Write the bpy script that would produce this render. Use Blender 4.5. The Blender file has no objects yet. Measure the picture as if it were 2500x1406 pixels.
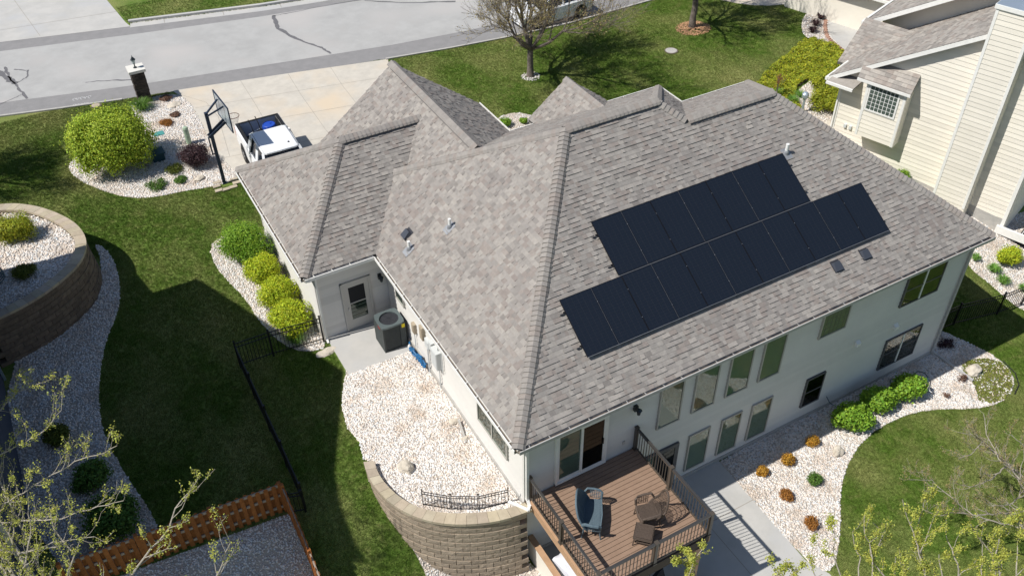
import bpy, bmesh, math, random
import numpy as np
from mathutils import Vector, Matrix, noise
random.seed(7); RNG = np.random.default_rng(7)
R_ = math.radians
scene = bpy.context.scene
COL = scene.collection

# ------------------------------------------------------------------ camera
cam_d = bpy.data.cameras.new('camera'); cam = bpy.data.objects.new('camera', cam_d); COL.objects.link(cam)
CAM = Vector((-7.4694, -13.4302, 24.3964))
cam.matrix_world = Matrix.Translation(CAM) @ Matrix.Rotation(-0.5021, 4, 'Z') @ Matrix.Rotation(0.8623, 4, 'X') @ Matrix.Rotation(-0.0158, 4, 'Z')
cam_d.sensor_width = 36; cam_d.lens = 36 * 2231.4 / 2500; cam_d.clip_start = .1; cam_d.clip_end = 2000
scene.camera = cam
# ------------------------------------------------------------------ sky, sun, exposure
SUNV = Vector((.745, -.10, -1)).normalized()          # direction the light travels
w = bpy.data.worlds.new('World'); scene.world = w; w.use_nodes = True
wn = w.node_tree.nodes; wl = w.node_tree.links; wn.clear()
sky = wn.new('ShaderNodeTexSky'); sky.sky_type = 'NISHITA'; sky.sun_disc = False
sky.sun_elevation = math.asin(-SUNV.z); sky.sun_rotation = math.atan2(-SUNV.x, -SUNV.y)
sky.air_density = 1.0; sky.dust_density = .6; sky.ozone_density = 1.0
bg = wn.new('ShaderNodeBackground'); bg.inputs['Strength'].default_value = .085
wo = wn.new('ShaderNodeOutputWorld'); wl.new(sky.outputs[0], bg.inputs[0]); wl.new(bg.outputs[0], wo.inputs[0])
sd = bpy.data.lights.new('sun', 'SUN'); sd.energy = 4.75; sd.angle = R_(.53); sd.color = (1, .965, .90)
sun = bpy.data.objects.new('sun', sd); COL.objects.link(sun); sun.location = (0, 0, 40)
sun.rotation_euler = SUNV.to_track_quat('-Z', 'Y').to_euler()
scene.view_settings.view_transform = 'Standard'; scene.view_settings.look = 'None'
scene.view_settings.gamma = 1; scene.view_settings.exposure = .12; scene.view_settings.use_curve_mapping = False

# ------------------------------------------------------------------ materials
MATS = {}
def mat(name, c1, c2=None, scale=3., rough=.8, bump=0., bscale=40., metal=0., spec=.3, attr=False, c3=None, s3=.4, detail=4.):
    """noise-mixed principled material; attr multiplies by the mesh colour attribute 'tone' (real piece-to-piece variation)"""
    m = bpy.data.materials.new(name); m.use_nodes = True; nt = m.node_tree; n = nt.nodes; l = nt.links
    p = n['Principled BSDF']; p.inputs['Roughness'].default_value = rough; p.inputs['Metallic'].default_value = metal
    p.inputs['Specular IOR Level'].default_value = spec
    geo = n.new('ShaderNodeNewGeometry'); pos = geo.outputs['Position']
    out = None
    if c2 is None and not attr and c3 is None:
        p.inputs['Base Color'].default_value = (*c1, 1)
    else:
        mx = n.new('ShaderNodeMix'); mx.data_type = 'RGBA'; mx.inputs[6].default_value = (*c1, 1); mx.inputs[7].default_value = (*(c2 or c1), 1)
        tx = n.new('ShaderNodeTexNoise'); tx.inputs['Scale'].default_value = scale; tx.inputs['Detail'].default_value = detail; tx.inputs['Roughness'].default_value = .65
        l.new(pos, tx.inputs['Vector'])
        rp = n.new('ShaderNodeMapRange'); rp.inputs[1].default_value = .35; rp.inputs[2].default_value = .65
        l.new(tx.outputs['Fac'], rp.inputs[0]); l.new(rp.outputs[0], mx.inputs[0]); out = mx.outputs[2]
        if c3 is not None:
            m3 = n.new('ShaderNodeMix'); m3.data_type = 'RGBA'; m3.inputs[7].default_value = (*c3, 1); l.new(out, m3.inputs[6])
            t3 = n.new('ShaderNodeTexNoise'); t3.inputs['Scale'].default_value = s3; t3.inputs['Detail'].default_value = 5; l.new(pos, t3.inputs['Vector'])
            r3 = n.new('ShaderNodeMapRange'); r3.inputs[1].default_value = .5; r3.inputs[2].default_value = .72
            l.new(t3.outputs['Fac'], r3.inputs[0]); l.new(r3.outputs[0], m3.inputs[0]); out = m3.outputs[2]
        if attr:
            at = n.new('ShaderNodeAttribute'); at.attribute_name = 'tone'
            mm = n.new('ShaderNodeMix'); mm.data_type = 'RGBA'; mm.blend_type = 'MULTIPLY'; mm.inputs[0].default_value = 1
            l.new(out, mm.inputs[6]); l.new(at.outputs['Color'], mm.inputs[7]); out = mm.outputs[2]
        l.new(out, p.inputs['Base Color'])
    if bump:
        tb = n.new('ShaderNodeTexNoise'); tb.inputs['Scale'].default_value = bscale; tb.inputs['Detail'].default_value = 3; l.new(pos, tb.inputs['Vector'])
        bp = n.new('ShaderNodeBump'); bp.inputs['Strength'].default_value = bump; bp.inputs['Distance'].default_value = .02
        l.new(tb.outputs['Fac'], bp.inputs['Height']); l.new(bp.outputs[0], p.inputs['Normal'])
    MATS[name] = m; return m

def leaf_mat(name, c1, c2, scale=6., trans=.35):
    m = mat(name, c1, c2, scale=scale, rough=.55, spec=.25, attr=True)
    nt = m.node_tree; n = nt.nodes; l = nt.links; p = n['Principled BSDF']
    tr = n.new('ShaderNodeBsdfTranslucent'); ms = n.new('ShaderNodeMixShader'); ms.inputs[0].default_value = trans
    src = p.inputs['Base Color'].links[0].from_socket
    l.new(src, tr.inputs['Color']); o = n['Material Output']
    l.new(p.outputs[0], ms.inputs[1]); l.new(tr.outputs[0], ms.inputs[2]); l.new(ms.outputs[0], o.inputs['Surface'])
    return m

def glass_mat(name, ior=1.75, tint=(.75, .85, .82)):
    m = bpy.data.materials.new(name); m.use_nodes = True; nt = m.node_tree; n = nt.nodes; l = nt.links; n.clear()
    fr = n.new('ShaderNodeFresnel'); fr.inputs[0].default_value = ior
    tr = n.new('ShaderNodeBsdfTransparent'); tr.inputs[0].default_value = (*tint, 1)
    gl = n.new('ShaderNodeBsdfGlossy'); gl.inputs['Roughness'].default_value = .02; gl.inputs['Color'].default_value = (.95, 1, .97, 1)
    ms = n.new('ShaderNodeMixShader'); o = n.new('ShaderNodeOutputMaterial')
    ge = n.new('ShaderNodeNewGeometry'); mu = n.new('ShaderNodeMath'); mu.operation = 'MULTIPLY'; iv = n.new('ShaderNodeMath'); iv.operation = 'SUBTRACT'; iv.inputs[0].default_value = 1
    l.new(ge.outputs['Backfacing'], iv.inputs[1]); l.new(fr.outputs[0], mu.inputs[0]); l.new(iv.outputs[0], mu.inputs[1])      # only the outer face of the pane mirrors
    l.new(mu.outputs[0], ms.inputs[0]); l.new(tr.outputs[0], ms.inputs[1]); l.new(gl.outputs[0], ms.inputs[2]); l.new(ms.outputs[0], o.inputs[0])
    MATS[name] = m; return m

M = MATS
mat('shingle', (.315, .292, .27), (.26, .24, .222), scale=9, rough=.92, bump=.5, bscale=160, spec=.1, attr=True, c3=(.265, .242, .226), s3=.5)
mat('shingle_brown', (.36, .33, .30), (.30, .275, .25), scale=7, rough=.92, bump=.5, bscale=160, spec=.1, attr=True)
mat('shingle_under', (.10, .095, .09), rough=.95)
mat('vent_black', (.035, .037, .045), rough=.7)
mat('vent_hood', (.055, .062, .08), rough=.45)
mat('flashing', (.33, .34, .36), (.27, .28, .3), scale=12, rough=.5, metal=.3)
mat('siding', (.70, .68, .645), (.665, .645, .615), scale=1.5, rough=.7, attr=True, bump=.1, bscale=60)
mat('siding_cream', (.80, .75, .66), (.77, .72, .63), scale=1.3, rough=.7, attr=True, bump=.1, bscale=60)
mat('siding_blue', (.055, .07, .105), (.045, .058, .09), scale=1.5, rough=.7, attr=True)
mat('trim_white', (.80, .79, .76), (.74, .73, .70), scale=6, rough=.5)
mat('trim_cream', (.76, .72, .64), rough=.55)
mat('trim_tan', (.50, .485, .455), rough=.6)
mat('gutter_in', (.14, .12, .10), (.22, .18, .14), scale=9, rough=.9)
mat('gutter_grey', (.46, .45, .44), (.40, .39, .38), scale=8, rough=.5)
mat('frame_tan', (.40, .385, .35), rough=.5)
mat('frame_dark', (.10, .10, .105), rough=.5)
mat('dark_room', (.012, .013, .016), rough=.9)
mat('room_mid', (.07, .08, .075), (.04, .048, .045), scale=2, rough=.9)
mat('blind', (.33, .355, .315), rough=.6)
mat('room_light', (.26, .31, .30), (.18, .22, .22), scale=1.2, rough=.9)
mat('screen', (.02, .021, .024), rough=.9)
glass_mat('glass', 1.7, (.74, .80, .76)); glass_mat('glass_dark', 1.32, (.35, .40, .42))
mat('panel_cell', (.008, .012, .020), (.011, .016, .027), scale=50, rough=.38, spec=.25)
mat('panel_frame', (.02, .02, .024), rough=.4, metal=.5)
mat('alu', (.62, .63, .66), rough=.35, metal=.8)
mat('pvc', (.78, .78, .76), rough=.45)
mat('concrete', (.56, .52, .455), (.49, .455, .40), scale=2.2, rough=.85, bump=.15, bscale=60, c3=(.60, .50, .38), s3=.35, spec=.2)
mat('concrete_grey', (.49, .475, .45), (.43, .42, .40), scale=1.2, rough=.85, bump=.15, bscale=60, c3=(.44, .44, .44), s3=.5, spec=.2)
mat('panel_seam', (.15, .16, .18), rough=.5)
mat('edge_alu', (.34, .35, .37), rough=.4, metal=.5)
mat('concrete_joint', (.30, .27, .23), rough=.9)
mat('foundation', (.45, .43, .40), (.36, .35, .33), scale=4, rough=.9, bump=.3, bscale=30)
mat('asphalt', (.42, .415, .405), (.365, .36, .352), scale=1.2, rough=.9, bump=.4, bscale=120, c3=(.45, .43, .415), s3=.3, spec=.15, detail=8)
mat('asphalt_edge', (.27, .262, .262), (.235, .23, .23), scale=2, rough=.92, bump=.4, bscale=120, spec=.15, detail=8)
mat('tar', (.12, .118, .125), (.17, .165, .17), scale=9, rough=.7)
mat('chalk', (.62, .62, .62), (.45, .45, .45), scale=30, rough=.9)
mat('soil', (.12, .095, .07), (.17, .14, .11), scale=5, rough=.95, bump=.5, bscale=40)
mat('gravel_base', (.50, .44, .38), (.38, .33, .28), scale=22, rough=.95, bump=1, bscale=30)
mat('stone', (.79, .745, .705), (.71, .665, .62), scale=8, rough=.85, attr=True, c3=(.58, .49, .41), s3=1.1)
mat('boulder', (.62, .56, .47), (.45, .40, .33), scale=5, rough=.9, bump=.8, bscale=18)
mat('block_tan', (.38, .31, .235), (.31, .25, .19), scale=7, rough=.95, bump=1, bscale=38, attr=True)
mat('block_brown', (.22, .165, .12), (.155, .118, .088), scale=7, rough=.95, bump=1, bscale=38, attr=True)
mat('cap_tan', (.47, .405, .31), (.40, .34, .26), scale=4, rough=.92, bump=.4, bscale=70, attr=True)
mat('deck_board', (.30, .20, .142), (.265, .175, .122), scale=4, rough=.7, attr=True, bump=.15, bscale=80)
mat('deck_trim', (.48, .30, .18), (.42, .26, .155), scale=4, rough=.6)
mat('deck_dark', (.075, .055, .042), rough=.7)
mat('rail_bronze', (.075, .062, .05), rough=.35, spec=.5)
mat('rail_top', (.05, .048, .046), rough=.22, spec=.6)
mat('fence_black', (.012, .012, .014), rough=.35, spec=.5)
mat('cedar', (.36, .13, .035), (.27, .09, .022), scale=8, rough=.75, attr=True, bump=.3, bscale=50)
mat('cedar_pale', (.42, .34, .27), (.34, .27, .22), scale=12, rough=.85)
mat('wicker_blue', (.12, .165, .195), (.09, .13, .16), scale=30, rough=.6, attr=True)
mat('wicker_brown', (.11, .082, .065), (.07, .052, .042), scale=30, rough=.6, attr=True)
mat('paint_white', (.80, .81, .83), rough=.25, spec=.6)
mat('car_glass', (.012, .018, .028), rough=.05, spec=.8)
mat('rubber', (.02, .02, .02), rough=.85)
mat('bed_liner', (.015, .016, .018), rough=.8)
mat('rim', (.45, .46, .48), rough=.3, metal=.8)
mat('plastic_black', (.02, .02, .022), rough=.5)
mat('plastic_blue', (.02, .07, .40), rough=.4)
mat('tail_red', (.4, .01, .01), rough=.3)
mat('lamp_lens', (.6, .6, .58), rough=.15)
mat('steel_navy', (.035, .05, .085), rough=.4, metal=.3)
mat('board_clear', (.33, .38, .42), rough=.15, spec=.6)
mat('rim_orange', (.55, .13, .06), rough=.5)
mat('net', (.6, .6, .6), rough=.9)
mat('ac_grey', (.055, .065, .065), (.045, .052, .052), scale=12, rough=.55)
mat('ac_top', (.13, .16, .165), rough=.45, metal=.3)
mat('yellow_tag', (.75, .6, .02), rough=.6)
mat('red_tag', (.35, .02, .02), rough=.6)
mat('box_grey', (.55, .57, .57), rough=.5)
mat('box_tan', (.38, .32, .24), rough=.6)
mat('hose_blue', (.02, .12, .28), rough=.5)
mat('hose_teal', (.02, .065, .085), rough=.5)
mat('brick_dark', (.085, .068, .058), (.05, .042, .038), scale=10, rough=.95, bump=.6, bscale=50, attr=True)
mat('brick_red', (.42, .25, .18), (.34, .2, .15), scale=9, rough=.9, attr=True)
mat('glass_block', (.10, .13, .11), (.05, .07, .06), scale=14, rough=.12, spec=.7)
mat('cast', (.66, .64, .59), rough=.8)
mat('lantern', (.04, .05, .055), rough=.4, metal=.5)
mat('lantern_glass', (.35, .42, .42), rough=.1)
mat('vinyl_green', (.33, .42, .31), rough=.6)
mat('teal', (.07, .27, .26), rough=.6)
mat('bark', (.20, .17, .145), (.12, .10, .085), scale=9, rough=.95, bump=1, bscale=24)
mat('bark_pale', (.40, .36, .30), (.27, .24, .20), scale=9, rough=.9, bump=.6, bscale=30)
mat('twig', (.30, .27, .22), (.20, .17, .14), scale=9, rough=.9)
mat('mulch', (.50, .30, .17), (.36, .2, .11), scale=14, rough=.95, attr=True)
mat('fabric_white', (.72, .73, .78), (.66, .67, .73), scale=3, rough=.8, bump=.3, bscale=8)
mat('fabric_dark', (.03, .032, .04), rough=.8)
mat('metal_blue', (.45, .52, .60), rough=.4, metal=.6)
leaf_mat('leaf_lime', (.46, .55, .06), (.31, .43, .04))
leaf_mat('leaf_gold', (.56, .60, .04), (.38, .50, .03))
leaf_mat('leaf_green', (.15, .27, .05), (.10, .20, .035))
leaf_mat('leaf_bright', (.30, .46, .05), (.17, .33, .03))
leaf_mat('leaf_olive', (.16, .19, .03), (.10, .13, .02))
leaf_mat('leaf_juniper', (.48, .48, .04), (.25, .32, .03))
leaf_mat('leaf_purple', (.085, .045, .050), (.035, .02, .024), trans=.15)
leaf_mat('leaf_orange', (.62, .36, .05), (.44, .22, .03))
leaf_mat('leaf_rust', (.46, .21, .05), (.34, .15, .035))
leaf_mat('leaf_brown', (.24, .14, .10), (.16, .09, .06), trans=.1)
leaf_mat('leaf_bud', (.50, .50, .11), (.38, .42, .07))
leaf_mat('leaf_tan', (.40, .32, .15), (.30, .25, .10))
leaf_mat('leaf_lowcover', (.30, .32, .07), (.20, .24, .04))
leaf_mat('leaf_daylily', (.20, .38, .08), (.14, .28, .05))

# ------------------------------------------------------------------ object helpers
BASE = {}
def tag(o, label=None, cat=None, group=None, kind=None):
    if label: o['label'] = label
    if cat: o['category'] = cat
    if group: o['group'] = group
    if kind: o['kind'] = kind
    return o
def thing(name, label, cat, loc=(0, 0, 0), rz=0., group=None):
    o = bpy.data.objects.new(name, None); COL.objects.link(o); o.location = loc; o.rotation_euler = (0, 0, rz); o.empty_display_size = .2
    BASE[o.name] = Vector(loc)
    return tag(o, label, cat, group)
def root_off(o):
    while o.parent: o = o.parent
    return BASE.get(o.name, Vector((0, 0, 0)))

class MB:
    def __init__(s): s.v = []; s.f = []; s.t = []; s.mi = []; s.cur = (1, 1, 1); s.m = 0
    def add(s, vs, fs, tone=None):
        b = len(s.v); s.v.extend([tuple(a) for a in vs])
        for f in fs: s.f.append(tuple(b + i for i in f)); s.t.append(tone or s.cur); s.mi.append(s.m)
        return s
    def box(s, x0, x1, y0, y1, z0, z1, tone=None):
        return s.add([(x0, y0, z0), (x1, y0, z0), (x1, y1, z0), (x0, y1, z0), (x0, y0, z1), (x1, y0, z1), (x1, y1, z1), (x0, y1, z1)],
              [(0, 3, 2, 1), (4, 5, 6, 7), (0, 1, 5, 4), (1, 2, 6, 5), (2, 3, 7, 6), (3, 0, 4, 7)], tone)
    def obox(s, o, a, b, c, tone=None):
        """parallelepiped: origin corner o, edge vectors a, b, c"""
        o, a, b, c = map(Vector, (o, a, b, c))
        vs = [o, o + a, o + a + b, o + b, o + c, o + a + c, o + a + b + c, o + b + c]
        fs = [(0, 3, 2, 1), (4, 5, 6, 7), (0, 1, 5, 4), (1, 2, 6, 5), (2, 3, 7, 6), (3, 0, 4, 7)]
        if a.cross(b).dot(c) < 0: fs = [f[::-1] for f in fs]
        return s.add(vs, fs, tone)
    def bar(s, p, q, wd, h=None, tone=None, up=(0, 0, 1)):
        """box beam from p to q, centred"""
        p, q = Vector(p), Vector(q); d = q - p; h = h or wd; u = Vector(up)
        if abs(d.normalized().dot(u)) > .98: u = Vector((0, 1, 0))
        sx = d.cross(u).normalized() * wd; sz = sx.cross(d).normalized() * h
        return s.obox(p - sx / 2 - sz / 2, d, sx, sz, tone)
    def tube(s, pts, r, n=6, tone=None, cap=True):
        pts = [Vector(p) for p in pts]; N = len(pts)
        rs = r if isinstance(r, (list, tuple)) else [r] * N
        vs = []; fs = []; prev = None
        for i, p in enumerate(pts):
            d = (pts[min(i + 1, N - 1)] - pts[max(i - 1, 0)]).normalized()
            if prev is None: u = d.orthogonal().normalized()
            else:
                u = prev - d * prev.dot(d); u = u.normalized() if u.length > 1e-6 else d.orthogonal().normalized()
            prev = u; v = d.cross(u)
            for k in range(n):
                a = 2 * math.pi * k / n; vs.append(p + (u * math.cos(a) + v * math.sin(a)) * rs[i])
        for i in range(N - 1):
            for k in range(n): fs.append((i * n + k, i * n + (k + 1) % n, (i + 1) * n + (k + 1) % n, (i + 1) * n + k))
        if cap: fs.append(tuple(range(n))[::-1]); fs.append(tuple((N - 1) * n + k for k in range(n)))
        return s.add(vs, fs, tone)
    def lathe(s, c, prof, n=12, tone=None):
        c = Vector(c); vs = []; fs = []
        for (r, z) in prof:
            for k in range(n): a = 2 * math.pi * k / n; vs.append(c + Vector((r * math.cos(a), r * math.sin(a), z)))
        for i in range(len(prof) - 1):
            for k in range(n): fs.append((i * n + k, i * n + (k + 1) % n, (i + 1) * n + (k + 1) % n, (i + 1) * n + k))
        fs.append(tuple(range(n))[::-1]); fs.append(tuple((len(prof) - 1) * n + k for k in range(n)))
        return s.add(vs, fs, tone)
    def prism(s, poly, z0, z1, tone=None):
        n = len(poly); vs = [(x, y, z0) for x, y in poly] + [(x, y, z1) for x, y in poly]
        fs = [tuple(range(n))[::-1], tuple(range(n, 2 * n))] + [(i, (i + 1) % n, n + (i + 1) % n, n + i) for i in range(n)]
        return s.add(vs, fs, tone)
    def extr(s, pts, vec, tone=None):
        """solid: planar polygon pts extruded by vec"""
        n = len(pts); P_ = [Vector(p) for p in pts]; v = Vector(vec)
        fs = [tuple(range(n))[::-1], tuple(range(n, 2 * n))] + [(i, (i + 1) % n, n + (i + 1) % n, n + i) for i in range(n)]
        return s.add(P_ + [p + v for p in P_], fs, tone)
    def mesh(s, name, off=Vector((0, 0, 0))):
        me = bpy.data.meshes.new(name)
        v = np.array([tuple(a) for a in s.v], dtype=np.float64) - np.array(off)
        me.from_pydata(v.tolist(), [], s.f)
        at = me.color_attributes.new('tone', 'FLOAT_COLOR', 'CORNER')
        lt = np.array([len(f) for f in s.f]); tc = np.array([(*t, 1.) for t in s.t], dtype=np.float32)
        at.data.foreach_set('color', np.repeat(tc, lt, axis=0).ravel())
        if any(s.mi): me.polygons.foreach_set('material_index', np.array(s.mi, dtype=np.int32))
        return me
    def build(s, name, mats, parent=None, local=False, smooth=False, fix=False):
        off = Vector((0, 0, 0)) if (local or parent is None) else root_off(parent)
        me = s.mesh(name, off)
        if fix:
            b = bmesh.new(); b.from_mesh(me); bmesh.ops.recalc_face_normals(b, faces=b.faces); b.to_mesh(me); b.free()
        for m in (mats if isinstance(mats, (list, tuple)) else [mats]): me.materials.append(M[m])
        if smooth: me.polygons.foreach_set('use_smooth', [True] * len(me.polygons))
        o = bpy.data.objects.new(name, me); COL.objects.link(o)
        if parent is not None: o.parent = parent
        return o
def inst(name, me, mw, parent):
    o = bpy.data.objects.new(name, me); COL.objects.link(o); o.parent = parent
    o.matrix_local = Matrix.Translation(-root_off(parent)) @ mw
    return o
def copy_thing(root, loc, rz=None, label=None):
    r = root.copy(); COL.objects.link(r); r.location = loc
    BASE[r.name] = Vector(loc)
    if rz is not None: r.rotation_euler = (0, 0, rz)
    if label: r['label'] = label
    for ch in list(root.children):
        c_ = ch.copy(); COL.objects.link(c_); c_.parent = r
        for g in ch.children:
            d = g.copy(); COL.objects.link(d); d.parent = c_
    return r
def rt(s=.06, base=1.):
    g = base * (1 + random.uniform(-s, s)); return (g, g, g)

# ------------------------------------------------------------------ terrain: height depends on y only, one profile west of the house, one east
PW = [(-90, 0), (-3, 0), (-.3, 0), (.3, .15), (1, .6), (2.2, 1.75), (3.2, 2.3), (4.2, 2.55), (9, 2.5), (14, 2.65), (17, 2.85), (26, 3.0), (34, 3.0), (140, 3.0)]
PE = [(-90, 0), (1, 0), (5, 1.0), (12, 2.6), (17, 2.85), (26, 3.0), (34, 3.0), (140, 3.0)]
def hz(x, y):
    p = PW if x < .4 else PE
    return float(np.interp(y, [a for a, b in p], [b for a, b in p]))
def hzn(x, y):
    a = np.interp(y, [a for a, b in PW], [b for a, b in PW]); b = np.interp(y, [a for a, b in PE], [b for a, b in PE])
    return np.where(x < .4, a, b)
def drape(name, poly, mtl, off=.004, parent=None, kind='structure', zf=None, thick=0.):
    """polygon laid on the ground, cut at the grade breaks so it follows them exactly"""
    bm = bmesh.new(); vs = [bm.verts.new((x, y, 0)) for x, y in poly]; bm.faces.new(vs)
    xs = [p[0] for p in poly]
    for yb in sorted({a for a, b in PW + PE}):
        g = bm.verts[:] + bm.edges[:] + bm.faces[:]
        bmesh.ops.bisect_plane(bm, geom=g, plane_co=(0, yb, 0), plane_no=(0, 1, 0))
    if min(xs) < .4 < max(xs):
        g = bm.verts[:] + bm.edges[:] + bm.faces[:]
        bmesh.ops.bisect_plane(bm, geom=g, plane_co=(.4, 0, 0), plane_no=(1, 0, 0))
    bmesh.ops.triangulate(bm, faces=bm.faces[:])
    cx = {v: v.co.x for v in bm.verts}
    for v in bm.verts: v.co.z = (zf(v.co.x, v.co.y) if zf else hz(v.co.x, v.co.y)) + off
    bmesh.ops.recalc_face_normals(bm, faces=bm.faces)
    for f in bm.faces:
        if f.normal.z < 0: f.normal_flip()
    if thick:
        r = bmesh.ops.extrude_face_region(bm, geom=bm.faces[:])
        for v in [e for e in r['geom'] if isinstance(e, bmesh.types.BMVert)]: v.co.z += thick
        bmesh.ops.recalc_face_normals(bm, faces=bm.faces)
    me = bpy.data.meshes.new(name)
    if parent is not None:
        o_ = root_off(parent)
        for v in bm.verts: v.co -= o_
    bm.to_mesh(me); bm.free(); me.materials.append(M[mtl])
    o = bpy.data.objects.new(name, me); COL.objects.link(o)
    if parent is not None: o.parent = parent
    elif kind: o['kind'] = kind
    return o
def smooth_poly(pts, closed=True, it=2):
    for _ in range(it):
        q = []; n = len(pts)
        for i in range(n if closed else n - 1):
            a, b = pts[i], pts[(i + 1) % n]
            q.append((a[0] * .75 + b[0] * .25, a[1] * .75 + b[1] * .25)); q.append((a[0] * .25 + b[0] * .75, a[1] * .25 + b[1] * .75))
        if not closed: q = [pts[0]] + q + [pts[-1]]
        pts = q
    return pts
def inpoly(x, y, poly):
    x = np.asarray(x); y = np.asarray(y); r = np.zeros(x.shape, bool); n = len(poly)
    for i in range(n):
        x1, y1 = poly[i]; x2, y2 = poly[(i + 1) % n]
        if y1 == y2: continue
        c = ((y1 > y) != (y2 > y)) & (x < (x2 - x1) * (y - y1) / (y2 - y1) + x1); r ^= c
    return r
# ================================================================== GROUND
def strip_mesh(name, x0, x1, mtl):
    ys = [a for a, b in PW]; mb = MB()
    ys = sorted({-90, -3, -.3, .3, 1, 2.2, 3.2, 4.2, 5, 9, 12, 14, 17, 26, 34, 140})
    for a, b in zip(ys[:-1], ys[1:]):
        e = 1e-4; xm = (x0 + x1) / 2
        mb.add([(x0, a, hz(xm, a)), (x1, a, hz(xm, a)), (x1, b, hz(xm, b)), (x0, b, hz(xm, b))], [(0, 1, 2, 3)])
    return mb
g = strip_mesh('lawn', -80, .399, 0); g2 = strip_mesh('lawn', .401, 110, 0)
g.v += g2.v; n0 = len(g.v) - len(g2.v); g.f += [tuple(n0 + i for i in f) for f in g2.f]; g.t += g2.t; g.mi += g2.mi
nb = len(g.v)
# riser joining the two profiles, inside the house walls
for a, b in zip([-3, -.3, .3, 1, 2.2, 3.2, 4.2, 5, 9, 12, 14], [-.3, .3, 1, 2.2, 3.2, 4.2, 5, 9, 12, 14, 17]):
    g.add([(.4, a, hz(.3, a)), (.4, b, hz(.3, b)), (.4, b, hz(.5, b)), (.4, a, hz(.5, a))], [(0, 1, 2, 3)])

def lawn_material():
    m = bpy.data.materials.new('grass'); m.use_nodes = True; nt = m.node_tree; n = nt.nodes; l = nt.links; p = n['Principled BSDF']
    p.inputs['Roughness'].default_value = .7; p.inputs['Specular IOR Level'].default_value = .15
    geo = n.new('ShaderNodeNewGeometry')
    def noise_(sc, lo, hi, det=4, st=None):
        t = n.new('ShaderNodeTexNoise'); t.inputs['Scale'].default_value = sc; t.inputs['Detail'].default_value = det; t.inputs['Roughness'].default_value = .6
        if st:
            mp = n.new('ShaderNodeMapping'); mp.inputs['Scale'].default_value = st; mp.inputs['Rotation'].default_value = (0, 0, .5); l.new(geo.outputs['Position'], mp.inputs[0]); l.new(mp.outputs[0], t.inputs['Vector'])
        else: l.new(geo.outputs['Position'], t.inputs['Vector'])
        r = n.new('ShaderNodeMapRange'); r.inputs[1].default_value = lo; r.inputs[2].default_value = hi; l.new(t.outputs['Fac'], r.inputs[0]); return r.outputs[0]
    def mix(f, a, b, blend='MIX'):
        x = n.new('ShaderNodeMix'); x.data_type = 'RGBA'; x.blend_type = blend; l.new(f, x.inputs[0]) if not isinstance(f, float) else setattr(x.inputs[0], 'default_value', f)
        for s_, i in ((a, 6), (b, 7)):
            if isinstance(s_, tuple): x.inputs[i].default_value = (*s_, 1)
            else: l.new(s_, x.inputs[i])
        return x.outputs[2]
    c = mix(noise_(1.7, .36, .64, 9), (.098, .165, .036), (.160, .215, .060))       # patches of deeper and fresher green
    c = mix(noise_(.38, .44, .68, 9, (1, .6, 1)), c, (.36, .345, .16))              # dry straw patches
    c = mix(noise_(3.2, .52, .74, 9), c, (.27, .27, .115))
    c = mix(noise_(38, .38, .68, 3), c, (.060, .105, .022))                           # blade shadow grain
    c = mix(noise_(70, .60, .78, 2), c, (.26, .27, .10))
    oi = n.new('ShaderNodeObjectInfo'); mr = n.new('ShaderNodeMapRange'); mr.inputs[3].default_value = .84; mr.inputs[4].default_value = 1.5; hs_sat = 1.12; l.new(oi.outputs['Random'], mr.inputs[0])   # blade tuft to tuft
    hs_ = n.new('ShaderNodeHueSaturation'); l.new(c, hs_.inputs['Color']); l.new(mr.outputs[0], hs_.inputs['Value']); hs_.inputs['Saturation'].default_value = hs_sat; c = hs_.outputs[0]
    l.new(c, p.inputs['Base Color'])
    t = n.new('ShaderNodeTexNoise'); t.inputs['Scale'].default_value = 45; t.inputs['Detail'].default_value = 4; l.new(geo.outputs['Position'], t.inputs['Vector'])
    b = n.new('ShaderNodeBump'); b.inputs['Strength'].default_value = .8; b.inputs['Distance'].default_value = .03; l.new(t.outputs['Fac'], b.inputs['Height']); l.new(b.outputs[0], p.inputs['Normal'])
    MATS['grass'] = m
lawn_material()
lawn = g.build('lawn', 'grass'); lawn['kind'] = 'structure'

# ---- street: near edge (asphalt meets gutter) and inner boundaries, as polylines west to east
near = [(-60, 40.5), (-35, 36.6), (-20, 33.9), (-10.1, 31.2), (-7.47, 30.5), (-4.8, 29.9), (-2.51, 29.45), (2.89, 28.35), (7.71, 27.3), (11.18, 26.72), (14.09, 26.35), (18, 26.1), (23.66, 26.3), (30, 27.0), (40, 28.8), (60, 33.5)]
nearin = [(-60, 42.1), (-35, 38.1), (-20, 35.3), (-9.95, 32.55), (-7.28, 31.85), (-3.82, 31.0), (3.33, 29.6), (8.66, 28.6), (12.87, 28.1), (20.4, 27.75), (30, 28.6), (40, 30.4), (60, 35.1)]
farin = [(-60, 48.0), (-35, 43.8), (-20, 40.9), (-9.29, 38.45), (-2.91, 36.95), (3.91, 35.55), (9.46, 34.75), (20, 34.0), (30, 34.9), (40, 36.7), (60, 41.5)]
farout = [(-60, 49.4), (-35, 45.2), (-20, 42.3), (-9.18, 39.62), (-2.67, 38.05), (4.21, 36.45), (7.45, 35.95), (20, 35.2), (30, 36.1), (40, 37.9), (60, 42.7)]
farcurb = [(x, y + .35) for x, y in farout]
drape('road', near + farout[::-1], 'asphalt_edge', .004)
drape('road_crown', nearin + farin[::-1], 'asphalt', .009)
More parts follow.
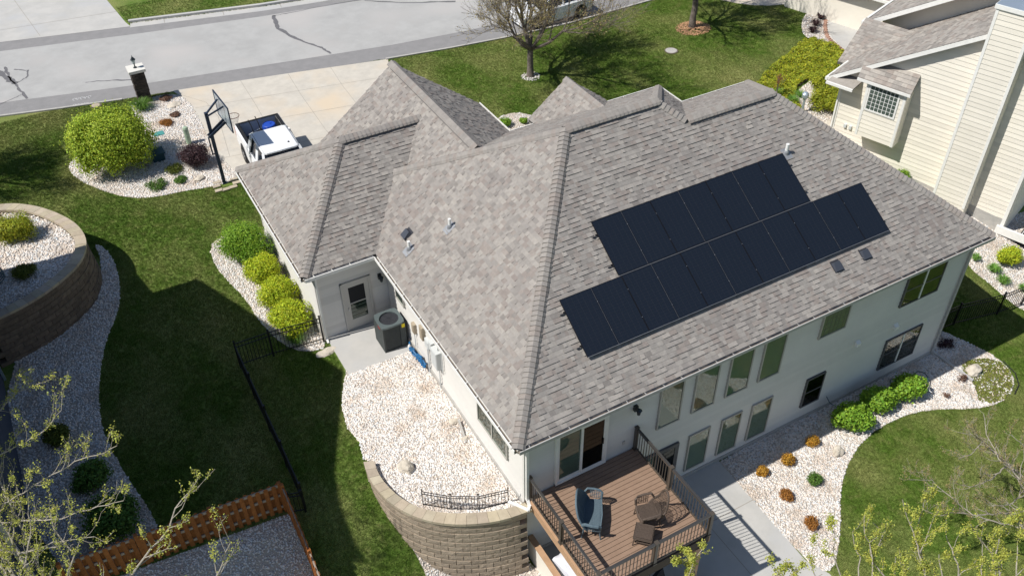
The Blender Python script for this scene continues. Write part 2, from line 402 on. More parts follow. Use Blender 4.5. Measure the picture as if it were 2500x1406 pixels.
def ribbon(name, pts, wd, mtl, off, zt=0.):
    mb = MB(); L_ = []; R__ = []
    for i, p in enumerate(pts):
        a = Vector((*pts[max(i - 1, 0)], 0)); b = Vector((*pts[min(i + 1, len(pts) - 1)], 0)); d = (b - a).normalized(); nrm = Vector((-d.y, d.x, 0))
        wv = wd[i] if isinstance(wd, list) else wd
        for side, arr in ((.5, L_), (-.5, R__)):
            q = Vector((*p, 0)) + nrm * side * wv; arr.append((q.x, q.y, hz(q.x, q.y) + off))
    vs = L_ + R__; n = len(pts)
    fs = [(i, n + i, n + i + 1, i + 1) for i in range(n - 1)]
    if zt:
        vs2 = [(x, y, z + zt) for x, y, z in vs]; b = len(vs); vs = vs + vs2
        fs = [tuple(b + k for k in f) for f in fs] + [(i, i + 1, b + i + 1, b + i) for i in range(n - 1)] + [(n + i + 1, n + i, b + n + i, b + n + i + 1) for i in range(n - 1)] + [(0, b, b + n, n), (n - 1, 2 * n - 1, b + 2 * n - 1, b + n - 1)]
    mb.add(vs, fs); return mb
# kerbs: near kerb is a thin concrete edge with the drive gap, far kerb a wide rolled gutter
kn1 = [p for p in near if p[0] < -2.6]; kn2 = [(7.75, 27.3)] + [p for p in near if p[0] > 8]
for i, seg in enumerate((kn1, kn2)):
    o = ribbon('kerb', [(x, y - .06) for x, y in seg], .12, 'cast', .002, .07).build('kerb', 'foundation', fix=True); o['kind'] = 'structure'
kf = [p for p in farout if p[0] > -2.8]; kf[0] = (-2.7, 38.1)
o = ribbon('gutter_pan', [(x, y + .1) for x, y in kf], .62, 'cast', .006).build('gutter_pan', 'concrete_grey', fix=True); o['kind'] = 'structure'
o = ribbon('kerb', [(x, y + .5) for x, y in kf], .2, 'cast', .002, .13).build('kerb', 'concrete_grey', fix=True); o['kind'] = 'structure'
for i in range(6):
    x = -1 + i * 3.1; yy = float(np.interp(x, [p[0] for p in farout], [p[1] for p in farout]))
    ribbon('kerb_joint', [(x, yy - .15), (x + .12, yy + .62)], .025, '', .0135).build('kerb_joint', 'concrete_joint')['kind'] = 'structure'
# far side driveway
drape('far_driveway', [(-40, 46.3), (-20, 42.25), (-9.18, 39.6), (-2.72, 38.0), (-2.85, 38.7), (-3.3, 44), (-3.6, 70), (-40, 70)], 'concrete_grey', .013)
for a, b in (((-7.2, 39.3), (-7.9, 46)), ((-12, 41.6), (-3, 40.4)), ((-14, 46.5), (-3.2, 45))):
    ribbon('drive_joint', [a, b], .02, '', .018).build('drive_joint', 'concrete_joint')['kind'] = 'structure'
# tar-filled cracks and stains on the road
def crack(pts, w0, w1, nm='road_crack', mtl='tar', seed=1, off=.0135):
    rg = random.Random(seed); P_ = []
    for i in range(len(pts) - 1):
        for k in range(6):
            t = k / 6; P_.append((pts[i][0] * (1 - t) + pts[i + 1][0] * t + rg.uniform(-.04, .04), pts[i][1] * (1 - t) + pts[i + 1][1] * t + rg.uniform(-.04, .04)))
    P_.append(pts[-1]); n = len(P_)
    o = ribbon(nm, P_, [max(.012, (w0 + (w1 - w0) * i / n) * rg.uniform(.5, 1.4)) for i in range(n)], '', off).build(nm, mtl); o['kind'] = 'structure'; return o
crack([(4.45, 35.3), (4.15, 33.6), (4.6, 31.9), (5.35, 30.2), (5.55, 29.3)], .22, .10, seed=2)
crack([(4.45, 35.3), (5.5, 35.2), (8.5, 35.0), (10, 34.6)], .08, .03, seed=3)
crack([(-6.0, 32.6), (-5.0, 32.2), (-3.9, 31.6)], .05, .12, seed=4)
crack([(-9.3, 36.4), (-9.25, 35.2), (-9.0, 33.8), (-8.75, 32.3)], .12, .14, seed=5)
crack([(-9.7, 36.1), (-9.3, 35.0), (-9.05, 34.2)], .38, .28, seed=6)
crack([(-8.9, 35.9), (-8.3, 35.4), (-8.5, 34.6), (-8.95, 34.3)], .10, .05, seed=7)
crack([(-10.6, 32.2), (-9.2, 32.7), (-8.9, 32.9)], .05, .03, seed=8)
crack([(9.6, 34.6), (11.5, 33.1), (14, 31.8)], .12, .16, seed=9)
crack([(10.6, 34.9), (12.2, 35.0), (14, 34.6)], .05, .05, seed=10)
# survey chalk marks sprayed near the gutter
for i, (x, y, s_) in enumerate(((-6.45, 31.05, 1.), (-3.75, 30.6, .8), (-6.6, 30.45, .8))):
    mb = MB(); rg = random.Random(i + 40)
    for k in range(5):
        cx_ = x + (k - 2) * .17 * s_; pts = [(cx_ + .07 * math.cos(a) * s_, y + .12 * math.sin(a * (1 + (k % 2))) * s_ - k * .03) for a in np.linspace(0, 4.5, 7)]
        r_ = ribbon('c', pts, .028, '', .0145); mb.add(r_.v, r_.f)
    mb.build('chalk_mark', 'chalk')['kind'] = 'structure'
mb = ribbon('c', [(8.6 + .1 * k, 35.3 + .06 * (k % 2)) for k in range(5)], .05, '', .0145).build('chalk_mark', 'chalk'); mb['kind'] = 'structure'

# ---- driveway of panels
drv_w = [(-2.5, 29.5), (-2.15, 28.2), (-2.12, 26.2), (-2.28, 24.0), (-2.2, 22.0), (-1.85, 20.7), (-1.9, 16.4)]
drv = drv_w + [(7.3, 16.4), (7.25, 20), (7.25, 25.2), (7.6, 26.5), (7.85, 27.22), (2.89, 28.35)]
drape('driveway', drv, 'concrete', .017)
for pts in ([(-1.96, 27.25), (2.4, 26.45), (6.87, 25.55)], [(-2.3, 25.0), (2.2, 24.2), (6.62, 23.4)], [(-2.2, 22.4), (2.2, 21.8), (6.65, 21.2)], [(-1.85, 19.9), (6.7, 19.4)],
            [(.66, 28.9), (.55, 25), (.2, 20), (.0, 16.5)], [(-2.25, 28.9), (-1.1, 27.05), (-1.75, 22.4)], [(2.92, 28.3), (2.7, 25), (2.6, 16.5)], [(5.0, 27.9), (4.75, 25), (4.7, 16.5)]):
    ribbon('drive_joint', smooth_poly(pts, False, 1), .015, '', .0215).build('drive_joint', 'concrete_joint')['kind'] = 'structure'

# ---- rear walk-out patio (under and beside the deck)
drape('patio', [(.62, .33), (.62, -9), (7.75, -9), (8.0, -4.7), (7.7, -4.0), (7.85, .33)], 'concrete_grey', .03)
for pts in ([(5.95, .3), (5.95, -9)], [(.7, -1.5), (7.78, -1.5)], [(.7, -4.6), (7.8, -4.6)], [(3.3, .3), (3.3, -9)]):
    ribbon('patio_joint', pts, .02, '', .035).build('patio_joint', 'concrete_joint')['kind'] = 'structure'
# ---- east neighbour's drive and front walk
walk = smooth_poly([(28.6, 14.0), (28.45, 15.4), (28.5, 16.6), (29.2, 18.0), (30.3, 19.3), (31.8, 20.8), (31, 21.6), (27.5, 22.9), (26, 27.1), (60, 34), (60, 10), (34, 9), (29, 12.5)], it=2)
drape('neighbour_driveway', walk, 'concrete', .012)
drape('neighbour_walk', smooth_poly([(28.6, 16.3), (28.9, 17.7), (29.9, 19.1), (31.0, 19.9), (33, 19.4), (33, 15), (30.5, 13), (27.5, 14.5)]), 'concrete_grey', .018)

# ---- planting beds
def bed(name, poly, off=.012, mtl='gravel_base', zf=None): return drape(name, poly, mtl, off, zf=zf)
STONE = []
GROUNDCOVER = smooth_poly([(18.3, -.7), (19.0, -.62), (19.75, -1.0), (19.85, -1.6), (19.4, -2.2), (18.6, -2.6), (17.9, -2.55), (17.5, -2.2), (17.9, -1.8), (18.2, -1.3)], it=1)
def stone_fill(name, poly, n, size=(.03, .062), zf=None, off=.02, tone=(.84, 1.12), excl=(), warm=.5):
    """loose angular stones scattered over a bed: distorted little boxes in one mesh"""
    xs = [p[0] for p in poly]; ys = [p[1] for p in poly]
    area = 0.5 * abs(sum(poly[i][0] * poly[(i + 1) % len(poly)][1] - poly[(i + 1) % len(poly)][0] * poly[i][1] for i in range(len(poly))))
    k = int(n * (max(xs) - min(xs)) * (max(ys) - min(ys)))
    x = RNG.uniform(min(xs), max(xs), k); y = RNG.uniform(min(ys), max(ys), k); ok = inpoly(x, y, poly)
    for e in excl: ok &= ~inpoly(x, y, e)
    x = x[ok]; y = y[ok]; k = len(x)
    z = (zf(x, y) if zf else hzn(x, y)) + off
    s = RNG.uniform(size[0], size[1], k)
    cube = np.array([(-1, -1, -1), (1, -1, -1), (1, 1, -1), (-1, 1, -1), (-1, -1, 1), (1, -1, 1), (1, 1, 1), (-1, 1, 1)], float)
    v = cube[None] * (s[:, None, None] * .5) * np.stack([RNG.uniform(.8, 1.5, k), RNG.uniform(.6, 1., k), RNG.uniform(.35, .75, k)], 1)[:, None, :]
    v = v * RNG.uniform(.65, 1.1, (k, 8, 3))
    # random rotation: about z and a small tilt
    a = RNG.uniform(0, 2 * np.pi, k); b = RNG.normal(0, .28, k); c_ = RNG.normal(0, .28, k)
    ca, sa, cb, sb, cc, sc = np.cos(a), np.sin(a), np.cos(b), np.sin(b), np.cos(c_), np.sin(c_)
    X, Y, Z_ = v[..., 0], v[..., 1], v[..., 2]
    Y, Z_ = Y * cb[:, None] - Z_ * sb[:, None], Y * sb[:, None] + Z_ * cb[:, None]
    X, Z_ = X * cc[:, None] - Z_ * sc[:, None], X * sc[:, None] + Z_ * cc[:, None]
    X, Y = X * ca[:, None] - Y * sa[:, None], X * sa[:, None] + Y * ca[:, None]
    V = np.stack([X + x[:, None], Y + y[:, None], Z_ + z[:, None]], -1).reshape(-1, 3)
    q = np.array([(4, 5, 6, 7), (0, 1, 5, 4), (1, 2, 6, 5), (2, 3, 7, 6), (3, 0, 4, 7)])
    F = (q[None] + 8 * np.arange(k)[:, None, None]).reshape(-1, 4)
    me = bpy.data.meshes.new(name); me.vertices.add(len(V)); me.vertices.foreach_set('co', V.ravel())
    me.loops.add(F.size); me.loops.foreach_set('vertex_index', F.ravel().astype(np.int32)); me.polygons.add(len(F))
    me.polygons.foreach_set('loop_start', np.arange(0, F.size, 4, dtype=np.int32)); me.polygons.foreach_set('loop_total', np.full(len(F), 4, dtype=np.int32))
    me.update(calc_edges=True)
    t = RNG.uniform(tone[0], tone[1], k) * np.where(RNG.random(k) < .10, .74, 1.); wm = RNG.normal(0, .05, k) * 2 * warm
    col = np.stack([t * (1 + wm), t, t * (1 - wm * .9), np.ones(k)], 1).clip(0, 1.35)
    at = me.color_attributes.new('tone', 'FLOAT_COLOR', 'CORNER'); at.data.foreach_set('color', np.repeat(col, 20, axis=0).astype(np.float32).ravel())
    me.materials.append(M['stone'])
    o = bpy.data.objects.new(name, me); COL.objects.link(o); o['kind'] = 'stuff'; return o

bed_nw = smooth_poly([(-4.5, 29.4), (-2.57, 29.3), (-2.08, 28.3), (-2.05, 26.3), (-2.2, 24.0), (-2.12, 22.1), (-1.8, 20.95), (-2.06, 20.51), (-2.94, 20.45), (-4.11, 20.75), (-5.3, 20.9), (-6.3, 21.4), (-7.2, 22.6), (-7.9, 23.9), (-8.1, 25.2), (-7.2, 25.9), (-5.5, 25.8), (-4.7, 27.2), (-4.6, 28.4)], it=2)
bed_gar = smooth_poly([(-2.12, 17.3), (-3.69, 17.0), (-4.25, 16.6), (-4.37, 15.44), (-4.16, 14.33), (-3.9, 13.16), (-3.84, 11.91), (-3.72, 11.2), (-3.5, 10.3), (-3.0, 9.55), (-2.12, 9.35), (-2.1, 11)], it=1)
bed_r = smooth_poly([(7.86, .33), (7.85, .0), (7.7, -4.0), (7.95, -4.65), (8.47, -4.5), (9.46, -3.68), (10.46, -2.63), (11.52, -1.91), (12.8, -1.41), (14.47, -1.31), (15.76, -1.61), (17.12, -2.39), (18.09, -2.66), (19.07, -2.45), (19.75, -1.9), (19.95, -1.0), (19.6, .2), (19.3, 1.0), (18.6, 1.3), (17.9, 1.0), (17.9, .33), (13, .33)], it=1)
bed_lw = smooth_poly([(-3.0, 4.3), (-3.12, 3.44), (-3.08, 2.7), (-2.87, 2.08), (-2.69, 1.55), (-2.60, .9), (-2.75, .2), (-2.6, -1.2), (-1.6, -2.6), (.58, -2.6), (.58, .3), (-.5, .5), (-1.5, 1.2), (-2.4, 2.4), (-2.8, 3.6)], it=1)
bed_ws = smooth_poly([(-12.1, 15), (-8.3, 16.5), (-8.0, 18.0), (-8.1, 18.95), (-7.75, 18.5), (-7.6, 17.4), (-7.71, 15.96), (-8.05, 14.73), (-8.73, 13.49), (-9.18, 12.2), (-9.59, 10.37), (-9.63, 8.87), (-9.3, 6.87), (-9.01, 5.53), (-8.93, 4.1), (-12.1, 4.1)], it=1)
bed_wf = [(-5.55, 3.6), (-12.0, 4.0), (-12.0, -3), (-5.4, -3)]
bed_e = smooth_poly([(24.6, 8), (23.6, 5.5), (23.3, 4.3), (22.75, 2.86), (23.05, 1.35), (22.95, .2), (23.5, -1.5), (31, -1.5), (31, 4), (26, 4), (24.9, 6)], it=1)
bed_en = smooth_poly([(22.5, 9), (22.3, 12.4), (22.3, 13.4), (23.4, 14.4), (26.2, 15.4), (27.8, 14.8), (25, 11.2), (24.3, 9)], it=1)
bed_ec = smooth_poly([(27.9, 18.6), (28.88, 19.87), (30.08, 20.7), (31.3, 20.95), (31.0, 19.8), (29.7, 18.7), (29.0, 17.5), (28.7, 16.5), (28.1, 17.4)], it=1)
bed_en2 = smooth_poly([(8.0, 13.9), (8.3, 18.2), (9.8, 19.4), (10.9, 19.5), (11.6, 18.6), (12.4, 15), (14.5, 14.6), (22.2, 13.9), (21, 10), (9, 10)], it=1)
zin = lambda x, y: np.interp(y, [-.2, 4.2, 7.8, 12], [2.66, 2.63, 2.535, 2.535])
zin1 = lambda x, y: float(zin(x, y))
bed_in = [(.39, 7.8), (-2.05, 7.8), (-2.05, 8.0), (-2.44, 7.31), (-2.8, 6.47), (-2.95, 5.58), (-2.84, 4.91), (-2.98, 4.2), (-2.8, 3.9), (-2.90, 3.43), (-2.88, 2.9), (-2.73, 2.32), (-2.45, 1.76), (-2.04, 1.26), (-1.45, .85), (-.82, .55), (-.04, .28), (.39, .2)]
for nm, pl, args in (('gravel_bed', bed_nw, dict(n=470)), ('gravel_bed', bed_gar, dict(n=480)), ('gravel_bed', bed_r, dict(n=640, excl=(GROUNDCOVER,))),
                     ('gravel_bed', bed_lw, dict(n=560)), ('gravel_bed', bed_ws, dict(n=380, size=(.035, .07))), ('gravel_bed', bed_wf, dict(n=420)),
                     ('gravel_bed', bed_e, dict(n=340)), ('gravel_bed', bed_en, dict(n=220)), ('gravel_bed', bed_ec, dict(n=200)), ('gravel_bed', bed_en2, dict(n=170))):
    o = bed(nm, pl); stone_fill('gravel', pl, **args)
bed('gravel_bed', bed_in, .0, zf=zin1)
stone_fill('gravel', bed_in, 760, size=(.03, .058), zf=zin, off=.01, tone=(.9, 1.2))
# the retained fill under the west side gravel: earth body closing its edge on the lawn side
mb = MB(); mb.prism(bed_in[::-1], 0.2, 2.45); o = mb.build('retained_earth', 'soil', fix=True); o['kind'] = 'structure'
# slab at the garage side door
mb = MB(); mb.box(-2.05, .385, 7.78, 9.80, 2.2, 2.54); o = mb.build('door_slab', 'concrete_grey'); o['kind'] = 'structure'

# ---- grass blades: short tufts instanced over the lawn wherever it is in view and near enough
def tuft_mesh():
    mb = MB(); rg = random.Random(5)
    for k in range(7):
        a = rg.uniform(0, 6.28); r = rg.uniform(0, .028); x, y = r * math.cos(a), r * math.sin(a); b = rg.uniform(0, 6.28); h = rg.uniform(.022, .042); w_ = .0035
        lx, ly = math.cos(b) * rg.uniform(.008, .022), math.sin(b) * rg.uniform(.008, .022); px, py = -math.sin(b) * w_, math.cos(b) * w_
        mb.add([(x - px, y - py, -.004), (x + px, y + py, -.004), (x + lx, y + ly, h)], [(0, 1, 2)])
    me = mb.mesh('tuft'); me.materials.append(M['grass']); return me
def grass_field():
    holes = [near + farcurb[::-1], drv, bed_nw, bed_gar, bed_r, bed_lw, bed_ws, bed_wf, bed_e, bed_en, bed_ec, bed_en2, bed_in, walk, [(-2.4, 7.4), (.4, 7.0), (.4, 8.2), (-2.1, 8.2)], [(-2.7, 20.2), (-1.6, 20.2), (-1.6, 29.5), (-2.7, 29.5)], [(-40, 46.3), (-20, 42.25), (-9.18, 39.3), (-2.6, 37.7), (-2.75, 38.7), (-3.1, 44), (-3.4, 70), (-40, 70)],
             [(.3, .2), (18.05, .2), (18.05, 14), (7.4, 14), (7.4, 16.6), (-2.2, 16.6), (-2.2, 9.7), (.3, 9.7)], [(.5, .4), (.5, -9.1), (7.85, -9.1), (8.1, -4.7), (7.8, -4), (7.9, .4)],
             [(-2.1, 7.7), (.4, 7.7), (.4, 9.9), (-2.1, 9.9)], [(-13, 14), (-8.3, 15), (-7.95, 17.4), (-8.8, 19.6), (-10.3, 20.9), (-13, 21)], [(23, -5), (40, -5), (40, 16), (24, 16)], GROUNDCOVER]
    out = []
    for (x0, x1, y0, y1, dens) in ((-10.5, -2, -3, 10, 850), (-11, -1.9, 10, 30.5, 750), (7, 30, 14, 27.5, 600), (8, 27, -8, 5.5, 850), (-4, 14, 35, 41, 350)):
        k = int((x1 - x0) * (y1 - y0) * dens); x = RNG.uniform(x0, x1, k); y = RNG.uniform(y0, y1, k); ok = np.ones(k, bool)
        for h in holes: ok &= ~inpoly(x, y, h)
        x, y = x[ok], y[ok]; out.append(np.stack([x, y, hzn(x, y)], 1))
    P_ = np.concatenate(out); me = bpy.data.meshes.new('grass_points'); me.vertices.add(len(P_)); me.vertices.foreach_set('co', P_.ravel())
    o = bpy.data.objects.new('grass', me); COL.objects.link(o); o['kind'] = 'stuff'
    tm = bpy.data.objects.new('grass_tuft_source', tuft_mesh())       # source mesh only, never linked to the scene
    ng = bpy.data.node_groups.new('grass_scatter', 'GeometryNodeTree')
    ng.interface.new_socket('Geometry', in_out='INPUT', socket_type='NodeSocketGeometry'); ng.interface.new_socket('Geometry', in_out='OUTPUT', socket_type='NodeSocketGeometry')
    N = ng.nodes; L_ = ng.links; gi = N.new('NodeGroupInput'); go = N.new('NodeGroupOutput')
    mp = N.new('GeometryNodeMeshToPoints'); ip = N.new('GeometryNodeInstanceOnPoints'); oi = N.new('GeometryNodeObjectInfo'); oi.inputs['Object'].default_value = tm
    rv = N.new('FunctionNodeRandomValue'); rv.data_type = 'FLOAT_VECTOR'; rv.inputs[0].default_value = (-.2, -.2, 0); rv.inputs[1].default_value = (.2, .2, 6.28)
    rs = N.new('FunctionNodeRandomValue'); rs.data_type = 'FLOAT'; rs.inputs[2].default_value = .8; rs.inputs[3].default_value = 1.7
    L_.new(gi.outputs[0], mp.inputs['Mesh']); L_.new(mp.outputs[0], ip.inputs['Points']); L_.new(oi.outputs['Geometry'], ip.inputs['Instance'])
    L_.new(rv.outputs[0], ip.inputs['Rotation']); L_.new(rs.outputs[1], ip.inputs['Scale']); L_.new(ip.outputs[0], go.inputs[0])
    md = o.modifiers.new('scatter', 'NODES'); md.node_group = ng
GROUNDCOVER = smooth_poly([(18.3, -.7), (19.0, -.62), (19.75, -1.0), (19.85, -1.6), (19.4, -2.2), (18.6, -2.6), (17.9, -2.55), (17.5, -2.2), (17.9, -1.8), (18.2, -1.3)], it=1)
drape('groundcover_bed', GROUNDCOVER, 'soil', .016)
grass_field()
# ================================================================== THE HOUSE
H, m_, mx_ = 5.687, .6145, .7548
LX, Y1, Y2 = 18.2892, 6.9731, 6.1884
Z1, Z2 = H + m_ * Y1, H + m_ * Y2
AX = m_ * Y1 / mx_; X1E = 14.763; R1 = X1E - AX; R2W = X1E - m_ * Y2 / mx_; R2E = LX - m_ * Y2 / mx_
house = thing('house', 'grey shingled house with solar panels on its roof and a deck at the rear', 'house', (9, 6, 0))

class Plane:
    """roof plane: plan origin o at eave height z0, U along the eave, T up the slope in plan"""
    def __init__(s, o, U, T, slope, z0=H):
        s.o = Vector((*o, z0)); s.U = Vector((*U, 0)); s.T = Vector((*T, 0)); s.m = slope; s.hyp = math.hypot(1, slope)
        s.up = (s.T + Vector((0, 0, slope))).normalized(); s.n = s.U.cross(s.up); s.n = s.n if s.n.z > 0 else -s.n; s.n.normalize()
    def pt(s, u, t, off=0.): return s.o + s.U * u + s.T * t + Vector((0, 0, s.m * t)) + s.n * off
    def ut(s, x, y): d = Vector((x, y, 0)) - Vector((s.o.x, s.o.y, 0)); return (d.dot(s.U), d.dot(s.T))
def clip(sub, poly):
    """Sutherland-Hodgman against a convex polygon"""
    area = sum(poly[i][0] * poly[(i + 1) % len(poly)][1] - poly[(i + 1) % len(poly)][0] * poly[i][1] for i in range(len(poly)))
    P_ = poly if area > 0 else poly[::-1]; out = list(sub); full = True
    for i in range(len(P_)):
        a, b = P_[i], P_[(i + 1) % len(P_)]; ins = []
        side = lambda p: (b[0] - a[0]) * (p[1] - a[1]) - (b[1] - a[1]) * (p[0] - a[0])
        for k in range(len(out)):
            p, q = out[k], out[(k + 1) % len(out)]; sp, sq = side(p), side(q)
            if sp >= -1e-9: ins.append(p)
            if (sp > 1e-9 and sq < -1e-9) or (sp < -1e-9 and sq > 1e-9):
                t = sp / (sp - sq); ins.append((p[0] + (q[0] - p[0]) * t, p[1] + (q[1] - p[1]) * t)); full = False
            if sp < -1e-9: full = False
        out = ins
        if len(out) < 3: return [], False
    return out, full
TONES = [(1.12, 1.12, 1.11), (1.05, 1.05, 1.05), (1.0, 1.0, 1.0), (.94, .945, .95), (.86, .86, .865), (.98, .94, .925), (.89, .845, .835), (.78, .775, .78), (1.18, 1.175, 1.16)]
TW = [.9, 1, 1, 1, .8, .8, .7, .45, .35]
EXPO = .143; WID = (.10, .14, .18, .24)
def tab_rows(pl, umax, tmax, umin=0.):
    """every tab of a plane: (course, u0, u1, tone index, raised)"""
    dt = EXPO / pl.hyp; nrow = int(math.ceil(tmax / dt))
    for r in range(nrow):
        u = umin - random.uniform(0, .2)
        while u < umax:
            wd = random.choice(WID); yield r, u, u + wd, r * dt, min((r + 1) * dt, tmax + .05), wd, random.choices(range(len(TONES)), TW)[0], random.random() < .45
            u += wd
def tab_pts(pl, poly, t0, t1, raised):
    h0 = .032 if raised else .012; h1 = .006
    lift = lambda t: h1 + (h0 - h1) * (t1 - t) / (t1 - t0)
    top = [pl.pt(u, t, lift(t)) for u, t in poly]; bot = [pl.pt(u, t, -.004) for u, t in poly]
    return top, bot
def covered(p, self_id):
    """height of the other roofs above plan point p: a tab well under another roof is never seen"""
    x, y = p.x, p.y; z = -9
    def hip(x0, x1, y0, y1, z0=H, mw=True):
        if not (x0 <= x <= x1 and y0 <= y <= y1): return -9
        return z0 + min((x - x0) * mx_ if mw else 9, (x1 - x) * mx_, (y - y0) * m_, (y1 - y) * m_)
    if self_id != 'main': z = max(z, hip(0, X1E, 0, 2 * Y1))
    if self_id != 'main': z = max(z, hip(0, LX, 0, 2 * Y2))
    if self_id != 'wing' and -2.49 <= x <= 4: z = max(z, H + min((x + 2.4936) * mx_, (y - 9.4707) * m_, (16.7994 - y) * m_))
    if self_id != 'gar' and .45 <= x <= 7.55 and 9 <= y <= 16.65: z = max(z, H + min((x - .45) * mx_, (7.55 - x) * mx_))
    return z
planes = []   # (id, Plane, [convex polys in plan])
planes.append(('main', Plane((0, 0), (1, 0), (0, 1), m_), [[(0, 0), (R2W, 0), (R2W, Y2), (R1, Y1), (AX, Y1)], [(R2W, 0), (LX, 0), (R2E, Y2), (R2W, Y2)]]))
planes.append(('main', Plane((0, 0), (0, 1), (1, 0), mx_), [[(0, 0), (0, 2 * Y1), (AX, Y1)]]))
planes.append(('main', Plane((0, 2 * Y1), (1, 0), (0, -1), m_), [[(0, 2 * Y1), (X1E, 2 * Y1), (R1, Y1), (AX, Y1)]]))
planes.append(('main', Plane((X1E, 0), (0, 1), (-1, 0), mx_), [[(X1E, 2 * Y1), (X1E, 2 * Y2), (R2W, Y2), (R1, Y1)]]))
planes.append(('main', Plane((0, 2 * Y2), (1, 0), (0, -1), m_), [[(R2W, Y2), (R2E, Y2), (LX, 2 * Y2), (X1E, 2 * Y2)]]))
planes.append(('main', Plane((LX, 0), (0, 1), (-1, 0), mx_), [[(LX, 0), (LX, 2 * Y2), (R2E, Y2)]]))
WX, WY0, WY1 = -2.4936, 9.4707, 16.7994; WYM = (WY0 + WY1) / 2; WZ = H + m_ * (WYM - WY0); WAX = WX + (WZ - H) / mx_
planes.append(('wing', Plane((WX, WY0), (1, 0), (0, 1), m_), [[(WX, WY0), (4, WY0), (4, WYM), (WAX, WYM)]]))
planes.append(('wing', Plane((WX, WY0), (0, 1), (1, 0), mx_), [[(WX, WY0), (WX, WY1), (WAX, WYM)]]))
planes.append(('wing', Plane((WX, WY1), (1, 0), (0, -1), m_), [[(WX, WY1), (2, WY1), (2, WYM), (WAX, WYM)]]))
GX0, GX1, GXM, GY0, GY1 = .45, 7.55, 4.0, 9.0, 16.65; GZ = H + mx_ * 3.55
planes.append(('gar', Plane((GX0, GY0), (0, 1), (1, 0), mx_), [[(GX0, GY0), (GX0, GY1), (GXM, GY1), (GXM, GY0)]]))
planes.append(('gar', Plane((GX1, GY0), (0, 1), (-1, 0), mx_), [[(GX1, GY0), (GX1, GY1), (GXM, GY1), (GXM, GY0)]]))
EX0, EX1, EXM, EY1 = 8.7, 12.2, 10.45, 14.45; EZ = H + mx_ * 1.75
planes.append(('entry', Plane((EX0, 10), (0, 1), (1, 0), mx_), [[(EX0, 10), (EX0, EY1), (EXM, EY1), (EXM, 10)]]))
planes.append(('entry', Plane((EX1, 10), (0, 1), (-1, 0), mx_), [[(EX1, 10), (EX1, EY1), (EXM, EY1), (EXM, 10)]]))
mb = MB()
for idn, pl, polys in planes:
    for poly in polys:
        pts = [pl.pt(*pl.ut(x, y)) for x, y in poly]
        nrm = (pts[1] - pts[0]).cross(pts[2] - pts[0])
        if nrm.z < 0: pts = pts[::-1]
        mb.extr(pts, (0, 0, -.10))
roof = mb.build('roof', 'shingle_under', house, fix=True)

cand = []; rest = MB(); face = []
for idn, pl, polys in planes:
    uts = [[pl.ut(x, y) for x, y in poly] for poly in polys]
    us = [a for q in uts for a, b in q]; ts = [b for q in uts for a, b in q]
    for r, u0, u1, t0, t1, wd, ti, ra in tab_rows(pl, max(us), max(ts), min(us)):
        sub = [(u0, t0), (u1, t0), (u1, t1 + .012), (u0, t1 + .012)]
        cpt = pl.pt((u0 + u1) / 2, (t0 + t1) / 2)
        if pl.n.dot(CAM - cpt) < 0 and idn != 'main': pass
        if covered(cpt, idn) > cpt.z + .22: continue
        for q in uts:
            cp, full = clip(sub, q)
            if not cp: continue
            if full and idn == 'main' and pl.T.y > -.5 and pl.T.x > -.5: cand.append(((cpt - CAM).length, pl, u0, t0, t1, wd, ti, ra))
            else:
                top, bot = tab_pts(pl, cp, t0, t1, ra); n = len(top)
                if (top[1] - top[0]).cross(top[2] - top[1]).dot(pl.n) < 0: top = top[::-1]; bot = bot[::-1]
                rest.add(top + bot, [tuple(range(n))] + [(i, n + i, n + (i + 1) % n, (i + 1) % n) for i in range(n)], TONES[ti])
cand.sort(key=lambda a: a[0])
shm = {}
def sh_mesh(wd, ti, ra, pl):
    k = (wd, ti, ra, round(pl.m, 3), pl.U.x)
    if k not in shm:
        dt = EXPO / pl.hyp; o0 = Plane((0, 0), tuple(pl.U)[:2], tuple(pl.T)[:2], pl.m, 0.)
        mb = MB(); top, bot = tab_pts(o0, [(0, 0), (wd, 0), (wd, dt + .012), (0, dt + .012)], 0, dt, ra)
        if (top[1] - top[0]).cross(top[2] - top[1]).dot(pl.n) < 0: top = top[::-1]; bot = bot[::-1]
        mb.add(top + bot, [(0, 1, 2, 3)] + [(i, 4 + i, 4 + (i + 1) % 4, (i + 1) % 4) for i in range(4)], TONES[ti])
        me = mb.mesh('shingle'); me.materials.append(M['shingle']); shm[k] = me
    return shm[k]
for i, (d, pl, u0, t0, t1, wd, ti, ra) in enumerate(cand):
    if i < 298: inst('shingle', sh_mesh(wd, ti, ra, pl), Matrix.Translation(pl.pt(u0, t0)), roof)
    else:
        top, bot = tab_pts(pl, [(u0, t0), (u0 + wd, t0), (u0 + wd, t1 + .012), (u0, t1 + .012)], t0, t1, ra)
        if (top[1] - top[0]).cross(top[2] - top[1]).dot(pl.n) < 0: top = top[::-1]; bot = bot[::-1]
        rest.add(top + bot, [(0, 1, 2, 3)] + [(k, 4 + k, 4 + (k + 1) % 4, (k + 1) % 4) for k in range(4)], TONES[ti])
o = rest.build('shingles', 'shingle', roof); o['kind'] = 'stuff'

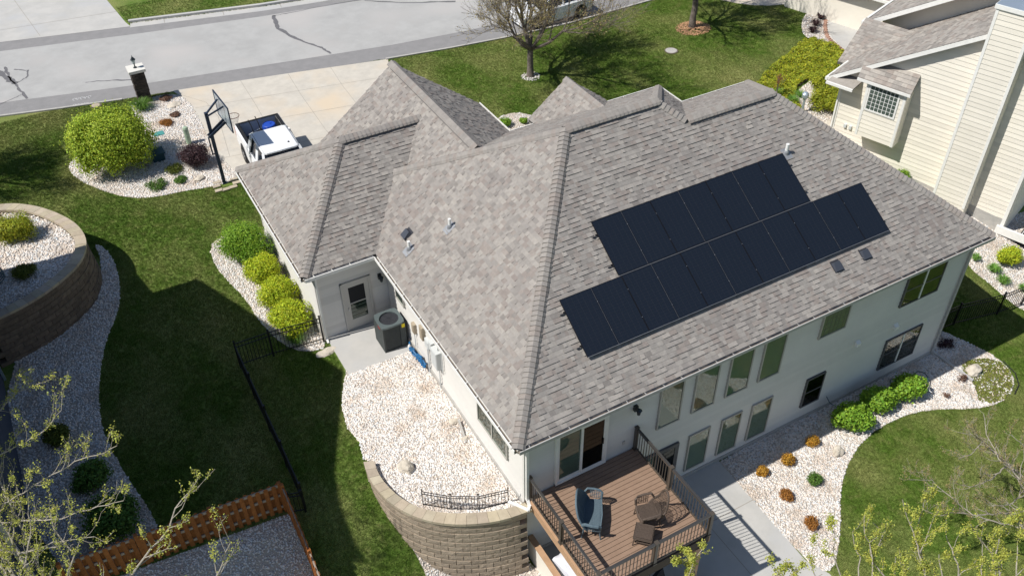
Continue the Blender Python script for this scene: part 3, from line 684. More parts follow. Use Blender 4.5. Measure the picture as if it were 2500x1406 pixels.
# ridge and hip caps: bent shingles, one mesh per line and tone, lapped up the line
capcount = 0; farcaps = MB()
def caps(p, q, nA, nB, wide=.20, step=.15, far=False, z=0.026, drop=0.):
    """p lower/leading end, q upper end; nA, nB the two slope normals"""
    global capcount
    p, q = Vector(p), Vector(q); d = (q - p); Ln = d.length; d.normalize()
    nm = (nA + nB).normalized()
    def side(n_, sgn): s_ = n_.cross(d).normalized(); return s_ if s_.dot(sgn) > 0 else -s_
    ref = d.cross(nm).normalized(); sA = side(nA, ref if nA.dot(ref) > 0 else -ref); sB = side(nB, -ref if nA.dot(ref) > 0 else ref)
    if sA.dot(sB) > .5: sB = -sB
    ms = []
    for ti in range(4):
        mb = MB(); l0, l1 = z + .036, z + .0; ln = step * 1.25; tone = TONES[[1, 2, 3, 5][ti]]
        def ring(b, lf): return [b + sA * wide + nA * lf * (.95 if z > .05 else .55), b + sA * wide * .6 + nA * (lf + .026), b + nm * (lf + .034), b + sB * wide * .6 + nB * (lf + .026), b + sB * wide + nB * lf * (.95 if z > .05 else .55)]
        a = ring(Vector((0, 0, 0)), l0); b = ring(d * ln, l1); c_ = [v - nm * .02 for v in a]
        mb.add(a + b + c_, [(i, i + 1, 6 + i, 5 + i) for i in range(4)] + [(i + 1, i, 10 + i, 11 + i) for i in range(4)], tone)
        b_ = mb
        if not far:
            me = mb.mesh('ridge_cap'); me.materials.append(M['shingle']); ms.append(me)
        else: ms.append(mb)
    n = int(Ln / step)
    for i in range(n):
        k = random.randrange(4); pos = p + d * (i * Ln / n)
        if not far and capcount < 296: inst('ridge_cap', ms[k], Matrix.Translation(pos), roof); capcount += 1
        else:
            if not far:
                me = ms[k]; vs = [Vector(v.co) + pos for v in me.vertices]; farcaps.add(vs, [tuple(f.vertices) for f in me.polygons], TONES[[1, 2, 3, 5][k]])
            else: farcaps.add([Vector(v) + pos for v in ms[k].v], ms[k].f, TONES[[1, 2, 3, 5][k]])
nS, nW, nN, nE = [Vector(v).normalized() for v in ((0, -m_, 1), (-mx_, 0, 1), (0, m_, 1), (mx_, 0, 1))]
caps((0, 0, H), (AX, Y1, Z1), nS, nW)
caps((WX, WY0, H), (WAX, WYM, WZ), nS, nW)
VX = 1.82
caps((VX, 2 * Y1 - VX * Y1 / AX, H + mx_ * VX), (AX, Y1, Z1), nW, nN, z=.02)
caps((R1, Y1, Z1), (AX, Y1, Z1), nS, nN, z=.075)
caps((R2E, Y2, Z2), (R2W, Y2, Z2), nS, nN, z=.075)
caps((R2W, Y2, Z2), (R1, Y1, Z1), nS, nE)
caps((GXM, GY1, GZ), (GXM, 9.7, GZ), nW, nE, z=.075, wide=.17)
caps((3.5, WYM, WZ), (WAX, WYM, WZ), nS, nN, z=.075)
caps((WX, WY1, H), (WAX, WYM, WZ), nW, nN, far=True)
caps((LX, 0, H), (R2E, Y2, Z2), nS, nE, far=True)
caps((LX, 2 * Y2, H), (R2E, Y2, Z2), nN, nE, far=True)
caps((X1E, 2 * Y1, H), (R1, Y1, Z1), nN, nE, far=True)
caps((EXM, EY1, EZ), (EXM, 11.4, EZ), nW, nE, far=True)
o = farcaps.build('ridge_caps', 'shingle', roof); o['kind'] = 'stuff'
# low black ridge vents under the caps
def ridge_vent(p, q, nA, nB, wide=.168, th=.045):
    p, q = Vector(p), Vector(q); d = (q - p).normalized(); mb = MB()
    for n_ in (nA, nB):
        s_ = n_.cross(d); s_ = s_ if s_.z < 0 else -s_
        mb.obox(p + n_ * .01, q - p, s_ * wide, n_ * th)
    mb.build('ridge_vent', 'vent_black', roof)
ridge_vent((AX + .35, Y1, Z1), (R1 - .25, Y1, Z1), nS, nN)
ridge_vent((R2W + .75, Y2, Z2), (R2E - .1, Y2, Z2), nS, nN)
ridge_vent((WAX + .1, WYM, WZ), (3.1, WYM, WZ), nS, nN)
ridge_vent((GXM, GY1 - .25, GZ), (GXM, 10.0, GZ), nW, nE, wide=.188)

# ---- eaves: fascia, soffit, gutters with ties
def gutter(p, q, out, label=None, ties=.62, mt='trim_white', host=None, z=None):
    """p->q along the eave at shingle edge; out = outward horizontal direction"""
    host = host or house
    z = H if z is None else z
    p = Vector((*p, z)); q = Vector((*q, z)); out = Vector((*out, 0)); d = (q - p); L_ = d.length; dn = d.normalized()
    mb = MB()
    mb.obox(p + out * .0 + Vector((0, 0, -.16)), d, out * .012, (0, 0, .135))        # back / fascia
    mb.obox(p + out * .012 + Vector((0, 0, -.14)), d, out * .085, (0, 0, .012))      # bottom
    mb.obox(p + out * .097 + Vector((0, 0, -.14)), d, out * .014, (0, 0, .125))      # front wall
    mb.obox(p + out * .090 + Vector((0, 0, -.024)), d, out * .030, (0, 0, .014))     # rolled lip
    g_ = mb.build('gutter', mt, host)
    mb = MB(); mb.obox(p + out * .0125 + Vector((0, 0, -.1275)), d, out * .084, (0, 0, .05)); mb.build('gutter_infill', 'gutter_in', g_)  # dark brown strip filling the gutter trough
    for i in range(int(L_ / ties)):
        mb = MB(); c_ = p + dn * (ties * (i + .5)); mb.obox(c_ + out * .0 + Vector((0, 0, -.012)), dn * .022, out * .10, (0, 0, .008)); mb.build('gutter_strap', mt, g_)
    mb = MB()
    mb.obox(p + Vector((0, 0, -.19)), d, -out * .38, (0, 0, .03)); mb.build('soffit', 'trim_tan', host)
    return g_
gutter((-.0, 0), (LX, 0), (0, -1), mt='gutter_grey')
gutter((0, 0), (0, WY0 - .12), (-1, 0))
gutter((WX, WY0), (-.1, WY0), (0, -1))
gutter((WX, WY0), (WX, WY1), (-1, 0))
gutter((LX, 0), (LX, 2 * Y2), (1, 0))
gutter((X1E, 2 * Y2), (LX, 2 * Y2), (0, 1), ties=1.2)
gutter((X1E, 2 * Y2), (X1E, 2 * Y1), (1, 0), ties=1.2)
gutter((7.6, 2 * Y1), (X1E, 2 * Y1), (0, 1), ties=1.2)
gutter((7.55, 2 * Y1), (7.55, GY1), (1, 0), ties=1.2)
# barge boards of the two gables
for (x0, xm, x1, y, zt) in ((GX0, GXM, GX1, GY1, GZ), (EX0, EXM, EX1, EY1, EZ)):
    mb = MB()
    for a, b in (((x0, H), (xm, zt)), ((x1, H), (xm, zt))):
        mb.extr([(a[0], y, a[1] - .16), (b[0], y, b[1] - .16), (b[0], y, b[1] - .03), (a[0], y, a[1] - .03)], (0, .03, 0))
    mb.build('barge_board', 'trim_white', house, fix=True)

# ---- wall bodies
ZT = H - .16
mb = MB(); mb.prism([(.40, .36), (17.92, .36), (17.92, 12.0), (14.4, 12.0), (14.4, 13.6), (7.2, 13.6), (7.2, 16.25), (-2.10, 16.25), (-2.10, 9.84), (.40, 9.84)], -.3, ZT)
mb.extr([(.7, 16.25, ZT), (7.3, 16.25, ZT), (4, 16.25, GZ - .15)], (0, -.2, 0))
mb.extr([(9, 14.1, 2.6), (11.9, 14.1, 2.6), (11.9, 14.1, ZT), (10.45, 14.1, EZ - .15), (9, 14.1, ZT)], (0, -1, 0))
wall = mb.build('wall', 'siding', house, fix=True)
mb = MB(); mb.box(.33, .40, .35, 9.8, 2.0, 2.78); mb.box(-2.17, -2.1, 9.84, 16.3, 2.0, 2.85); mb.box(.385, 17.95, .30, .36, -.2, .16); mb.box(17.92, 17.97, .36, 12.0, -.3, 2.9)
mb.build('foundation', 'foundation', house)
def siding(p, q, out, z0, z1, expo=.165, mtl='siding', host=house, top=None, nm='siding_board', th=.027, rg=random.Random(3)):
    """lap boards from plan point p to q; top(z)->(s0, s1) trims a course under a gable"""
    p = Vector((*p, 0)); q = Vector((*q, 0)); out = Vector((*out, 0)); d = q - p; L_ = d.length; dn = d.normalized()
    n = int(math.ceil((z1 - z0) / expo)); cache = {}
    for i in range(n):
        za = z0 + i * expo; zb = min(za + expo, z1); s0, s1 = 0, L_; t0, t1 = 0, L_
        if top:
            a = top(za); b = top(zb)
            if a is None: continue
            s0, s1 = a; t0, t1 = b if b else ((s0 + s1) / 2 - .01, (s0 + s1) / 2 + .01)
        Z = lambda s_, z, o_: p + dn * s_ + out * o_ + Vector((0, 0, z - za))
        vs = [Z(s0, za, 0), Z(s1, za, 0), Z(s1, za, th), Z(s0, za, th), Z(t0, zb, 0), Z(t1, zb, 0), Z(t1, zb, .003), Z(t0, zb, .003)]
        key = (round(zb - za, 4), s0, s1, t0, t1)
        if key not in cache or top:
            cache.setdefault(key, [])
            for v_ in range(1 if top else 4):
                mb = MB(); g_ = rg.uniform(.91, 1.04)
                mb.add(vs, [(0, 3, 2, 1), (4, 5, 6, 7), (0, 1, 5, 4), (1, 2, 6, 5), (2, 3, 7, 6), (3, 0, 4, 7)], (g_, g_, g_))
                me = mb.mesh(nm); b_ = bmesh.new(); b_.from_mesh(me); bmesh.ops.recalc_face_normals(b_, faces=b_.faces); b_.to_mesh(me); b_.free(); me.materials.append(M[mtl]); cache[key].append(me)
        inst(nm, cache[key][-1] if top else rg.choice(cache[key]), Matrix.Translation((0, 0, za)), host)
siding((.40, .36), (17.92, .36), (0, -1), .16, ZT)
siding((.40, 9.82), (.40, .36), (-1, 0), 2.78, ZT)
siding((-2.10, 9.84), (.38, 9.84), (0, -1), 2.52, ZT)
siding((-2.10, 16.25), (-2.10, 9.84), (-1, 0), 2.85, ZT)
siding((17.92, .36), (17.92, 12.0), (1, 0), 2.9, ZT)
# corner trim boards
for nm, x0, x1, y0, y1, z0 in (('corner_board', .365, .47, .325, .43, 0), ('corner_board', 17.85, 17.955, .325, .43, -.2), ('corner_board', -2.135, -2.03, 9.805, 9.91, 2.4), ('corner_board', -2.135, -2.03, 16.2, 16.29, 2.6)):
    MB().box(x0, x1, y0, y1, z0, ZT).build(nm, 'siding', house)

# ---- windows
def window(host, o, dn, out, s0, s1, z0, z1, cols=1, rows=1, frame='frame_tan', inner='blind', fw=.05, lead=False, glass='glass', label=None, sash=None):
    """o plan point on the wall, dn unit along the wall, out outward; all members stand proud of the siding"""
    o = Vector((*o, 0)); dn = Vector((*dn, 0)); out = Vector((*out, 0)); Zv = Vector((0, 0, 1)); B = lambda s_, z, d_: o + dn * s_ + out * d_ + Zv * z
    mb = MB()
    def rect(sa, sb, za, zb, da, db): mb.obox(B(sa, za, da), dn * (sb - sa), out * (db - da), Zv * (zb - za))
    rect(s0, s1, z0, z0 + fw, .0, .072); rect(s0, s1, z1 - fw, z1, .0, .07); rect(s0, s0 + fw, z0 + fw, z1 - fw, .0, .07); rect(s1 - fw, s1, z0 + fw, z1 - fw, .0, .07)
    f = mb.build('window', frame, host)
    if label: f['label'] = label
    W_ = (s1 - s0 - 2 * fw)
    for c_ in range(1, cols):
        mb = MB(); sc = s0 + fw + W_ * c_ / cols; mb.obox(B(sc - .03, z0 + fw, .02), dn * .06, out * .048, Zv * (z1 - z0 - 2 * fw)); mb.build('mullion', frame if frame != 'frame_dark' else 'trim_white', f)
    for r_ in range(1, rows):
        mb = MB(); zc = z0 + (z1 - z0) * r_ / rows; mb.obox(B(s0 + fw, zc - .02, .046), dn * W_, out * .018, Zv * .04); mb.build('sash_rail', frame, f)
    for c_ in range(cols):
        a = s0 + fw + W_ * c_ / cols + (.03 if c_ else 0); b = s0 + fw + W_ * (c_ + 1) / cols - (.03 if c_ < cols - 1 else 0)
        mb = MB(); mb.obox(B(a, z0 + fw, .048), dn * (b - a), out * .004, Zv * (z1 - z0 - 2 * fw)); mb.build('pane', glass, f)
    mb = MB(); mb.obox(B(s0 + fw, z0 + fw, .0275), dn * W_, out * .002, Zv * (z1 - z0 - 2 * fw)); mb.build('interior', 'room_mid' if inner == 'blind' else inner, f)
    if inner == 'blind':
        mb = MB(); n = int((z1 - z0 - 2 * fw) / .05)
        for i in range(n):
            z = z0 + fw + .01 + i * .05; a = B(s0 + fw + .01, z, .030); mb.obox(a, dn * (W_ - .02), out * .014, -out * .010 + Zv * .034)
        mb.build('blind', 'blind', f)
    if lead:
        mb = MB(); a, b, zc, zd = s0 + fw, s1 - fw, z0 + fw, z1 - fw; g_ = .009
        for t in (.14, .34, .5, .66, .86): mb.obox(B(a + (b - a) * t, zc, .0525), dn * g_, out * .003, Zv * (zd - zc))
        for t in (.12, .3, .5, .7, .88): mb.obox(B(a, zc + (zd - zc) * t, .0528), dn * (b - a), out * .003, Zv * g_)
        mb.build('leading', 'frame_dark', f)
    return f
SW = ((0, .345), (1, 0), (0, -1))
for a, b in ((4.92, 5.78), (6.22, 7.10), (7.52, 8.42), (8.83, 9.72)): window(house, *SW, a, b, 3.27, 5.08, inner='blind')
for a, b in ((6.34, 7.18), (7.64, 8.47), (8.90, 9.77)): window(house, *SW, a, b, .40, 2.16, inner='blind')
window(house, *SW, 11.2, 12.38, 4.0, 5.12, inner='blind', lead=True, label='leaded glass window with small diamond and square panes')
window(house, *SW, 14.93, 16.75, 3.68, 5.09, cols=2, rows=2, frame='frame_dark', inner='dark_room')
window(house, *SW, 14.92, 16.70, .68, 2.15, cols=2, rows=2, frame='frame_dark', inner='dark_room')
window(house, *SW, 11.26, 12.1, .73, 2.10, cols=1, rows=2, frame='frame_dark', inner='dark_room', glass='glass_dark')
WW = ((.385, 0), (0, 1), (-1, 0))
window(house, *WW, 1.22, 3.03, 3.70, 4.98, cols=2, inner='room_mid')
window(house, *WW, 8.28, 8.95, 4.05, 5.1, inner='room_mid')
# sliding patio door to the deck and the walk-out door below
def slider(s0, s1, z0, z1, name, fr='trim_white'):
    o = Vector((0, .345, 0)); mb = MB(); Zv = Vector((0, 0, 1)); fw = .07
    def rect(mb, sa, sb, za, zb, d0, d1): mb.box(sa, sb, .345 - d1, .345 - d0, za, zb)
    rect(mb, s0, s1, z1 - fw, z1, 0, .09); rect(mb, s0, s0 + fw, z0, z1 - fw, 0, .09); rect(mb, s1 - fw, s1, z0, z1 - fw, 0, .09); rect(mb, s0, s1, z0, z0 + .05, 0, .10)
    d = mb.build(name, fr, house)
    mid = (s0 + s1) / 2
    for a, b, dp, gl, bk in ((s0 + fw, mid + .04, .02, 'glass', 'room_light'), (mid - .04, s1 - fw, .055, 'glass_dark', 'screen')):
        mb = MB(); sw = .075
        for c_ in ((a, b, z1 - fw - sw, z1 - fw), (a, b, z0 + .05, z0 + .05 + sw * 1.3), (a, a + sw, z0 + .15, z1 - fw - sw), (b - sw, b, z0 + .15, z1 - fw - sw)): rect(mb, c_[0], c_[1], c_[2], c_[3], dp, dp + .03)
        mb.build('sash', fr, d)
        mb = MB(); rect(mb, a + sw, b - sw, z0 + .15, z1 - fw - sw, dp + .012, dp + .016); mb.build('pane', gl, d)
        mb = MB(); rect(mb, a + sw, b - sw, z0 + .15, z1 - fw - sw, dp + .008, dp + .0095); mb.build('interior', bk, d)
    MB().box(s1 - .17, s1 - .14, .345 - .11, .345 - .085, (z0 + z1) / 2 - .12, (z0 + z1) / 2 + .12).build('handle', 'plastic_black', d)
    return d
slider(1.36, 3.10, 2.96, 5.08, 'patio_door')
slider(4.2, 5.92, .06, 2.15, 'walkout_door', 'frame_dark')
# garden door of the garage wing, with a half-height storm glass
mb = MB()
mb.box(-1.30, -1.22, 9.76, 9.84, 2.56, 4.66); mb.box(-.30, -.22, 9.76, 9.84, 2.56, 4.66); mb.box(-1.30, -.22, 9.755, 9.84, 4.58, 4.66)
d = mb.build('side_door', 'trim_tan', house)
mb = MB(); mb.box(-1.22, -1.04, 9.79, 9.82, 2.56, 4.58); mb.box(-.46, -.30, 9.79, 9.82, 2.56, 4.58); mb.box(-1.04, -.46, 9.79, 9.82, 4.4, 4.58); mb.box(-1.04, -.46, 9.79, 9.82, 2.56, 2.98)
mb.box(-1.04, -.46, 9.785, 9.815, 3.68, 3.715); mb.build('storm_frame', 'trim_tan', d)
MB().box(-1.04, -.46, 9.803, 9.806, 2.98, 3.68).build('pane', 'glass', d); MB().box(-1.04, -.46, 9.803, 9.806, 3.715, 4.4).build('screen', 'screen', d)
MB().box(-1.04, -.46, 9.815, 9.818, 2.98, 4.4).build('interior', 'room_mid', d)
MB().tube([(-1.13, 9.79, 3.55), (-1.13, 9.73, 3.55), (-1.13, 9.73, 3.45)], .014).build('handle', 'alu', d)
# garage doors and front door on the street side
for x0, x1 in ((-1.7, .7), (1.2, 6.4)):
    d = MB().box(x0, x1, 16.25, 16.29, 2.9, 5.05).build('garage_door', 'trim_white', house)
    for i in range(4): MB().box(x0 + .06, x1 - .06, 16.29, 16.31, 2.95 + i * .52, 3.43 + i * .52).build('door_panel', 'trim_white', d)
MB().box(10.0, 10.95, 14.1, 14.15, 2.85, 4.95).build('front_door', 'deck_dark', house)

# ---- downspouts
def downspout(pts, wd=.075, mt='trim_white', label=None):
    mb = MB()
    for a, b in zip(pts[:-1], pts[1:]): mb.bar(a, b, wd, wd * .8)
    for p_ in pts[1:-1]: mb.box(p_[0] - wd * .52, p_[0] + wd * .52, p_[1] - wd * .52, p_[1] + wd * .52, p_[2] - wd * .52, p_[2] + wd * .52)
    o = mb.build('downspout', mt, house)
    if label: o['label'] = label
downspout([(18.2, -.05, H - .15), (17.90, .27, H - .45), (17.90, .27, .22), (18.05, .1, .10), (18.12, -1.45, .08)], .085, 'gutter_grey')
downspout([(.05, .12, H - .15), (.44, .27, H - .45), (.44, .27, 2.95), (.42, .12, 2.82), (.30, -.02, 2.84)], .085)
downspout([(.32, -.02, 2.84), (-.02, .55, 2.80)], .085)
downspout([(-2.4, WY0 - .05, H - .15), (-2.08, 9.74, H - .4), (-2.08, 9.74, 2.62), (-2.1, 9.55, 2.55)], .07)
# ---- wall lights, outlets, dryer vents
def wall_lamp(c, out):
    c = Vector(c); out = Vector(out); mb = MB(); mb.box(*[v for k in range(3) for v in ((c - Vector((.06, .06, .1)))[k], (c + Vector((.06, .06, .1)))[k])])
    mb.bar(c + Vector((0, 0, .05)), c + out * .16 + Vector((0, 0, .1)), .03)
    mb.lathe(c + out * .16 + Vector((0, 0, -.16)), [(.02, 0), (.05, .05), (.075, .2), (.095, .21), (.01, .29)], 8)
    o = mb.build('wall_lantern', 'lantern', house)
    MB().lathe(c + out * .16 + Vector((0, 0, -.13)), [(.045, 0), (.07, .14)], 8).build('lens', 'lantern_glass', o)
wall_lamp((4.04, .30, 4.75), (0, -1, 0)); wall_lamp((.12, 9.79, 4.45), (0, -1, 0))
for x, z in ((15.12, 2.76), (13.3, 2.84)):
    MB().extr([(x - .09, .34, z - .1), (x - .09, .34, z + .1), (x - .09, .22, z + .02), (x - .09, .22, z - .1)], (.18, 0, 0)).build('dryer_vent', 'trim_white', house, fix=True)
MB().box(3.72, 3.80, .32, .345, 3.3, 3.42).build('outlet', 'trim_tan', house)

# ---- things on the west wall: meters, conduit, AC disconnect
for nm, y0, y1, z0, z1, dp, mt in (('disconnect_box', 7.45, 7.65, 3.55, 3.95, .11, 'box_tan'), ('junction_box', 6.72, 6.95, 3.85, 4.4, .12, 'box_tan'), ('cable_box', 6.30, 6.62, 3.75, 4.1, .10, 'box_grey'),
                                   ('meter_box', 5.50, 5.92, 3.60, 4.32, .20, 'box_grey'), ('conduit_box', 6.02, 6.26, 3.95, 4.3, .12, 'box_grey')):
    o = MB().box(.385 - dp, .385, y0, y1, z0, z1).build(nm, mt, house)
    MB().box(.385 - dp - .012, .385 - dp, y0 + .03, y1 - .03, z0 + .03, z1 - .03).build('cover', mt, o)
mb = MB()
for y, z0, z1, r in ((6.50, 2.6, 3.8, .03), (5.66, 2.6, 3.6, .022), (5.38, 3.6, 4.75, .022), (7.55, 2.9, 3.6, .018)): mb.tube([(.32, y, z0), (.32, y, z1)], r, 8)
mb.tube([(.32, 5.66, 4.32), (.32, 5.6, 4.6), (.32, 5.45, 4.85), (.3, 5.4, 5.2)], .022, 8)
mb.build('conduit', 'box_grey', house)

# ---- things on the roof
def on_plane(pl, x, y): u, t = pl.ut(x, y); return pl.pt(u, t)
PS, PWp = planes[0][1], planes[1][1]
def pipe_vent(pl, x, y, lab, h=.34, r=.05):
    p = on_plane(pl, x, y); t = thing('vent_pipe', lab, 'vent pipe', tuple(p), 0, 'plastic vent pipes on the roof')
    mb = MB(); mb.obox(p - pl.U * .16 - pl.up * .22 + pl.n * .022, pl.U * .32, pl.up * .40, pl.n * .006); mb.build('flashing', 'flashing', t)
    MB().lathe(p, [(.095, -.02), (.085, .08), (.062, .13)], 14).build('boot', 'flashing', t)
    mb = MB(); mb.lathe(p, [(r, 0), (r, h)], 14); mb.build('pipe', 'pvc', t, smooth=False)
pipe_vent(PWp, .78, 8.40, 'white pipe stub beside the square black vent on the left slope')
pipe_vent(PWp, 1.95, 7.72, 'white pipe alone on the left slope, right of the square vent')
pipe_vent(PS, 12.47, 4.34, 'white pipe at the top right corner of the upper solar row', .36, .055)
def box_vent(pl, x, y, lab, s=.15):
    p = on_plane(pl, x, y); t = thing('roof_vent', lab, 'roof vent', tuple(p), 0, 'square roof vents')
    mb = MB(); mb.obox(p - pl.U * s * 1.15 - pl.up * s * 1.1 + pl.n * .022, pl.U * s * 2.3, pl.up * s * 2.6, pl.n * .006); mb.build('flange', 'vent_black', t)
    mb = MB(); a = p - pl.U * s - pl.up * s
    mb.add([a + pl.n * .09, a + pl.U * 2 * s + pl.n * .09, a + pl.U * 1.8 * s + pl.up * 1.9 * s + pl.n * .13, a + pl.U * .2 * s + pl.up * 1.9 * s + pl.n * .13,
            a + pl.n * .04, a + pl.U * 2 * s + pl.n * .04, a + pl.U * 2 * s + pl.up * 2.1 * s + pl.n * .025, a + pl.up * 2.1 * s + pl.n * .025],
           [(0, 1, 2, 3), (0, 4, 5, 1), (1, 5, 6, 2), (2, 6, 7, 3), (3, 7, 4, 0)]); mb.build('hood', 'vent_hood', t, fix=True)
box_vent(PWp, .97, 8.98, 'square black vent on the left slope above two white pipes')
box_vent(PS, 11.95, .92, 'square black vent below the solar panels, the left one of two')
box_vent(PS, 13.15, .92, 'square black vent below the solar panels, the right one nearest the corner')

# ---- solar panels
PWD, PLN, PIT = 1.036, 1.79, 1.0475
def panel_mesh():
    o0 = Plane((0, 0), (1, 0), (0, 1), m_, 0.); fr = MB(); n0 = o0.n; th = .035; f_ = .012
    P_ = lambda u, s_, o_: o0.U * u + o0.up * s_ + n0 * o_
    for (u0, u1, s0, s1) in ((0, PWD, 0, f_), (0, PWD, PLN - f_, PLN), (0, f_, f_, PLN - f_), (PWD - f_, PWD, f_, PLN - f_)):
        fr.obox(P_(u0, s0, .10), P_(u1, s0, .10) - P_(u0, s0, .10), P_(u0, s1, .10) - P_(u0, s0, .10), n0 * th)
    gl = MB(); gl.obox(P_(f_, f_, .12), o0.U * (PWD - 2 * f_), o0.up * (PLN - 2 * f_), n0 * .011)
    bb = MB()
    for i in range(1, 6): bb.obox(P_(f_ + (PWD - 2 * f_) * i / 6 - .0015, f_, .1312), o0.U * .003, o0.up * (PLN - 2 * f_), n0 * .0006)
    for i in range(1, 20): bb.obox(P_(f_, f_ + (PLN - 2 * f_) * i / 20 - .001, .1313), o0.U * (PWD - 2 * f_), o0.up * .002, n0 * .0006)
    ms = []
    for b_, m__ in ((fr, 'panel_frame'), (gl, 'panel_cell'), (bb, 'vent_black')): me = b_.mesh('p'); me.materials.append(M[m__]); ms.append(me)
    return ms
pm = panel_mesh(); ORD = ['first', 'second', 'third', 'fourth', 'fifth', 'sixth', 'seventh', 'eighth', 'ninth', 'tenth', 'eleventh']
for row, (cnt, u0, s0) in enumerate(((11, 2.90, 1.49), (7, 2.90 + 2 * PIT - .07, 1.49 + PLN + .035))):
    for i in range(cnt):
        p = PS.pt(u0 + i * PIT, s0 / PS.hyp)
        where = 'lower long row' if row == 0 else 'upper short row'
        lab = f'black solar panel, {ORD[i]} from the left in the {where}'
        if i == cnt - 1: lab = f'black solar panel at the right-hand end of the {where}'
        t = thing('photovoltaic_module', lab, 'solar panel', tuple(p), 0, 'black solar panels on the rear roof slope')
        for nm, me in zip(('frame', 'cell_sheet', 'cell_lines'), pm): o = bpy.data.objects.new(nm, me); COL.objects.link(o); o.parent = t
rack = thing('mounting_rack', 'thin metal rails and clamps holding up the two rows of solar panels', 'rack', tuple(PS.pt(2.9, 1.3)))
for (u0, u1, s) in ((2.86, 2.90 + 11 * PIT + .0, 1.49 + .35), (2.86, 2.90 + 11 * PIT + .0, 1.49 + 1.4), (4.88, 12.30, 3.32 + .35), (4.88, 12.30, 3.32 + 1.35)):
    mb = MB(); mb.obox(PS.pt(u0, s / PS.hyp, .05), PS.U * (u1 - u0), PS.up * .04, PS.n * .045); mb.build('rail', 'panel_frame', rack)
    for k in range(2): mb = MB(); mb.obox(PS.pt(u0 - .10 * (1 - k) if k == 0 else u1, s / PS.hyp - .02, .02), PS.U * .10, PS.up * .028, PS.n * .05); mb.build('end_clamp', 'vent_black', rack)
for (u0, u1, s) in ((2.90, 2.90 + 11 * PIT - .01, 1.478), (2.90 + 2 * PIT - .07, 2.90 + 9 * PIT - .08, 1.49 + PLN + .008)):
    mb = MB(); mb.obox(PS.pt(u0, s / PS.hyp, .118), PS.U * (u1 - u0), PS.up * .010, PS.n * .019); mb.build('edge_strip', 'edge_alu', rack)
for row, (cnt, u0, s0) in enumerate(((11, 2.90, 1.49), (7, 2.90 + 2 * PIT - .07, 1.49 + PLN + .035))):
    for i in range(1, cnt):
        for k in (.25, .75): mb = MB(); mb.obox(PS.pt(u0 + i * PIT - .016, (s0 + PLN * k) / PS.hyp, .134), PS.U * .016, PS.up * .02, PS.n * .005); mb.build('mid_clamp', 'edge_alu', rack)
        if i % 2 == 1: mb = MB(); mb.obox(PS.pt(u0 + i * PIT - .011, s0 / PS.hyp, .125), PS.U * .006, PS.up * PLN, PS.n * .0085); mb.build('seam_strip', 'panel_seam', rack)
# ================================================================== FOLIAGE TOOLS
def quads_mesh(name, V, tone, mtl):
    """V (k,4,3) quads, tone (k,3)"""
    k = len(V); me = bpy.data.meshes.new(name); me.vertices.add(k * 4); me.vertices.foreach_set('co', V.reshape(-1).astype(np.float32))
    me.loops.add(k * 4); me.loops.foreach_set('vertex_index', np.arange(k * 4, dtype=np.int32)); me.polygons.add(k)
    me.polygons.foreach_set('loop_start', np.arange(0, k * 4, 4, dtype=np.int32)); me.polygons.foreach_set('loop_total', np.full(k, 4, dtype=np.int32)); me.update(calc_edges=True)
    at = me.color_attributes.new('tone', 'FLOAT_COLOR', 'CORNER'); c_ = np.concatenate([tone, np.ones((k, 1))], 1)
    at.data.foreach_set('color', np.repeat(c_, 4, axis=0).astype(np.float32).ravel()); me.materials.append(M[mtl]); return me
def leaf_quads(P_, Nrm, size, rg, narrow=.6, spread=.6):
    """diamond leaves at points P_ facing roughly Nrm"""
    k = len(P_); n_ = Nrm + rg.normal(0, spread, (k, 3)); n_ /= np.linalg.norm(n_, axis=1, keepdims=True) + 1e-9
    a = rg.normal(0, 1, (k, 3)); a -= n_ * (a * n_).sum(1, keepdims=True); a /= np.linalg.norm(a, axis=1, keepdims=True) + 1e-9; b = np.cross(n_, a)
    s = (size * rg.uniform(.65, 1.3, k))[:, None]
    return np.stack([P_ - a * s * .5, P_ + b * s * .5 * narrow - a * s * .05, P_ + a * s * .5, P_ - b * s * .5 * narrow - a * s * .05], 1)
def tones(rg, k, var=.22, hue=.08):
    t = rg.normal(1, var, k).clip(.45, 1.6); h = rg.normal(0, hue, k); return np.stack([t * (1 + h), t, t * (1 - h)], 1)
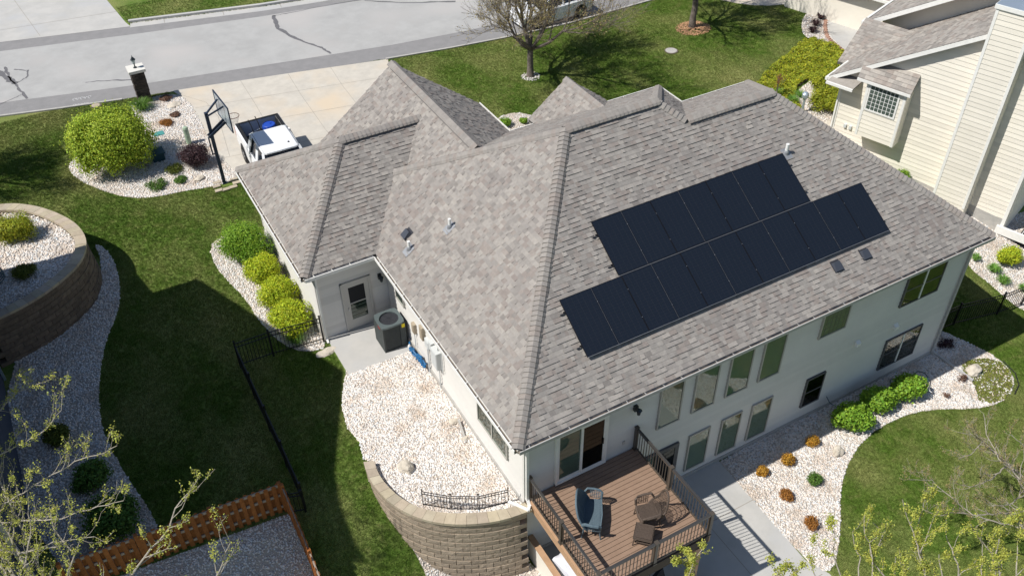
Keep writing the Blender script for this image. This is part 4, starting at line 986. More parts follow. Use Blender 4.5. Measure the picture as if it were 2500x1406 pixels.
def shrub(name, label, c, r, h, n, leaf, mtl, seed, lobes=9, group=None, flat=.0, cat='shrub', narrow=.6, lob=.45, stem=True, box=False):
    """rounded leafy bush: many leaf faces on a lumpy shell of lobes over a few woody stems"""
    rg = np.random.default_rng(seed); c = np.array(c, float); t = thing(name, label, cat, tuple(c), 0, group)
    L_ = []
    for i in range(lobes):
        a = 2 * math.pi * i / lobes * 1.618 * 3 + rg.uniform(-.5, .5); rr = r * rg.uniform(.15, .62); zz = h * rg.uniform(.38, .72)
        L_.append((np.array([rr * math.cos(a), rr * math.sin(a), zz * (1 - .35 * (rr / r) ** 2)]), r * rg.uniform(lob * .75, lob * 1.25), h * rg.uniform(.26, .36)))
    L_.append((np.array([0, 0, h * .52]), r * .78, h * .46))
    w_ = np.array([q[1] ** 2 for q in L_]); w_ /= w_.sum(); idx = rg.choice(len(L_), n, p=w_)
    d = rg.normal(0, 1, (n, 3)); d /= np.linalg.norm(d, axis=1, keepdims=True)
    if box: d = np.sign(d) * np.abs(d) ** .7; d /= np.abs(d).max(1, keepdims=True) ** .5 + .001
    rad = rg.uniform(.72, 1.06, n) ** .8 + np.where(rg.random(n) < .12, rg.uniform(0, .26, n), 0)
    C_ = np.array([q[0] for q in L_])[idx]; R3 = np.array([(q[1], q[1], q[2]) for q in L_])[idx]
    P_ = C_ + d * R3 * rad[:, None]; P_[:, 2] = np.maximum(P_[:, 2], .02); 
    Nn = d.copy(); Nn[:, 2] += .25
    V = leaf_quads(P_, Nn, leaf, rg, narrow, .55)
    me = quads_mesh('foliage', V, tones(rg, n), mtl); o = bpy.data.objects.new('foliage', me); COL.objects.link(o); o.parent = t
    # inner leaves, toned darker as painted shade inside the bush
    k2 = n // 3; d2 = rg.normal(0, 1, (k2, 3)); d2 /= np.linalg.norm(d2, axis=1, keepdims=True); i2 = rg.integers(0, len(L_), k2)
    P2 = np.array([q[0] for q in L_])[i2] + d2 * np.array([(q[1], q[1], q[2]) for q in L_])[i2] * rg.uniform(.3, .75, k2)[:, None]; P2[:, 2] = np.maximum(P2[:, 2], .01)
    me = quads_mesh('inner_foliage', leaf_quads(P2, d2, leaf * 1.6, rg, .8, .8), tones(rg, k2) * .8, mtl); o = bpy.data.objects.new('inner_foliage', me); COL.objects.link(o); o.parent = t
    if stem:
        mb = MB(); rr = random.Random(seed)
        for i in range(6):
            a = rr.uniform(0, 6.28); mb.tube([(.03 * math.cos(a), .03 * math.sin(a), -.03), (r * .3 * math.cos(a), r * .3 * math.sin(a), h * .35), (r * .5 * math.cos(a + .3), r * .5 * math.sin(a + .3), h * .7)], [.018, .012, .005], 5)
        mb.build('stem', 'twig', t, local=True)
    return t
def spray(name, label, c, r, h, n, wd, mtl, seed, group=None, droop=.5, cat='plant', seg=3):
    """clump of arching strap leaves"""
    rg = random.Random(seed); t = thing(name, label, cat, tuple(c), 0, group); mb = MB()
    for i in range(n):
        a = rg.uniform(0, 6.28); L_ = r * rg.uniform(.6, 1.1); hh = h * rg.uniform(.6, 1.1); b0 = rg.uniform(0, r * .22); x0, y0 = b0 * math.cos(a + 1), b0 * math.sin(a + 1)
        px, py = -math.sin(a) * wd / 2, math.cos(a) * wd / 2; tn = rg.uniform(.7, 1.3); vs = []
        for k in range(seg + 1):
            s_ = k / seg; z = hh * (math.sin(s_ * math.pi * (.5 + droop * .4))); x = x0 + L_ * s_ * math.cos(a); y = y0 + L_ * s_ * math.sin(a); w_ = 1 - s_ * .9
            vs += [(x - px * w_, y - py * w_, z), (x + px * w_, y + py * w_, z)]
        mb.add(vs, [(2 * k, 2 * k + 1, 2 * k + 3, 2 * k + 2) for k in range(seg)], (tn, tn, tn * .9))
    mb.build('leaves', mtl, t, local=True)
    MB().lathe((0, 0, -.02), [(r * .12, 0), (r * .08, .05)], 7).build('crown', 'soil', t, local=True)
    return t

def grow(mb, leaves, p, d, r, L_, lvl, rg, maxl, up=.15, spread=.55, leafn=3, nseg=4, taper=.62, forks=(2, 3), rmin=.004, leaf_from=2, gnarl=.18, sidep=.6, lenf=.72):
    """recursive limb: wandering tapered tube with side shoots; leaf anchor points collected in leaves"""
    pts = [p]; rs = [r]; dd = d.normalized(); q = p; seg = L_ / nseg
    for i in range(nseg):
        dd = (dd + Vector((rg.gauss(0, gnarl), rg.gauss(0, gnarl), rg.gauss(0, gnarl) + up * .35))).normalized(); q = q + dd * seg; pts.append(q); rs.append(max(rmin, r * (1 - (1 - taper) * (i + 1) / nseg)))
        if lvl >= leaf_from:
            for k in range(leafn if lvl < maxl else leafn + 1): leaves.append((q - dd * seg * rg.random(), dd))
        if lvl < maxl and i >= 1 and rg.random() < sidep:
            ax = dd.orthogonal().normalized(); ax.rotate(Matrix.Rotation(rg.uniform(0, 6.28), 3, dd)); nd = (dd * math.cos(spread * 1.2) + ax * math.sin(spread * 1.2))
            grow(mb, leaves, q, nd, rs[-1] * .55, L_ * lenf * rg.uniform(.6, .95), lvl + 1, rg, maxl, up, spread, leafn, nseg, taper, forks, rmin, leaf_from, gnarl, sidep, lenf)
    mb.tube(pts, rs, 7 if lvl == 0 else (5 if lvl < 2 else (4 if lvl == 2 else 3)), cap=False)
    if lvl >= maxl: leaves.append((q, dd)); leaves.append((q, dd)); return
    n = rg.randint(*forks); a0 = rg.uniform(0, 6.28)
    for k in range(n):
        ax = dd.orthogonal().normalized(); ax.rotate(Matrix.Rotation(a0 + 6.28 * k / n + rg.uniform(-.5, .5), 3, dd)); s_ = spread * rg.uniform(.6, 1.15)
        nd = (dd * math.cos(s_) + ax * math.sin(s_)); grow(mb, leaves, q, nd, rs[-1] * rg.uniform(.62, .8), L_ * lenf * rg.uniform(.8, 1.15), lvl + 1, rg, maxl, up, spread, leafn, nseg, taper, forks, rmin, leaf_from, gnarl, sidep, lenf)
def tree(label, base, trunk_h, r, L_, maxl, seed, mtl_leaf, bark='bark', lean=(0, 0, 1), leaf=.05, cluster=4, group=None, name='tree', keep=1., crad=.05, **kw):
    rg = random.Random(seed); t = thing(name, label, 'tree', tuple(base), 0, group); mb = MB(); lv = []
    d = Vector(lean).normalized(); top = d * trunk_h
    tp = [Vector((0, 0, -.15)), Vector((0, 0, .05)) + d * .05, top * .35 + Vector((rg.gauss(0, .03), rg.gauss(0, .03), 0)), top * .7 + Vector((rg.gauss(0, .04), rg.gauss(0, .04), 0)), top]
    MB().tube(tp, [r * 1.55, r * 1.15, r * .95, r * .88, r * .82], 10, cap=False).build('trunk', bark, t, local=True, smooth=True)
    n = kw.pop('limbs', 4); a0 = rg.uniform(0, 6.28); sp = kw.get('spread', .55); lsp = kw.pop('lspread', sp)
    for k in range(n):
        a = a0 + 6.28 * k / n + rg.uniform(-.3, .3); s_ = lsp * rg.uniform(.7, 1.25); nd = d * math.cos(s_) + Vector((math.cos(a), math.sin(a), 0)) * math.sin(s_)
        grow(mb, lv, top - d * rg.uniform(0, .25) * trunk_h * .6, nd, r * rg.uniform(.45, .65), L_ * rg.uniform(.85, 1.15), 0, rg, maxl, **kw)
    grow(mb, lv, top - d * .05, d, r * .6, L_, 0, rg, maxl, **kw)
    mb.build('branches', bark, t, local=True)
    g_ = np.random.default_rng(seed); lv = [q for q in lv if rg.random() < keep]
    P_ = np.array([tuple(q[0]) for q in lv]); D_ = np.array([tuple(q[1]) for q in lv]); P_ = np.repeat(P_, cluster, 0) + g_.normal(0, crad, (len(P_) * cluster, 3)); D_ = np.repeat(D_, cluster, 0)
    D_[:, 2] += .3
    me = quads_mesh('leaves', leaf_quads(P_, D_, leaf, g_, .65, .8), tones(g_, len(P_), .2, .06), mtl_leaf); o = bpy.data.objects.new('leaves', me); COL.objects.link(o); o.parent = t
    return t
def boulder(label, c, sx, sy, sz, seed, rz=0., cat='rock', mtl='boulder'):
    bm = bmesh.new(); bmesh.ops.create_icosphere(bm, subdivisions=3, radius=1); 
    for v in bm.verts:
        n1 = noise.noise(v.co * 1.3 + Vector((seed * 7.1, 0, 0))); n2 = noise.noise(v.co * 3.1 + Vector((0, seed * 3.3, 0))); v.co *= 1 + .35 * n1 + .14 * n2
        v.co.x *= sx; v.co.y *= sy; v.co.z *= sz; v.co.z = max(v.co.z, -.3 * sz)
    me = bpy.data.meshes.new('boulder'); bm.to_mesh(me); bm.free(); me.materials.append(M[mtl]); o = bpy.data.objects.new('boulder', me); COL.objects.link(o); o.location = c; o.rotation_euler = (0, 0, rz)
    return tag(o, label, cat)
def G_(x, y, dz=0.): return (x, y, hz(x, y) + dz)

# ================================================================== DECK
deck = thing('deck', 'brown composite deck with black railing behind the house', 'deck', (2.35, -1.4, 0))
DX0, DX1, DY0, DY1, DZ = .50, 4.20, -3.20, .33, 2.90
nb_ = 25; bw = (DY1 - DY0 - .02) / nb_; msb = []
for k in range(5):
    mb = MB(); mb.box(DX0 + .06, DX1 - .02, 0, bw - .012, -.025, 0, rt(.09)); me = mb.mesh('deck_board', root_off(deck)); me.materials.append(M['deck_board']); msb.append(me)
for i in range(nb_):
    o = bpy.data.objects.new('deck_board', random.choice(msb)); COL.objects.link(o); o.parent = deck; o.location = (0, DY0 + .02 + i * bw, DZ)
mb = MB(); mb.box(DX0 + .005, DX0 + .06, DY0 - .0, DY1, DZ - .03, DZ + .003); mb.build('edge_board', 'deck_trim', deck)
MB().box(DX0 - .03, DX0 + .004, DY0 - .03, DY1 - .01, DZ - .30, DZ - .004).build('fascia', 'deck_trim', deck)
MB().box(DX1 - .018, DX1 + .012, DY0 - .03, DY1 - .01, DZ - .30, DZ - .004).build('fascia', 'deck_trim', deck)
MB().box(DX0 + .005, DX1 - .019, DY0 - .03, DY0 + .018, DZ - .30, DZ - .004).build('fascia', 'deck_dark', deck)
MB().box(DX0 + .005, DX1 - .02, DY0 + .02, DY1, DZ - .06, DZ - .03).build('gap_shade_sheet', 'deck_dark', deck)  # dark sheet added below the boards to stand in for shade in the gaps
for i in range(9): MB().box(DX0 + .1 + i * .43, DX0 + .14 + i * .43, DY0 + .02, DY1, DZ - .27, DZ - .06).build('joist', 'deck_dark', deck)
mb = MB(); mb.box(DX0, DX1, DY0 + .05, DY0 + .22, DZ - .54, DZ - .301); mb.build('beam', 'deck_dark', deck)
for x in (.75, 3.95):
    o = MB().box(x - .11, x + .11, DY0 + .03, DY0 + .25, 0, DZ - .54).build('support_post', 'deck_trim', deck)
    MB().box(x - .16, x + .16, DY0 - .02, DY0 + .30, .03, .14).build('post_base', 'deck_trim', o)
for (a, b) in (((DX0 + .03, DY1 - .06), (DX0 + .03, DY0 + .02)), ((DX0 + .03, DY0 + .02), (DX1 - .04, DY0 + .02)), ((DX1 - .04, DY0 + .02), (DX1 - .04, DY1 - .06))):
    A_, B_ = Vector((*a, DZ)), Vector((*b, DZ)); d = B_ - A_; Ln = d.length; dn = d.normalized()
    rl = MB().bar(A_ + Vector((0, 0, .93)), B_ + Vector((0, 0, .93)), .07, .045).build('top_rail', 'rail_top', deck)
    MB().bar(A_ + Vector((0, 0, .87)), B_ + Vector((0, 0, .87)), .035, .045).build('under_rail', 'rail_bronze', rl)
    br = MB().bar(A_ + Vector((0, 0, .09)), B_ + Vector((0, 0, .09)), .04, .045).build('bottom_rail', 'rail_bronze', deck)
    n = int(Ln / .115); bm_ = MB().box(-.009, .009, -.009, .009, .11, .85); me = bm_.mesh('baluster', (0, 0, 0)); me.materials.append(M['rail_bronze'])
    for i in range(n):
        p = A_ + dn * ((i + .5) * Ln / n); inst('baluster', me, Matrix.Translation(p), br)
for x, y in ((DX0 + .03, DY1 - .06), (DX0 + .03, -1.40), (DX0 + .03, DY0 + .02), (2.34, DY0 + .02), (DX1 - .04, DY0 + .02), (DX1 - .04, -1.40), (DX1 - .04, DY1 - .06)):
    p_ = MB().box(x - .048, x + .048, y - .048, y + .048, DZ, DZ + .96).build('post', 'rail_bronze', deck)
    MB().box(x - .06, x + .06, y - .06, y + .06, DZ + .96, DZ + .985).build('post_cap', 'rail_bronze', p_)
    MB().box(x - .065, x + .065, y - .065, y + .065, DZ + .004, DZ + .04).build('post_skirt', 'rail_bronze', p_)

# ---- wicker furniture, local frame: front +y, seat width along x
def wicker_panel(mb, grid, r=.008, tone=None, every=1):
    """woven surface from a grid of points: verticals and horizontals as thin canes"""
    nu, nv = len(grid), len(grid[0])
    for i in range(nu): mb.tube(grid[i], r, 4, tone or rt(.2), cap=False)
    for j in range(0, nv, every): mb.tube([grid[i][j] for i in range(nu)], r * .9, 4, tone or rt(.2), cap=False)
def woven_slab(mb, x0, x1, y0, y1, z, r=.009, n=22, m=14, sag=.0):
    mb.box(x0, x1, y0, y1, z - .03, z - .008, (.75, .75, .75))
    for i in range(n): x = x0 + (x1 - x0) * (i + .5) / n; mb.box(x - .3 * (x1 - x0) / n, x + .3 * (x1 - x0) / n, y0, y1, z - .008, z + .004, rt(.06))
    for j in range(m): y = y0 + (y1 - y0) * (j + .5) / m; mb.box(x0, x1, y - .25 * (y1 - y0) / m, y + .25 * (y1 - y0) / m, z + .0, z + .008, rt(.07, 1.05))
def wicker_seat(label, loc, rz, W, D, back_h, arm_h, mtl, cat, heart=False, back_gap=True):
    t = thing('wicker_' + cat.replace(' ', '_'), label, cat, loc, rz); hw = W / 2
    mb = MB(); woven_slab(mb, -hw + .06, hw - .06, -D / 2, D / 2, .40, n=int(W / .028), m=int(D / .028)); mb.build('seat', mtl, t, local=True)
    mb = MB(); wd = []
    for x0, x1, y in ((-hw + .05, hw - .05, D / 2 + .0),):
        for k in range(4): mb.tube([(x0, y, .385 - k * .035), (0, y + .035, .385 - k * .035), (x1, y, .385 - k * .035)], .02, 6, rt(.15))
    mb.build('apron', mtl, t, local=True)
    # curved back: outline arch leaning backward
    def bp(u, s_):  # u -1..1 across, s 0..1 up
        if heart: top = back_h * (1 - .42 * abs(u) ** 2.3)
        else: top = back_h * (1 - .30 * abs(u) ** 2.6)
        z = .40 + (top - .40) * s_; return Vector((u * hw * (.93 + .07 * math.sin(s_ * 3.14)) * (1 - .10 * (s_ ** 2) * abs(u)), -D / 2 + .02 - .26 * s_ + .10 * abs(u) ** 3, z - .06 * (1 - s_)))
    us = np.linspace(-1, 1, 23 if W > .9 else 15)
    rim = [bp(-1, s_) for s_ in np.linspace(0, 1, 6)] + [bp(u, 1.) for u in us] + [bp(1, s_) for s_ in np.linspace(1, 0, 6)]
    mb = MB(); mb.tube(rim, .030, 8, (1, 1, 1), cap=True); mb.build('back_rim', mtl, t, local=True)
    mb = MB()
    for u in us: mb.tube([bp(u, s_) for s_ in np.linspace(0, 1, 7)], .009 if heart else .012, 4, rt(.2), cap=False)
    lv = np.linspace(.04, .97, 24) if not heart else list(np.linspace(.04, .34, 8)) + [.5, .66, .82, .96]
    for s_ in lv: mb.tube([bp(u, s_) for u in us], .012 if not heart else .008, 4, rt(.2), cap=False)
    mb.build('back', mtl, t, local=True)
    # arms sweep from the back forward and down to the front legs
    for sx in (-1, 1):
        path = [bp(sx * 1., .62), Vector((sx * (hw + .03), -D / 2 + .05, arm_h + .05)), Vector((sx * (hw + .05), 0, arm_h + .03)), Vector((sx * (hw + .04), D / 2 - .06, arm_h)), Vector((sx * (hw + .01), D / 2 + .01, arm_h - .06)), Vector((sx * (hw - .02), D / 2 + .0, .40))]
        mb = MB(); mb.tube(path, .032, 8, (1, 1, 1)); mb.tube([q + Vector((sx * .03, 0, -.015)) for q in path[:4]], .022, 6, (.9, .9, .9)); mb.build('arm', mtl, t, local=True)
        mb = MB(); g = []
        for k in range(9):
            f = k / 8; y = -D / 2 - .05 + (D + .02) * f; zt = arm_h + .03 - .0 * f; g.append([Vector((sx * (hw + .02 * s_), y, .40 + (zt - .40) * s_)) for s_ in np.linspace(0, 1, 6)])
        g = g[(3 if back_gap else 0):]
        wicker_panel(mb, g, .009); mb.build('side_panel', mtl, t, local=True)
    for sx, sy in ((-1, -1), (1, -1), (-1, 1), (1, 1)):
        mb = MB(); mb.tube([(sx * (hw - .06), sy * (D / 2 - .02), .40), (sx * (hw - .03), sy * (D / 2 + .03), 0)], .018, 6); mb.build('leg', mtl, t, local=True)
    mb = MB(); mb.tube([(-hw + .05, -D / 2 + .02, .16), (hw - .05, -D / 2 + .02, .16)], .012, 6); mb.tube([(-hw + .05, D / 2 - .0, .2), (hw - .05, D / 2, .2)], .012, 6); mb.build('stretcher', mtl, t, local=True)
    return t
wicker_seat('blue wicker loveseat with a tall curved back on the deck', (1.62, -1.27, DZ), R_(-126), 1.12, .46, 1.12, .68, 'wicker_blue', 'loveseat')
wicker_seat('brown wicker armchair with a tall rounded open back on the deck', (2.98, -1.98, DZ), R_(74), .66, .50, 1.12, .66, 'wicker_brown', 'armchair', heart=True)
ot = thing('ottoman', 'square brown wicker footstool beside the railing', 'footstool', (2.52, -2.44, DZ), R_(-45))
mb = MB(); woven_slab(mb, -.235, .235, -.23, .23, .40, n=13, m=13); mb.build('top', 'wicker_brown', ot, local=True)
mb = MB()
for k in range(3):
    z = .38 - k * .03; mb.tube([(-.25, -.245, z), (.25, -.245, z), (.25, .245, z), (-.25, .245, z), (-.25, -.245, z)], .018, 6, rt(.15))
mb.build('rim', 'wicker_brown', ot, local=True)
for sx in (-1, 1):
    for sy in (-1, 1): MB().tube([(sx * .22, sy * .215, .34), (sx * .25, sy * .245, 0)], .017, 6).build('leg', 'wicker_brown', ot, local=True)
mb = MB(); woven_slab(mb, -.21, .21, -.21, .21, .14, n=9, m=9); mb.build('shelf', 'wicker_brown', ot, local=True)

# ---- under the deck: grill cover, wing wall
wgw = thing('wing_wall', 'low white wall with a brown cap beside the deck', 'wall', (.55, -2.2, 0))
MB().box(.50, .62, -5.2, .30, -.1, 1.0).build('wall_body', 'trim_cream', wgw); MB().box(.47, .65, -5.25, .31, 1.0, 1.05).build('wall_cap', 'deck_trim', wgw)
gc = thing('grill', 'grill under a white fabric cover below the deck edge', 'grill', (1.1, -1.3, .03), R_(8))
bm = bmesh.new(); bmesh.ops.create_cube(bm, size=1); bmesh.ops.subdivide_edges(bm, edges=bm.edges[:], cuts=9, use_grid_fill=True)
for v in bm.verts:
    f = v.co.z + .5; n_ = noise.noise(v.co * 4); v.co.x *= .62 * (1 - .18 * f + .06 * n_); v.co.y *= 1.5 * (1 - .12 * f + .05 * n_); v.co.z = f * 1.12 - max(0, abs(v.co.y) - .35) * .4 * f + .03 * n_
me = bpy.data.meshes.new('cover'); bm.to_mesh(me); bm.free(); me.materials.append(M['fabric_white']); me.polygons.foreach_set('use_smooth', [True] * len(me.polygons)); o = bpy.data.objects.new('cover', me); COL.objects.link(o); o.parent = gc
mb = MB(); mb.tube([(-.27, -.7, .42), (-.27, .7, .42), (.27, .7, .42), (.27, -.7, .42), (-.27, -.7, .42)], .012, 5); mb.build('strap', 'fabric_dark', gc, local=True)
ob = thing('outlet_box', 'grey metal electrical box on the wall under the deck', 'electrical box', (1.0, .25, 1.9))
MB().box(.92, 1.1, .22, .34, 1.75, 2.0).build('body', 'box_grey', ob); MB().box(.94, 1.08, .20, .22, 1.78, 1.96).build('cover', 'alu', ob)
pc = thing('patio_chair', 'dark cushioned chair in the shade under the deck', 'chair', (3.2, -3.0, .03), R_(200))
MB().box(-.3, .3, -.3, .3, .3, .45).build('seat', 'fabric_dark', pc, local=True); MB().extr([(-.3, -.3, .42), (.3, -.3, .42), (.28, -.48, 1.0), (-.28, -.48, 1.0)], (0, .1, .02)).build('backrest', 'fabric_dark', pc, local=True, fix=True)
for sx in (-1, 1):
    for sy in (-1, 1): MB().bar((sx * .26, sy * .26, 0), (sx * .26, sy * .26, .3), .035).build('leg', 'plastic_black', pc, local=True)

# ================================================================== BLOCK RETAINING WALLS
def arc_resample(pts, step):
    P_ = [Vector((*p, 0)) for p in pts]; out = [P_[0]]; acc = 0; i = 0; cur = P_[0]
    while i < len(P_) - 1:
        d = (P_[i + 1] - cur); L_ = d.length
        if acc + L_ >= step: cur = cur + d.normalized() * (step - acc); out.append(cur); acc = 0
        else: acc += L_; cur = P_[i + 1]; i += 1
    return out
def block_wall(host, pts, ztop, courses, ch, bl, depth, mtl, batter, zbase, limit=290, nm='block'):
    """pts plan line of the outer face at the top; interior on the left side when walking pts"""
    rows = []
    for c_ in range(courses):
        ring = arc_resample(pts, bl)
        off = batter * (c_ + 1); fr = [(.0 if c_ % 2 else .5) * bl]
        n = len(ring)
        for i in range(n - 1):
            a, b = ring[i], ring[i + 1]
            if c_ % 2:
                if i == n - 2: continue
                a, b = (ring[i] + ring[i + 1]) / 2, (ring[i + 1] + ring[i + 2]) / 2
            d = (b - a); dn = d.normalized(); outn = Vector((dn.y, -dn.x, 0)); z1 = ztop - c_ * ch; z0 = z1 - ch
            mid = (a + b) / 2
            if z1 < zbase(mid.x, mid.y) - .02: continue
            k = 1 + off * .0
            rows.append((a + outn * off, b + outn * off, outn, z0, z1, (Vector((mid.x, mid.y, z0)) - CAM).length, outn.dot((CAM - mid).to_2d().to_3d()) > 0))
    rows.sort(key=lambda q: (not q[6], q[5])); rest = MB(); rg = random.Random(11)
    for i, (a, b, outn, z0, z1, dd, vis) in enumerate(rows):
        g = .0025; dn = (b - a).normalized(); a2 = a + dn * g; b2 = b - dn * g; tn = rt(.16); zt = z1 - .003
        # split-face front: a 4x2 grid pushed in and out
        vs = []; 
        for r in range(3):
            for c_ in range(5):
                f = c_ / 4; e = (r == 0 or r == 2 or c_ in (0, 4)); o_ = (rg.uniform(-.004, .0) if e else rg.uniform(.0, .012))
                q = a2 + (b2 - a2) * f + outn * o_; vs.append((q.x, q.y, z0 + (zt - z0) * r / 2))
        fs = [(r * 5 + c_, r * 5 + c_ + 1, (r + 1) * 5 + c_ + 1, (r + 1) * 5 + c_) for r in range(2) for c_ in range(4)]
        ia = a2 - outn * depth; ib = b2 - outn * depth; k = len(vs); vs += [(ia.x, ia.y, z0), (ib.x, ib.y, z0), (ib.x, ib.y, zt), (ia.x, ia.y, zt)]
        fs += [(14, k + 2, k + 3, 10, 11, 12, 13)[:7], (0, k, k + 1, 4, 3, 2, 1), (k, 0, 5, 10, k + 3), (4, k + 1, k + 2, 14, 9), (k + 1, k, k + 3, k + 2)]
        if i < limit: mb = MB(); mb.add(vs, fs, tn); mb.build(nm, mtl, host)
        else: rest.add(vs, fs, tn)
    if rest.v: o = rest.build(nm + 's', mtl, host); o['kind'] = 'stuff'
def cap_ring(host, outer, inner, z0, z1, n, mtl='cap_tan', over=.03):
    def param(pts, t):
        P_ = [Vector((*p, 0)) for p in pts]; Ls = [0]
        for a, b in zip(P_[:-1], P_[1:]): Ls.append(Ls[-1] + (b - a).length)
        s_ = t * Ls[-1]
        for i in range(len(P_) - 1):
            if s_ <= Ls[i + 1] + 1e-6: f = (s_ - Ls[i]) / max(1e-6, Ls[i + 1] - Ls[i]); return P_[i].lerp(P_[i + 1], f)
        return P_[-1]
    for i in range(n):
        t0, t1 = (i + .012) / n, (i + 1 - .012) / n; q = [param(outer, t0), param(outer, t1), param(inner, t1), param(inner, t0)]
        jz = random.uniform(-.003, .003); mb = MB(); tn = random.uniform(.86, 1.12); mb.prism([(v.x, v.y) for v in q], z0, z1 + jz, (tn, tn * random.uniform(.97, 1.02), tn * random.uniform(.93, 1.03))); mb.build('cap_stone', mtl, host, fix=True)
# our wall: outer edge from its low end round to the house corner
HO = [(-3.07, 3.94), (-3.16, 3.43), (-3.14, 2.91), (-3.02, 2.31), (-2.77, 1.72), (-2.5, 1.33), (-2.17, .96), (-1.7, .60), (-1.1, .29), (-.45, .06), (.20, -.03), (.42, -.04)]
HI = [(-2.77, 3.8), (-2.86, 3.43), (-2.83, 2.9), (-2.69, 2.32), (-2.43, 1.76), (-2.02, 1.28), (-1.44, .88), (-.82, .57), (-.04, .31), (.36, .28)]
HOs = smooth_poly(HO, False, 2); HIs = smooth_poly(HI, False, 2)
rw = thing('retaining_wall', 'curved tan block wall holding up the gravel beside the house', 'retaining wall', (-1.5, .6, 0))
ins = [(x + .06, y + .05) for x, y in HOs]
block_wall(rw, [(x + .045, y + .035) for x, y in HOs], 2.72, 14, .2, .42, .26, 'block_tan', .014, lambda x, y: hz(min(x, .39), y) - .1)
cap_ring(rw, HOs, HIs, 2.73, 2.83, 19)
# west neighbour's wall
WO = [(-13.6, 21.2), (-12.2, 21.25), (-10.68, 20.97), (-9.87, 20.49), (-9.09, 19.6), (-8.43, 18.36), (-8.21, 17.36), (-8.27, 16.56), (-8.58, 15.79), (-9.08, 15.23), (-9.92, 14.60), (-10.67, 14.25), (-11.44, 14.02), (-12.05, 13.9)]
WI = [(-13.6, 20.8), (-12.2, 20.85), (-10.9, 20.6), (-9.95, 20.05), (-9.32, 19.2), (-8.80, 18.15), (-8.59, 17.3), (-8.63, 16.7), (-8.85, 16.1), (-9.30, 15.52), (-10.05, 14.98), (-10.75, 14.63), (-11.44, 14.4), (-12.05, 14.28)]
WOs = smooth_poly(WO, False, 2)[::-1]; WIs = smooth_poly(WI, False, 2)[::-1]
rw2 = thing('retaining_wall', 'tall curved brown block wall of the next garden at the left', 'retaining wall', (-9, 16, 2))
def shrink(pts, k):
    out = []
    for i, p in enumerate(pts):
        a = Vector(pts[max(i - 1, 0)]); b = Vector(pts[min(i + 1, len(pts) - 1)]); d = (b - a).normalized(); out.append((p[0] - d.y * k, p[1] + d.x * k))
    return out
# outward must be on the right-hand side when walking: from the house round to the street the outside is on the right
block_wall(rw2, shrink(WOs, .05), 4.40, 14, .2, .44, .26, 'block_brown', .016, lambda x, y: hz(x, y) - .1, limit=296)
cap_ring(rw2, WOs, WIs, 4.41, 4.51, 42)
WFILL = [(x, y) for x, y in WIs] + [(-14.5, 20.7), (-14.5, 14.3)]
mb = MB(); mb.prism(WFILL, 2.0, 4.36); o = mb.build('retained_earth', 'gravel_base', fix=True); o['kind'] = 'structure'
stone_fill('gravel', WFILL, 330, size=(.04, .075), zf=lambda x, y: x * 0 + 4.36, off=.01)

# ================================================================== FENCES
def iron_fence(label, pts, zf, h, post_every=1.85, step=.11, pic=.016, post=.055, group=None, mtl='fence_black', cat='fence', rails=(.92, .78, .12)):
    c = pts[0]; t = thing('iron_fence', label, cat, (c[0], c[1], zf(*c)), 0, group)
    me = MB().box(-pic / 2, pic / 2, -pic / 2, pic / 2, .05, h * .93).mesh('picket'); me.materials.append(M[mtl])
    pm_ = MB().box(-post / 2, post / 2, -post / 2, post / 2, 0, h).mesh('post'); pm_.materials.append(M[mtl])
    cm = MB().box(-post * .65, post * .65, -post * .65, post * .65, h, h + .02).mesh('post_cap'); cm.materials.append(M[mtl])
    off = root_off(t)
    def addp(p):
        o = bpy.data.objects.new('post', pm_); COL.objects.link(o); o.parent = t; o.location = Vector((p.x, p.y, zf(p.x, p.y))) - off
        c_ = bpy.data.objects.new('post_cap', cm); COL.objects.link(c_); c_.parent = o
    for a, b in zip(pts[:-1], pts[1:]):
        A_, B_ = Vector((*a, 0)), Vector((*b, 0)); d = B_ - A_; n = max(1, round(d.length / post_every)); addp(A_)
        for k in range(n):
            p, q = A_ + d * k / n, A_ + d * (k + 1) / n; addp(q)
            zp, zq = zf(p.x, p.y), zf(q.x, q.y)
            for f in rails: MB().bar((p.x, p.y, zp + h * f), (q.x, q.y, zq + h * f), .025, .025).build('rail', mtl, t)
            m = int((q - p).length / step)
            for i in range(1, m):
                r = p.lerp(q, i / m); o = bpy.data.objects.new('picket', me); COL.objects.link(o); o.parent = t; o.location = Vector((r.x, r.y, zp + (zq - zp) * i / m)) - off
    return t
iron_fence('black iron fence from the side door corner round the shaded lawn', [(-2.2, 9.72), (-3.93, 9.92), (-5.06, 9.95), (-5.09, 3.55)], hz, 1.18, post_every=1.8)
iron_fence('black iron garden gate piece between the long fence and the cedar fence', [(-5.12, 3.45), (-5.48, 3.55)], hz, 1.0, post_every=1, cat='gate')
iron_fence('black iron fence east of the house crossing the shadow edge', [(18.25, 1.05), (19.95, .98), (21.9, .55), (23.2, .45)], hz, 1.15, post_every=1.45)
iron_fence('black iron fence beyond the open gate at the right edge', [(23.45, .52), (26, 1.2)], hz, 1.15, post_every=1.3)
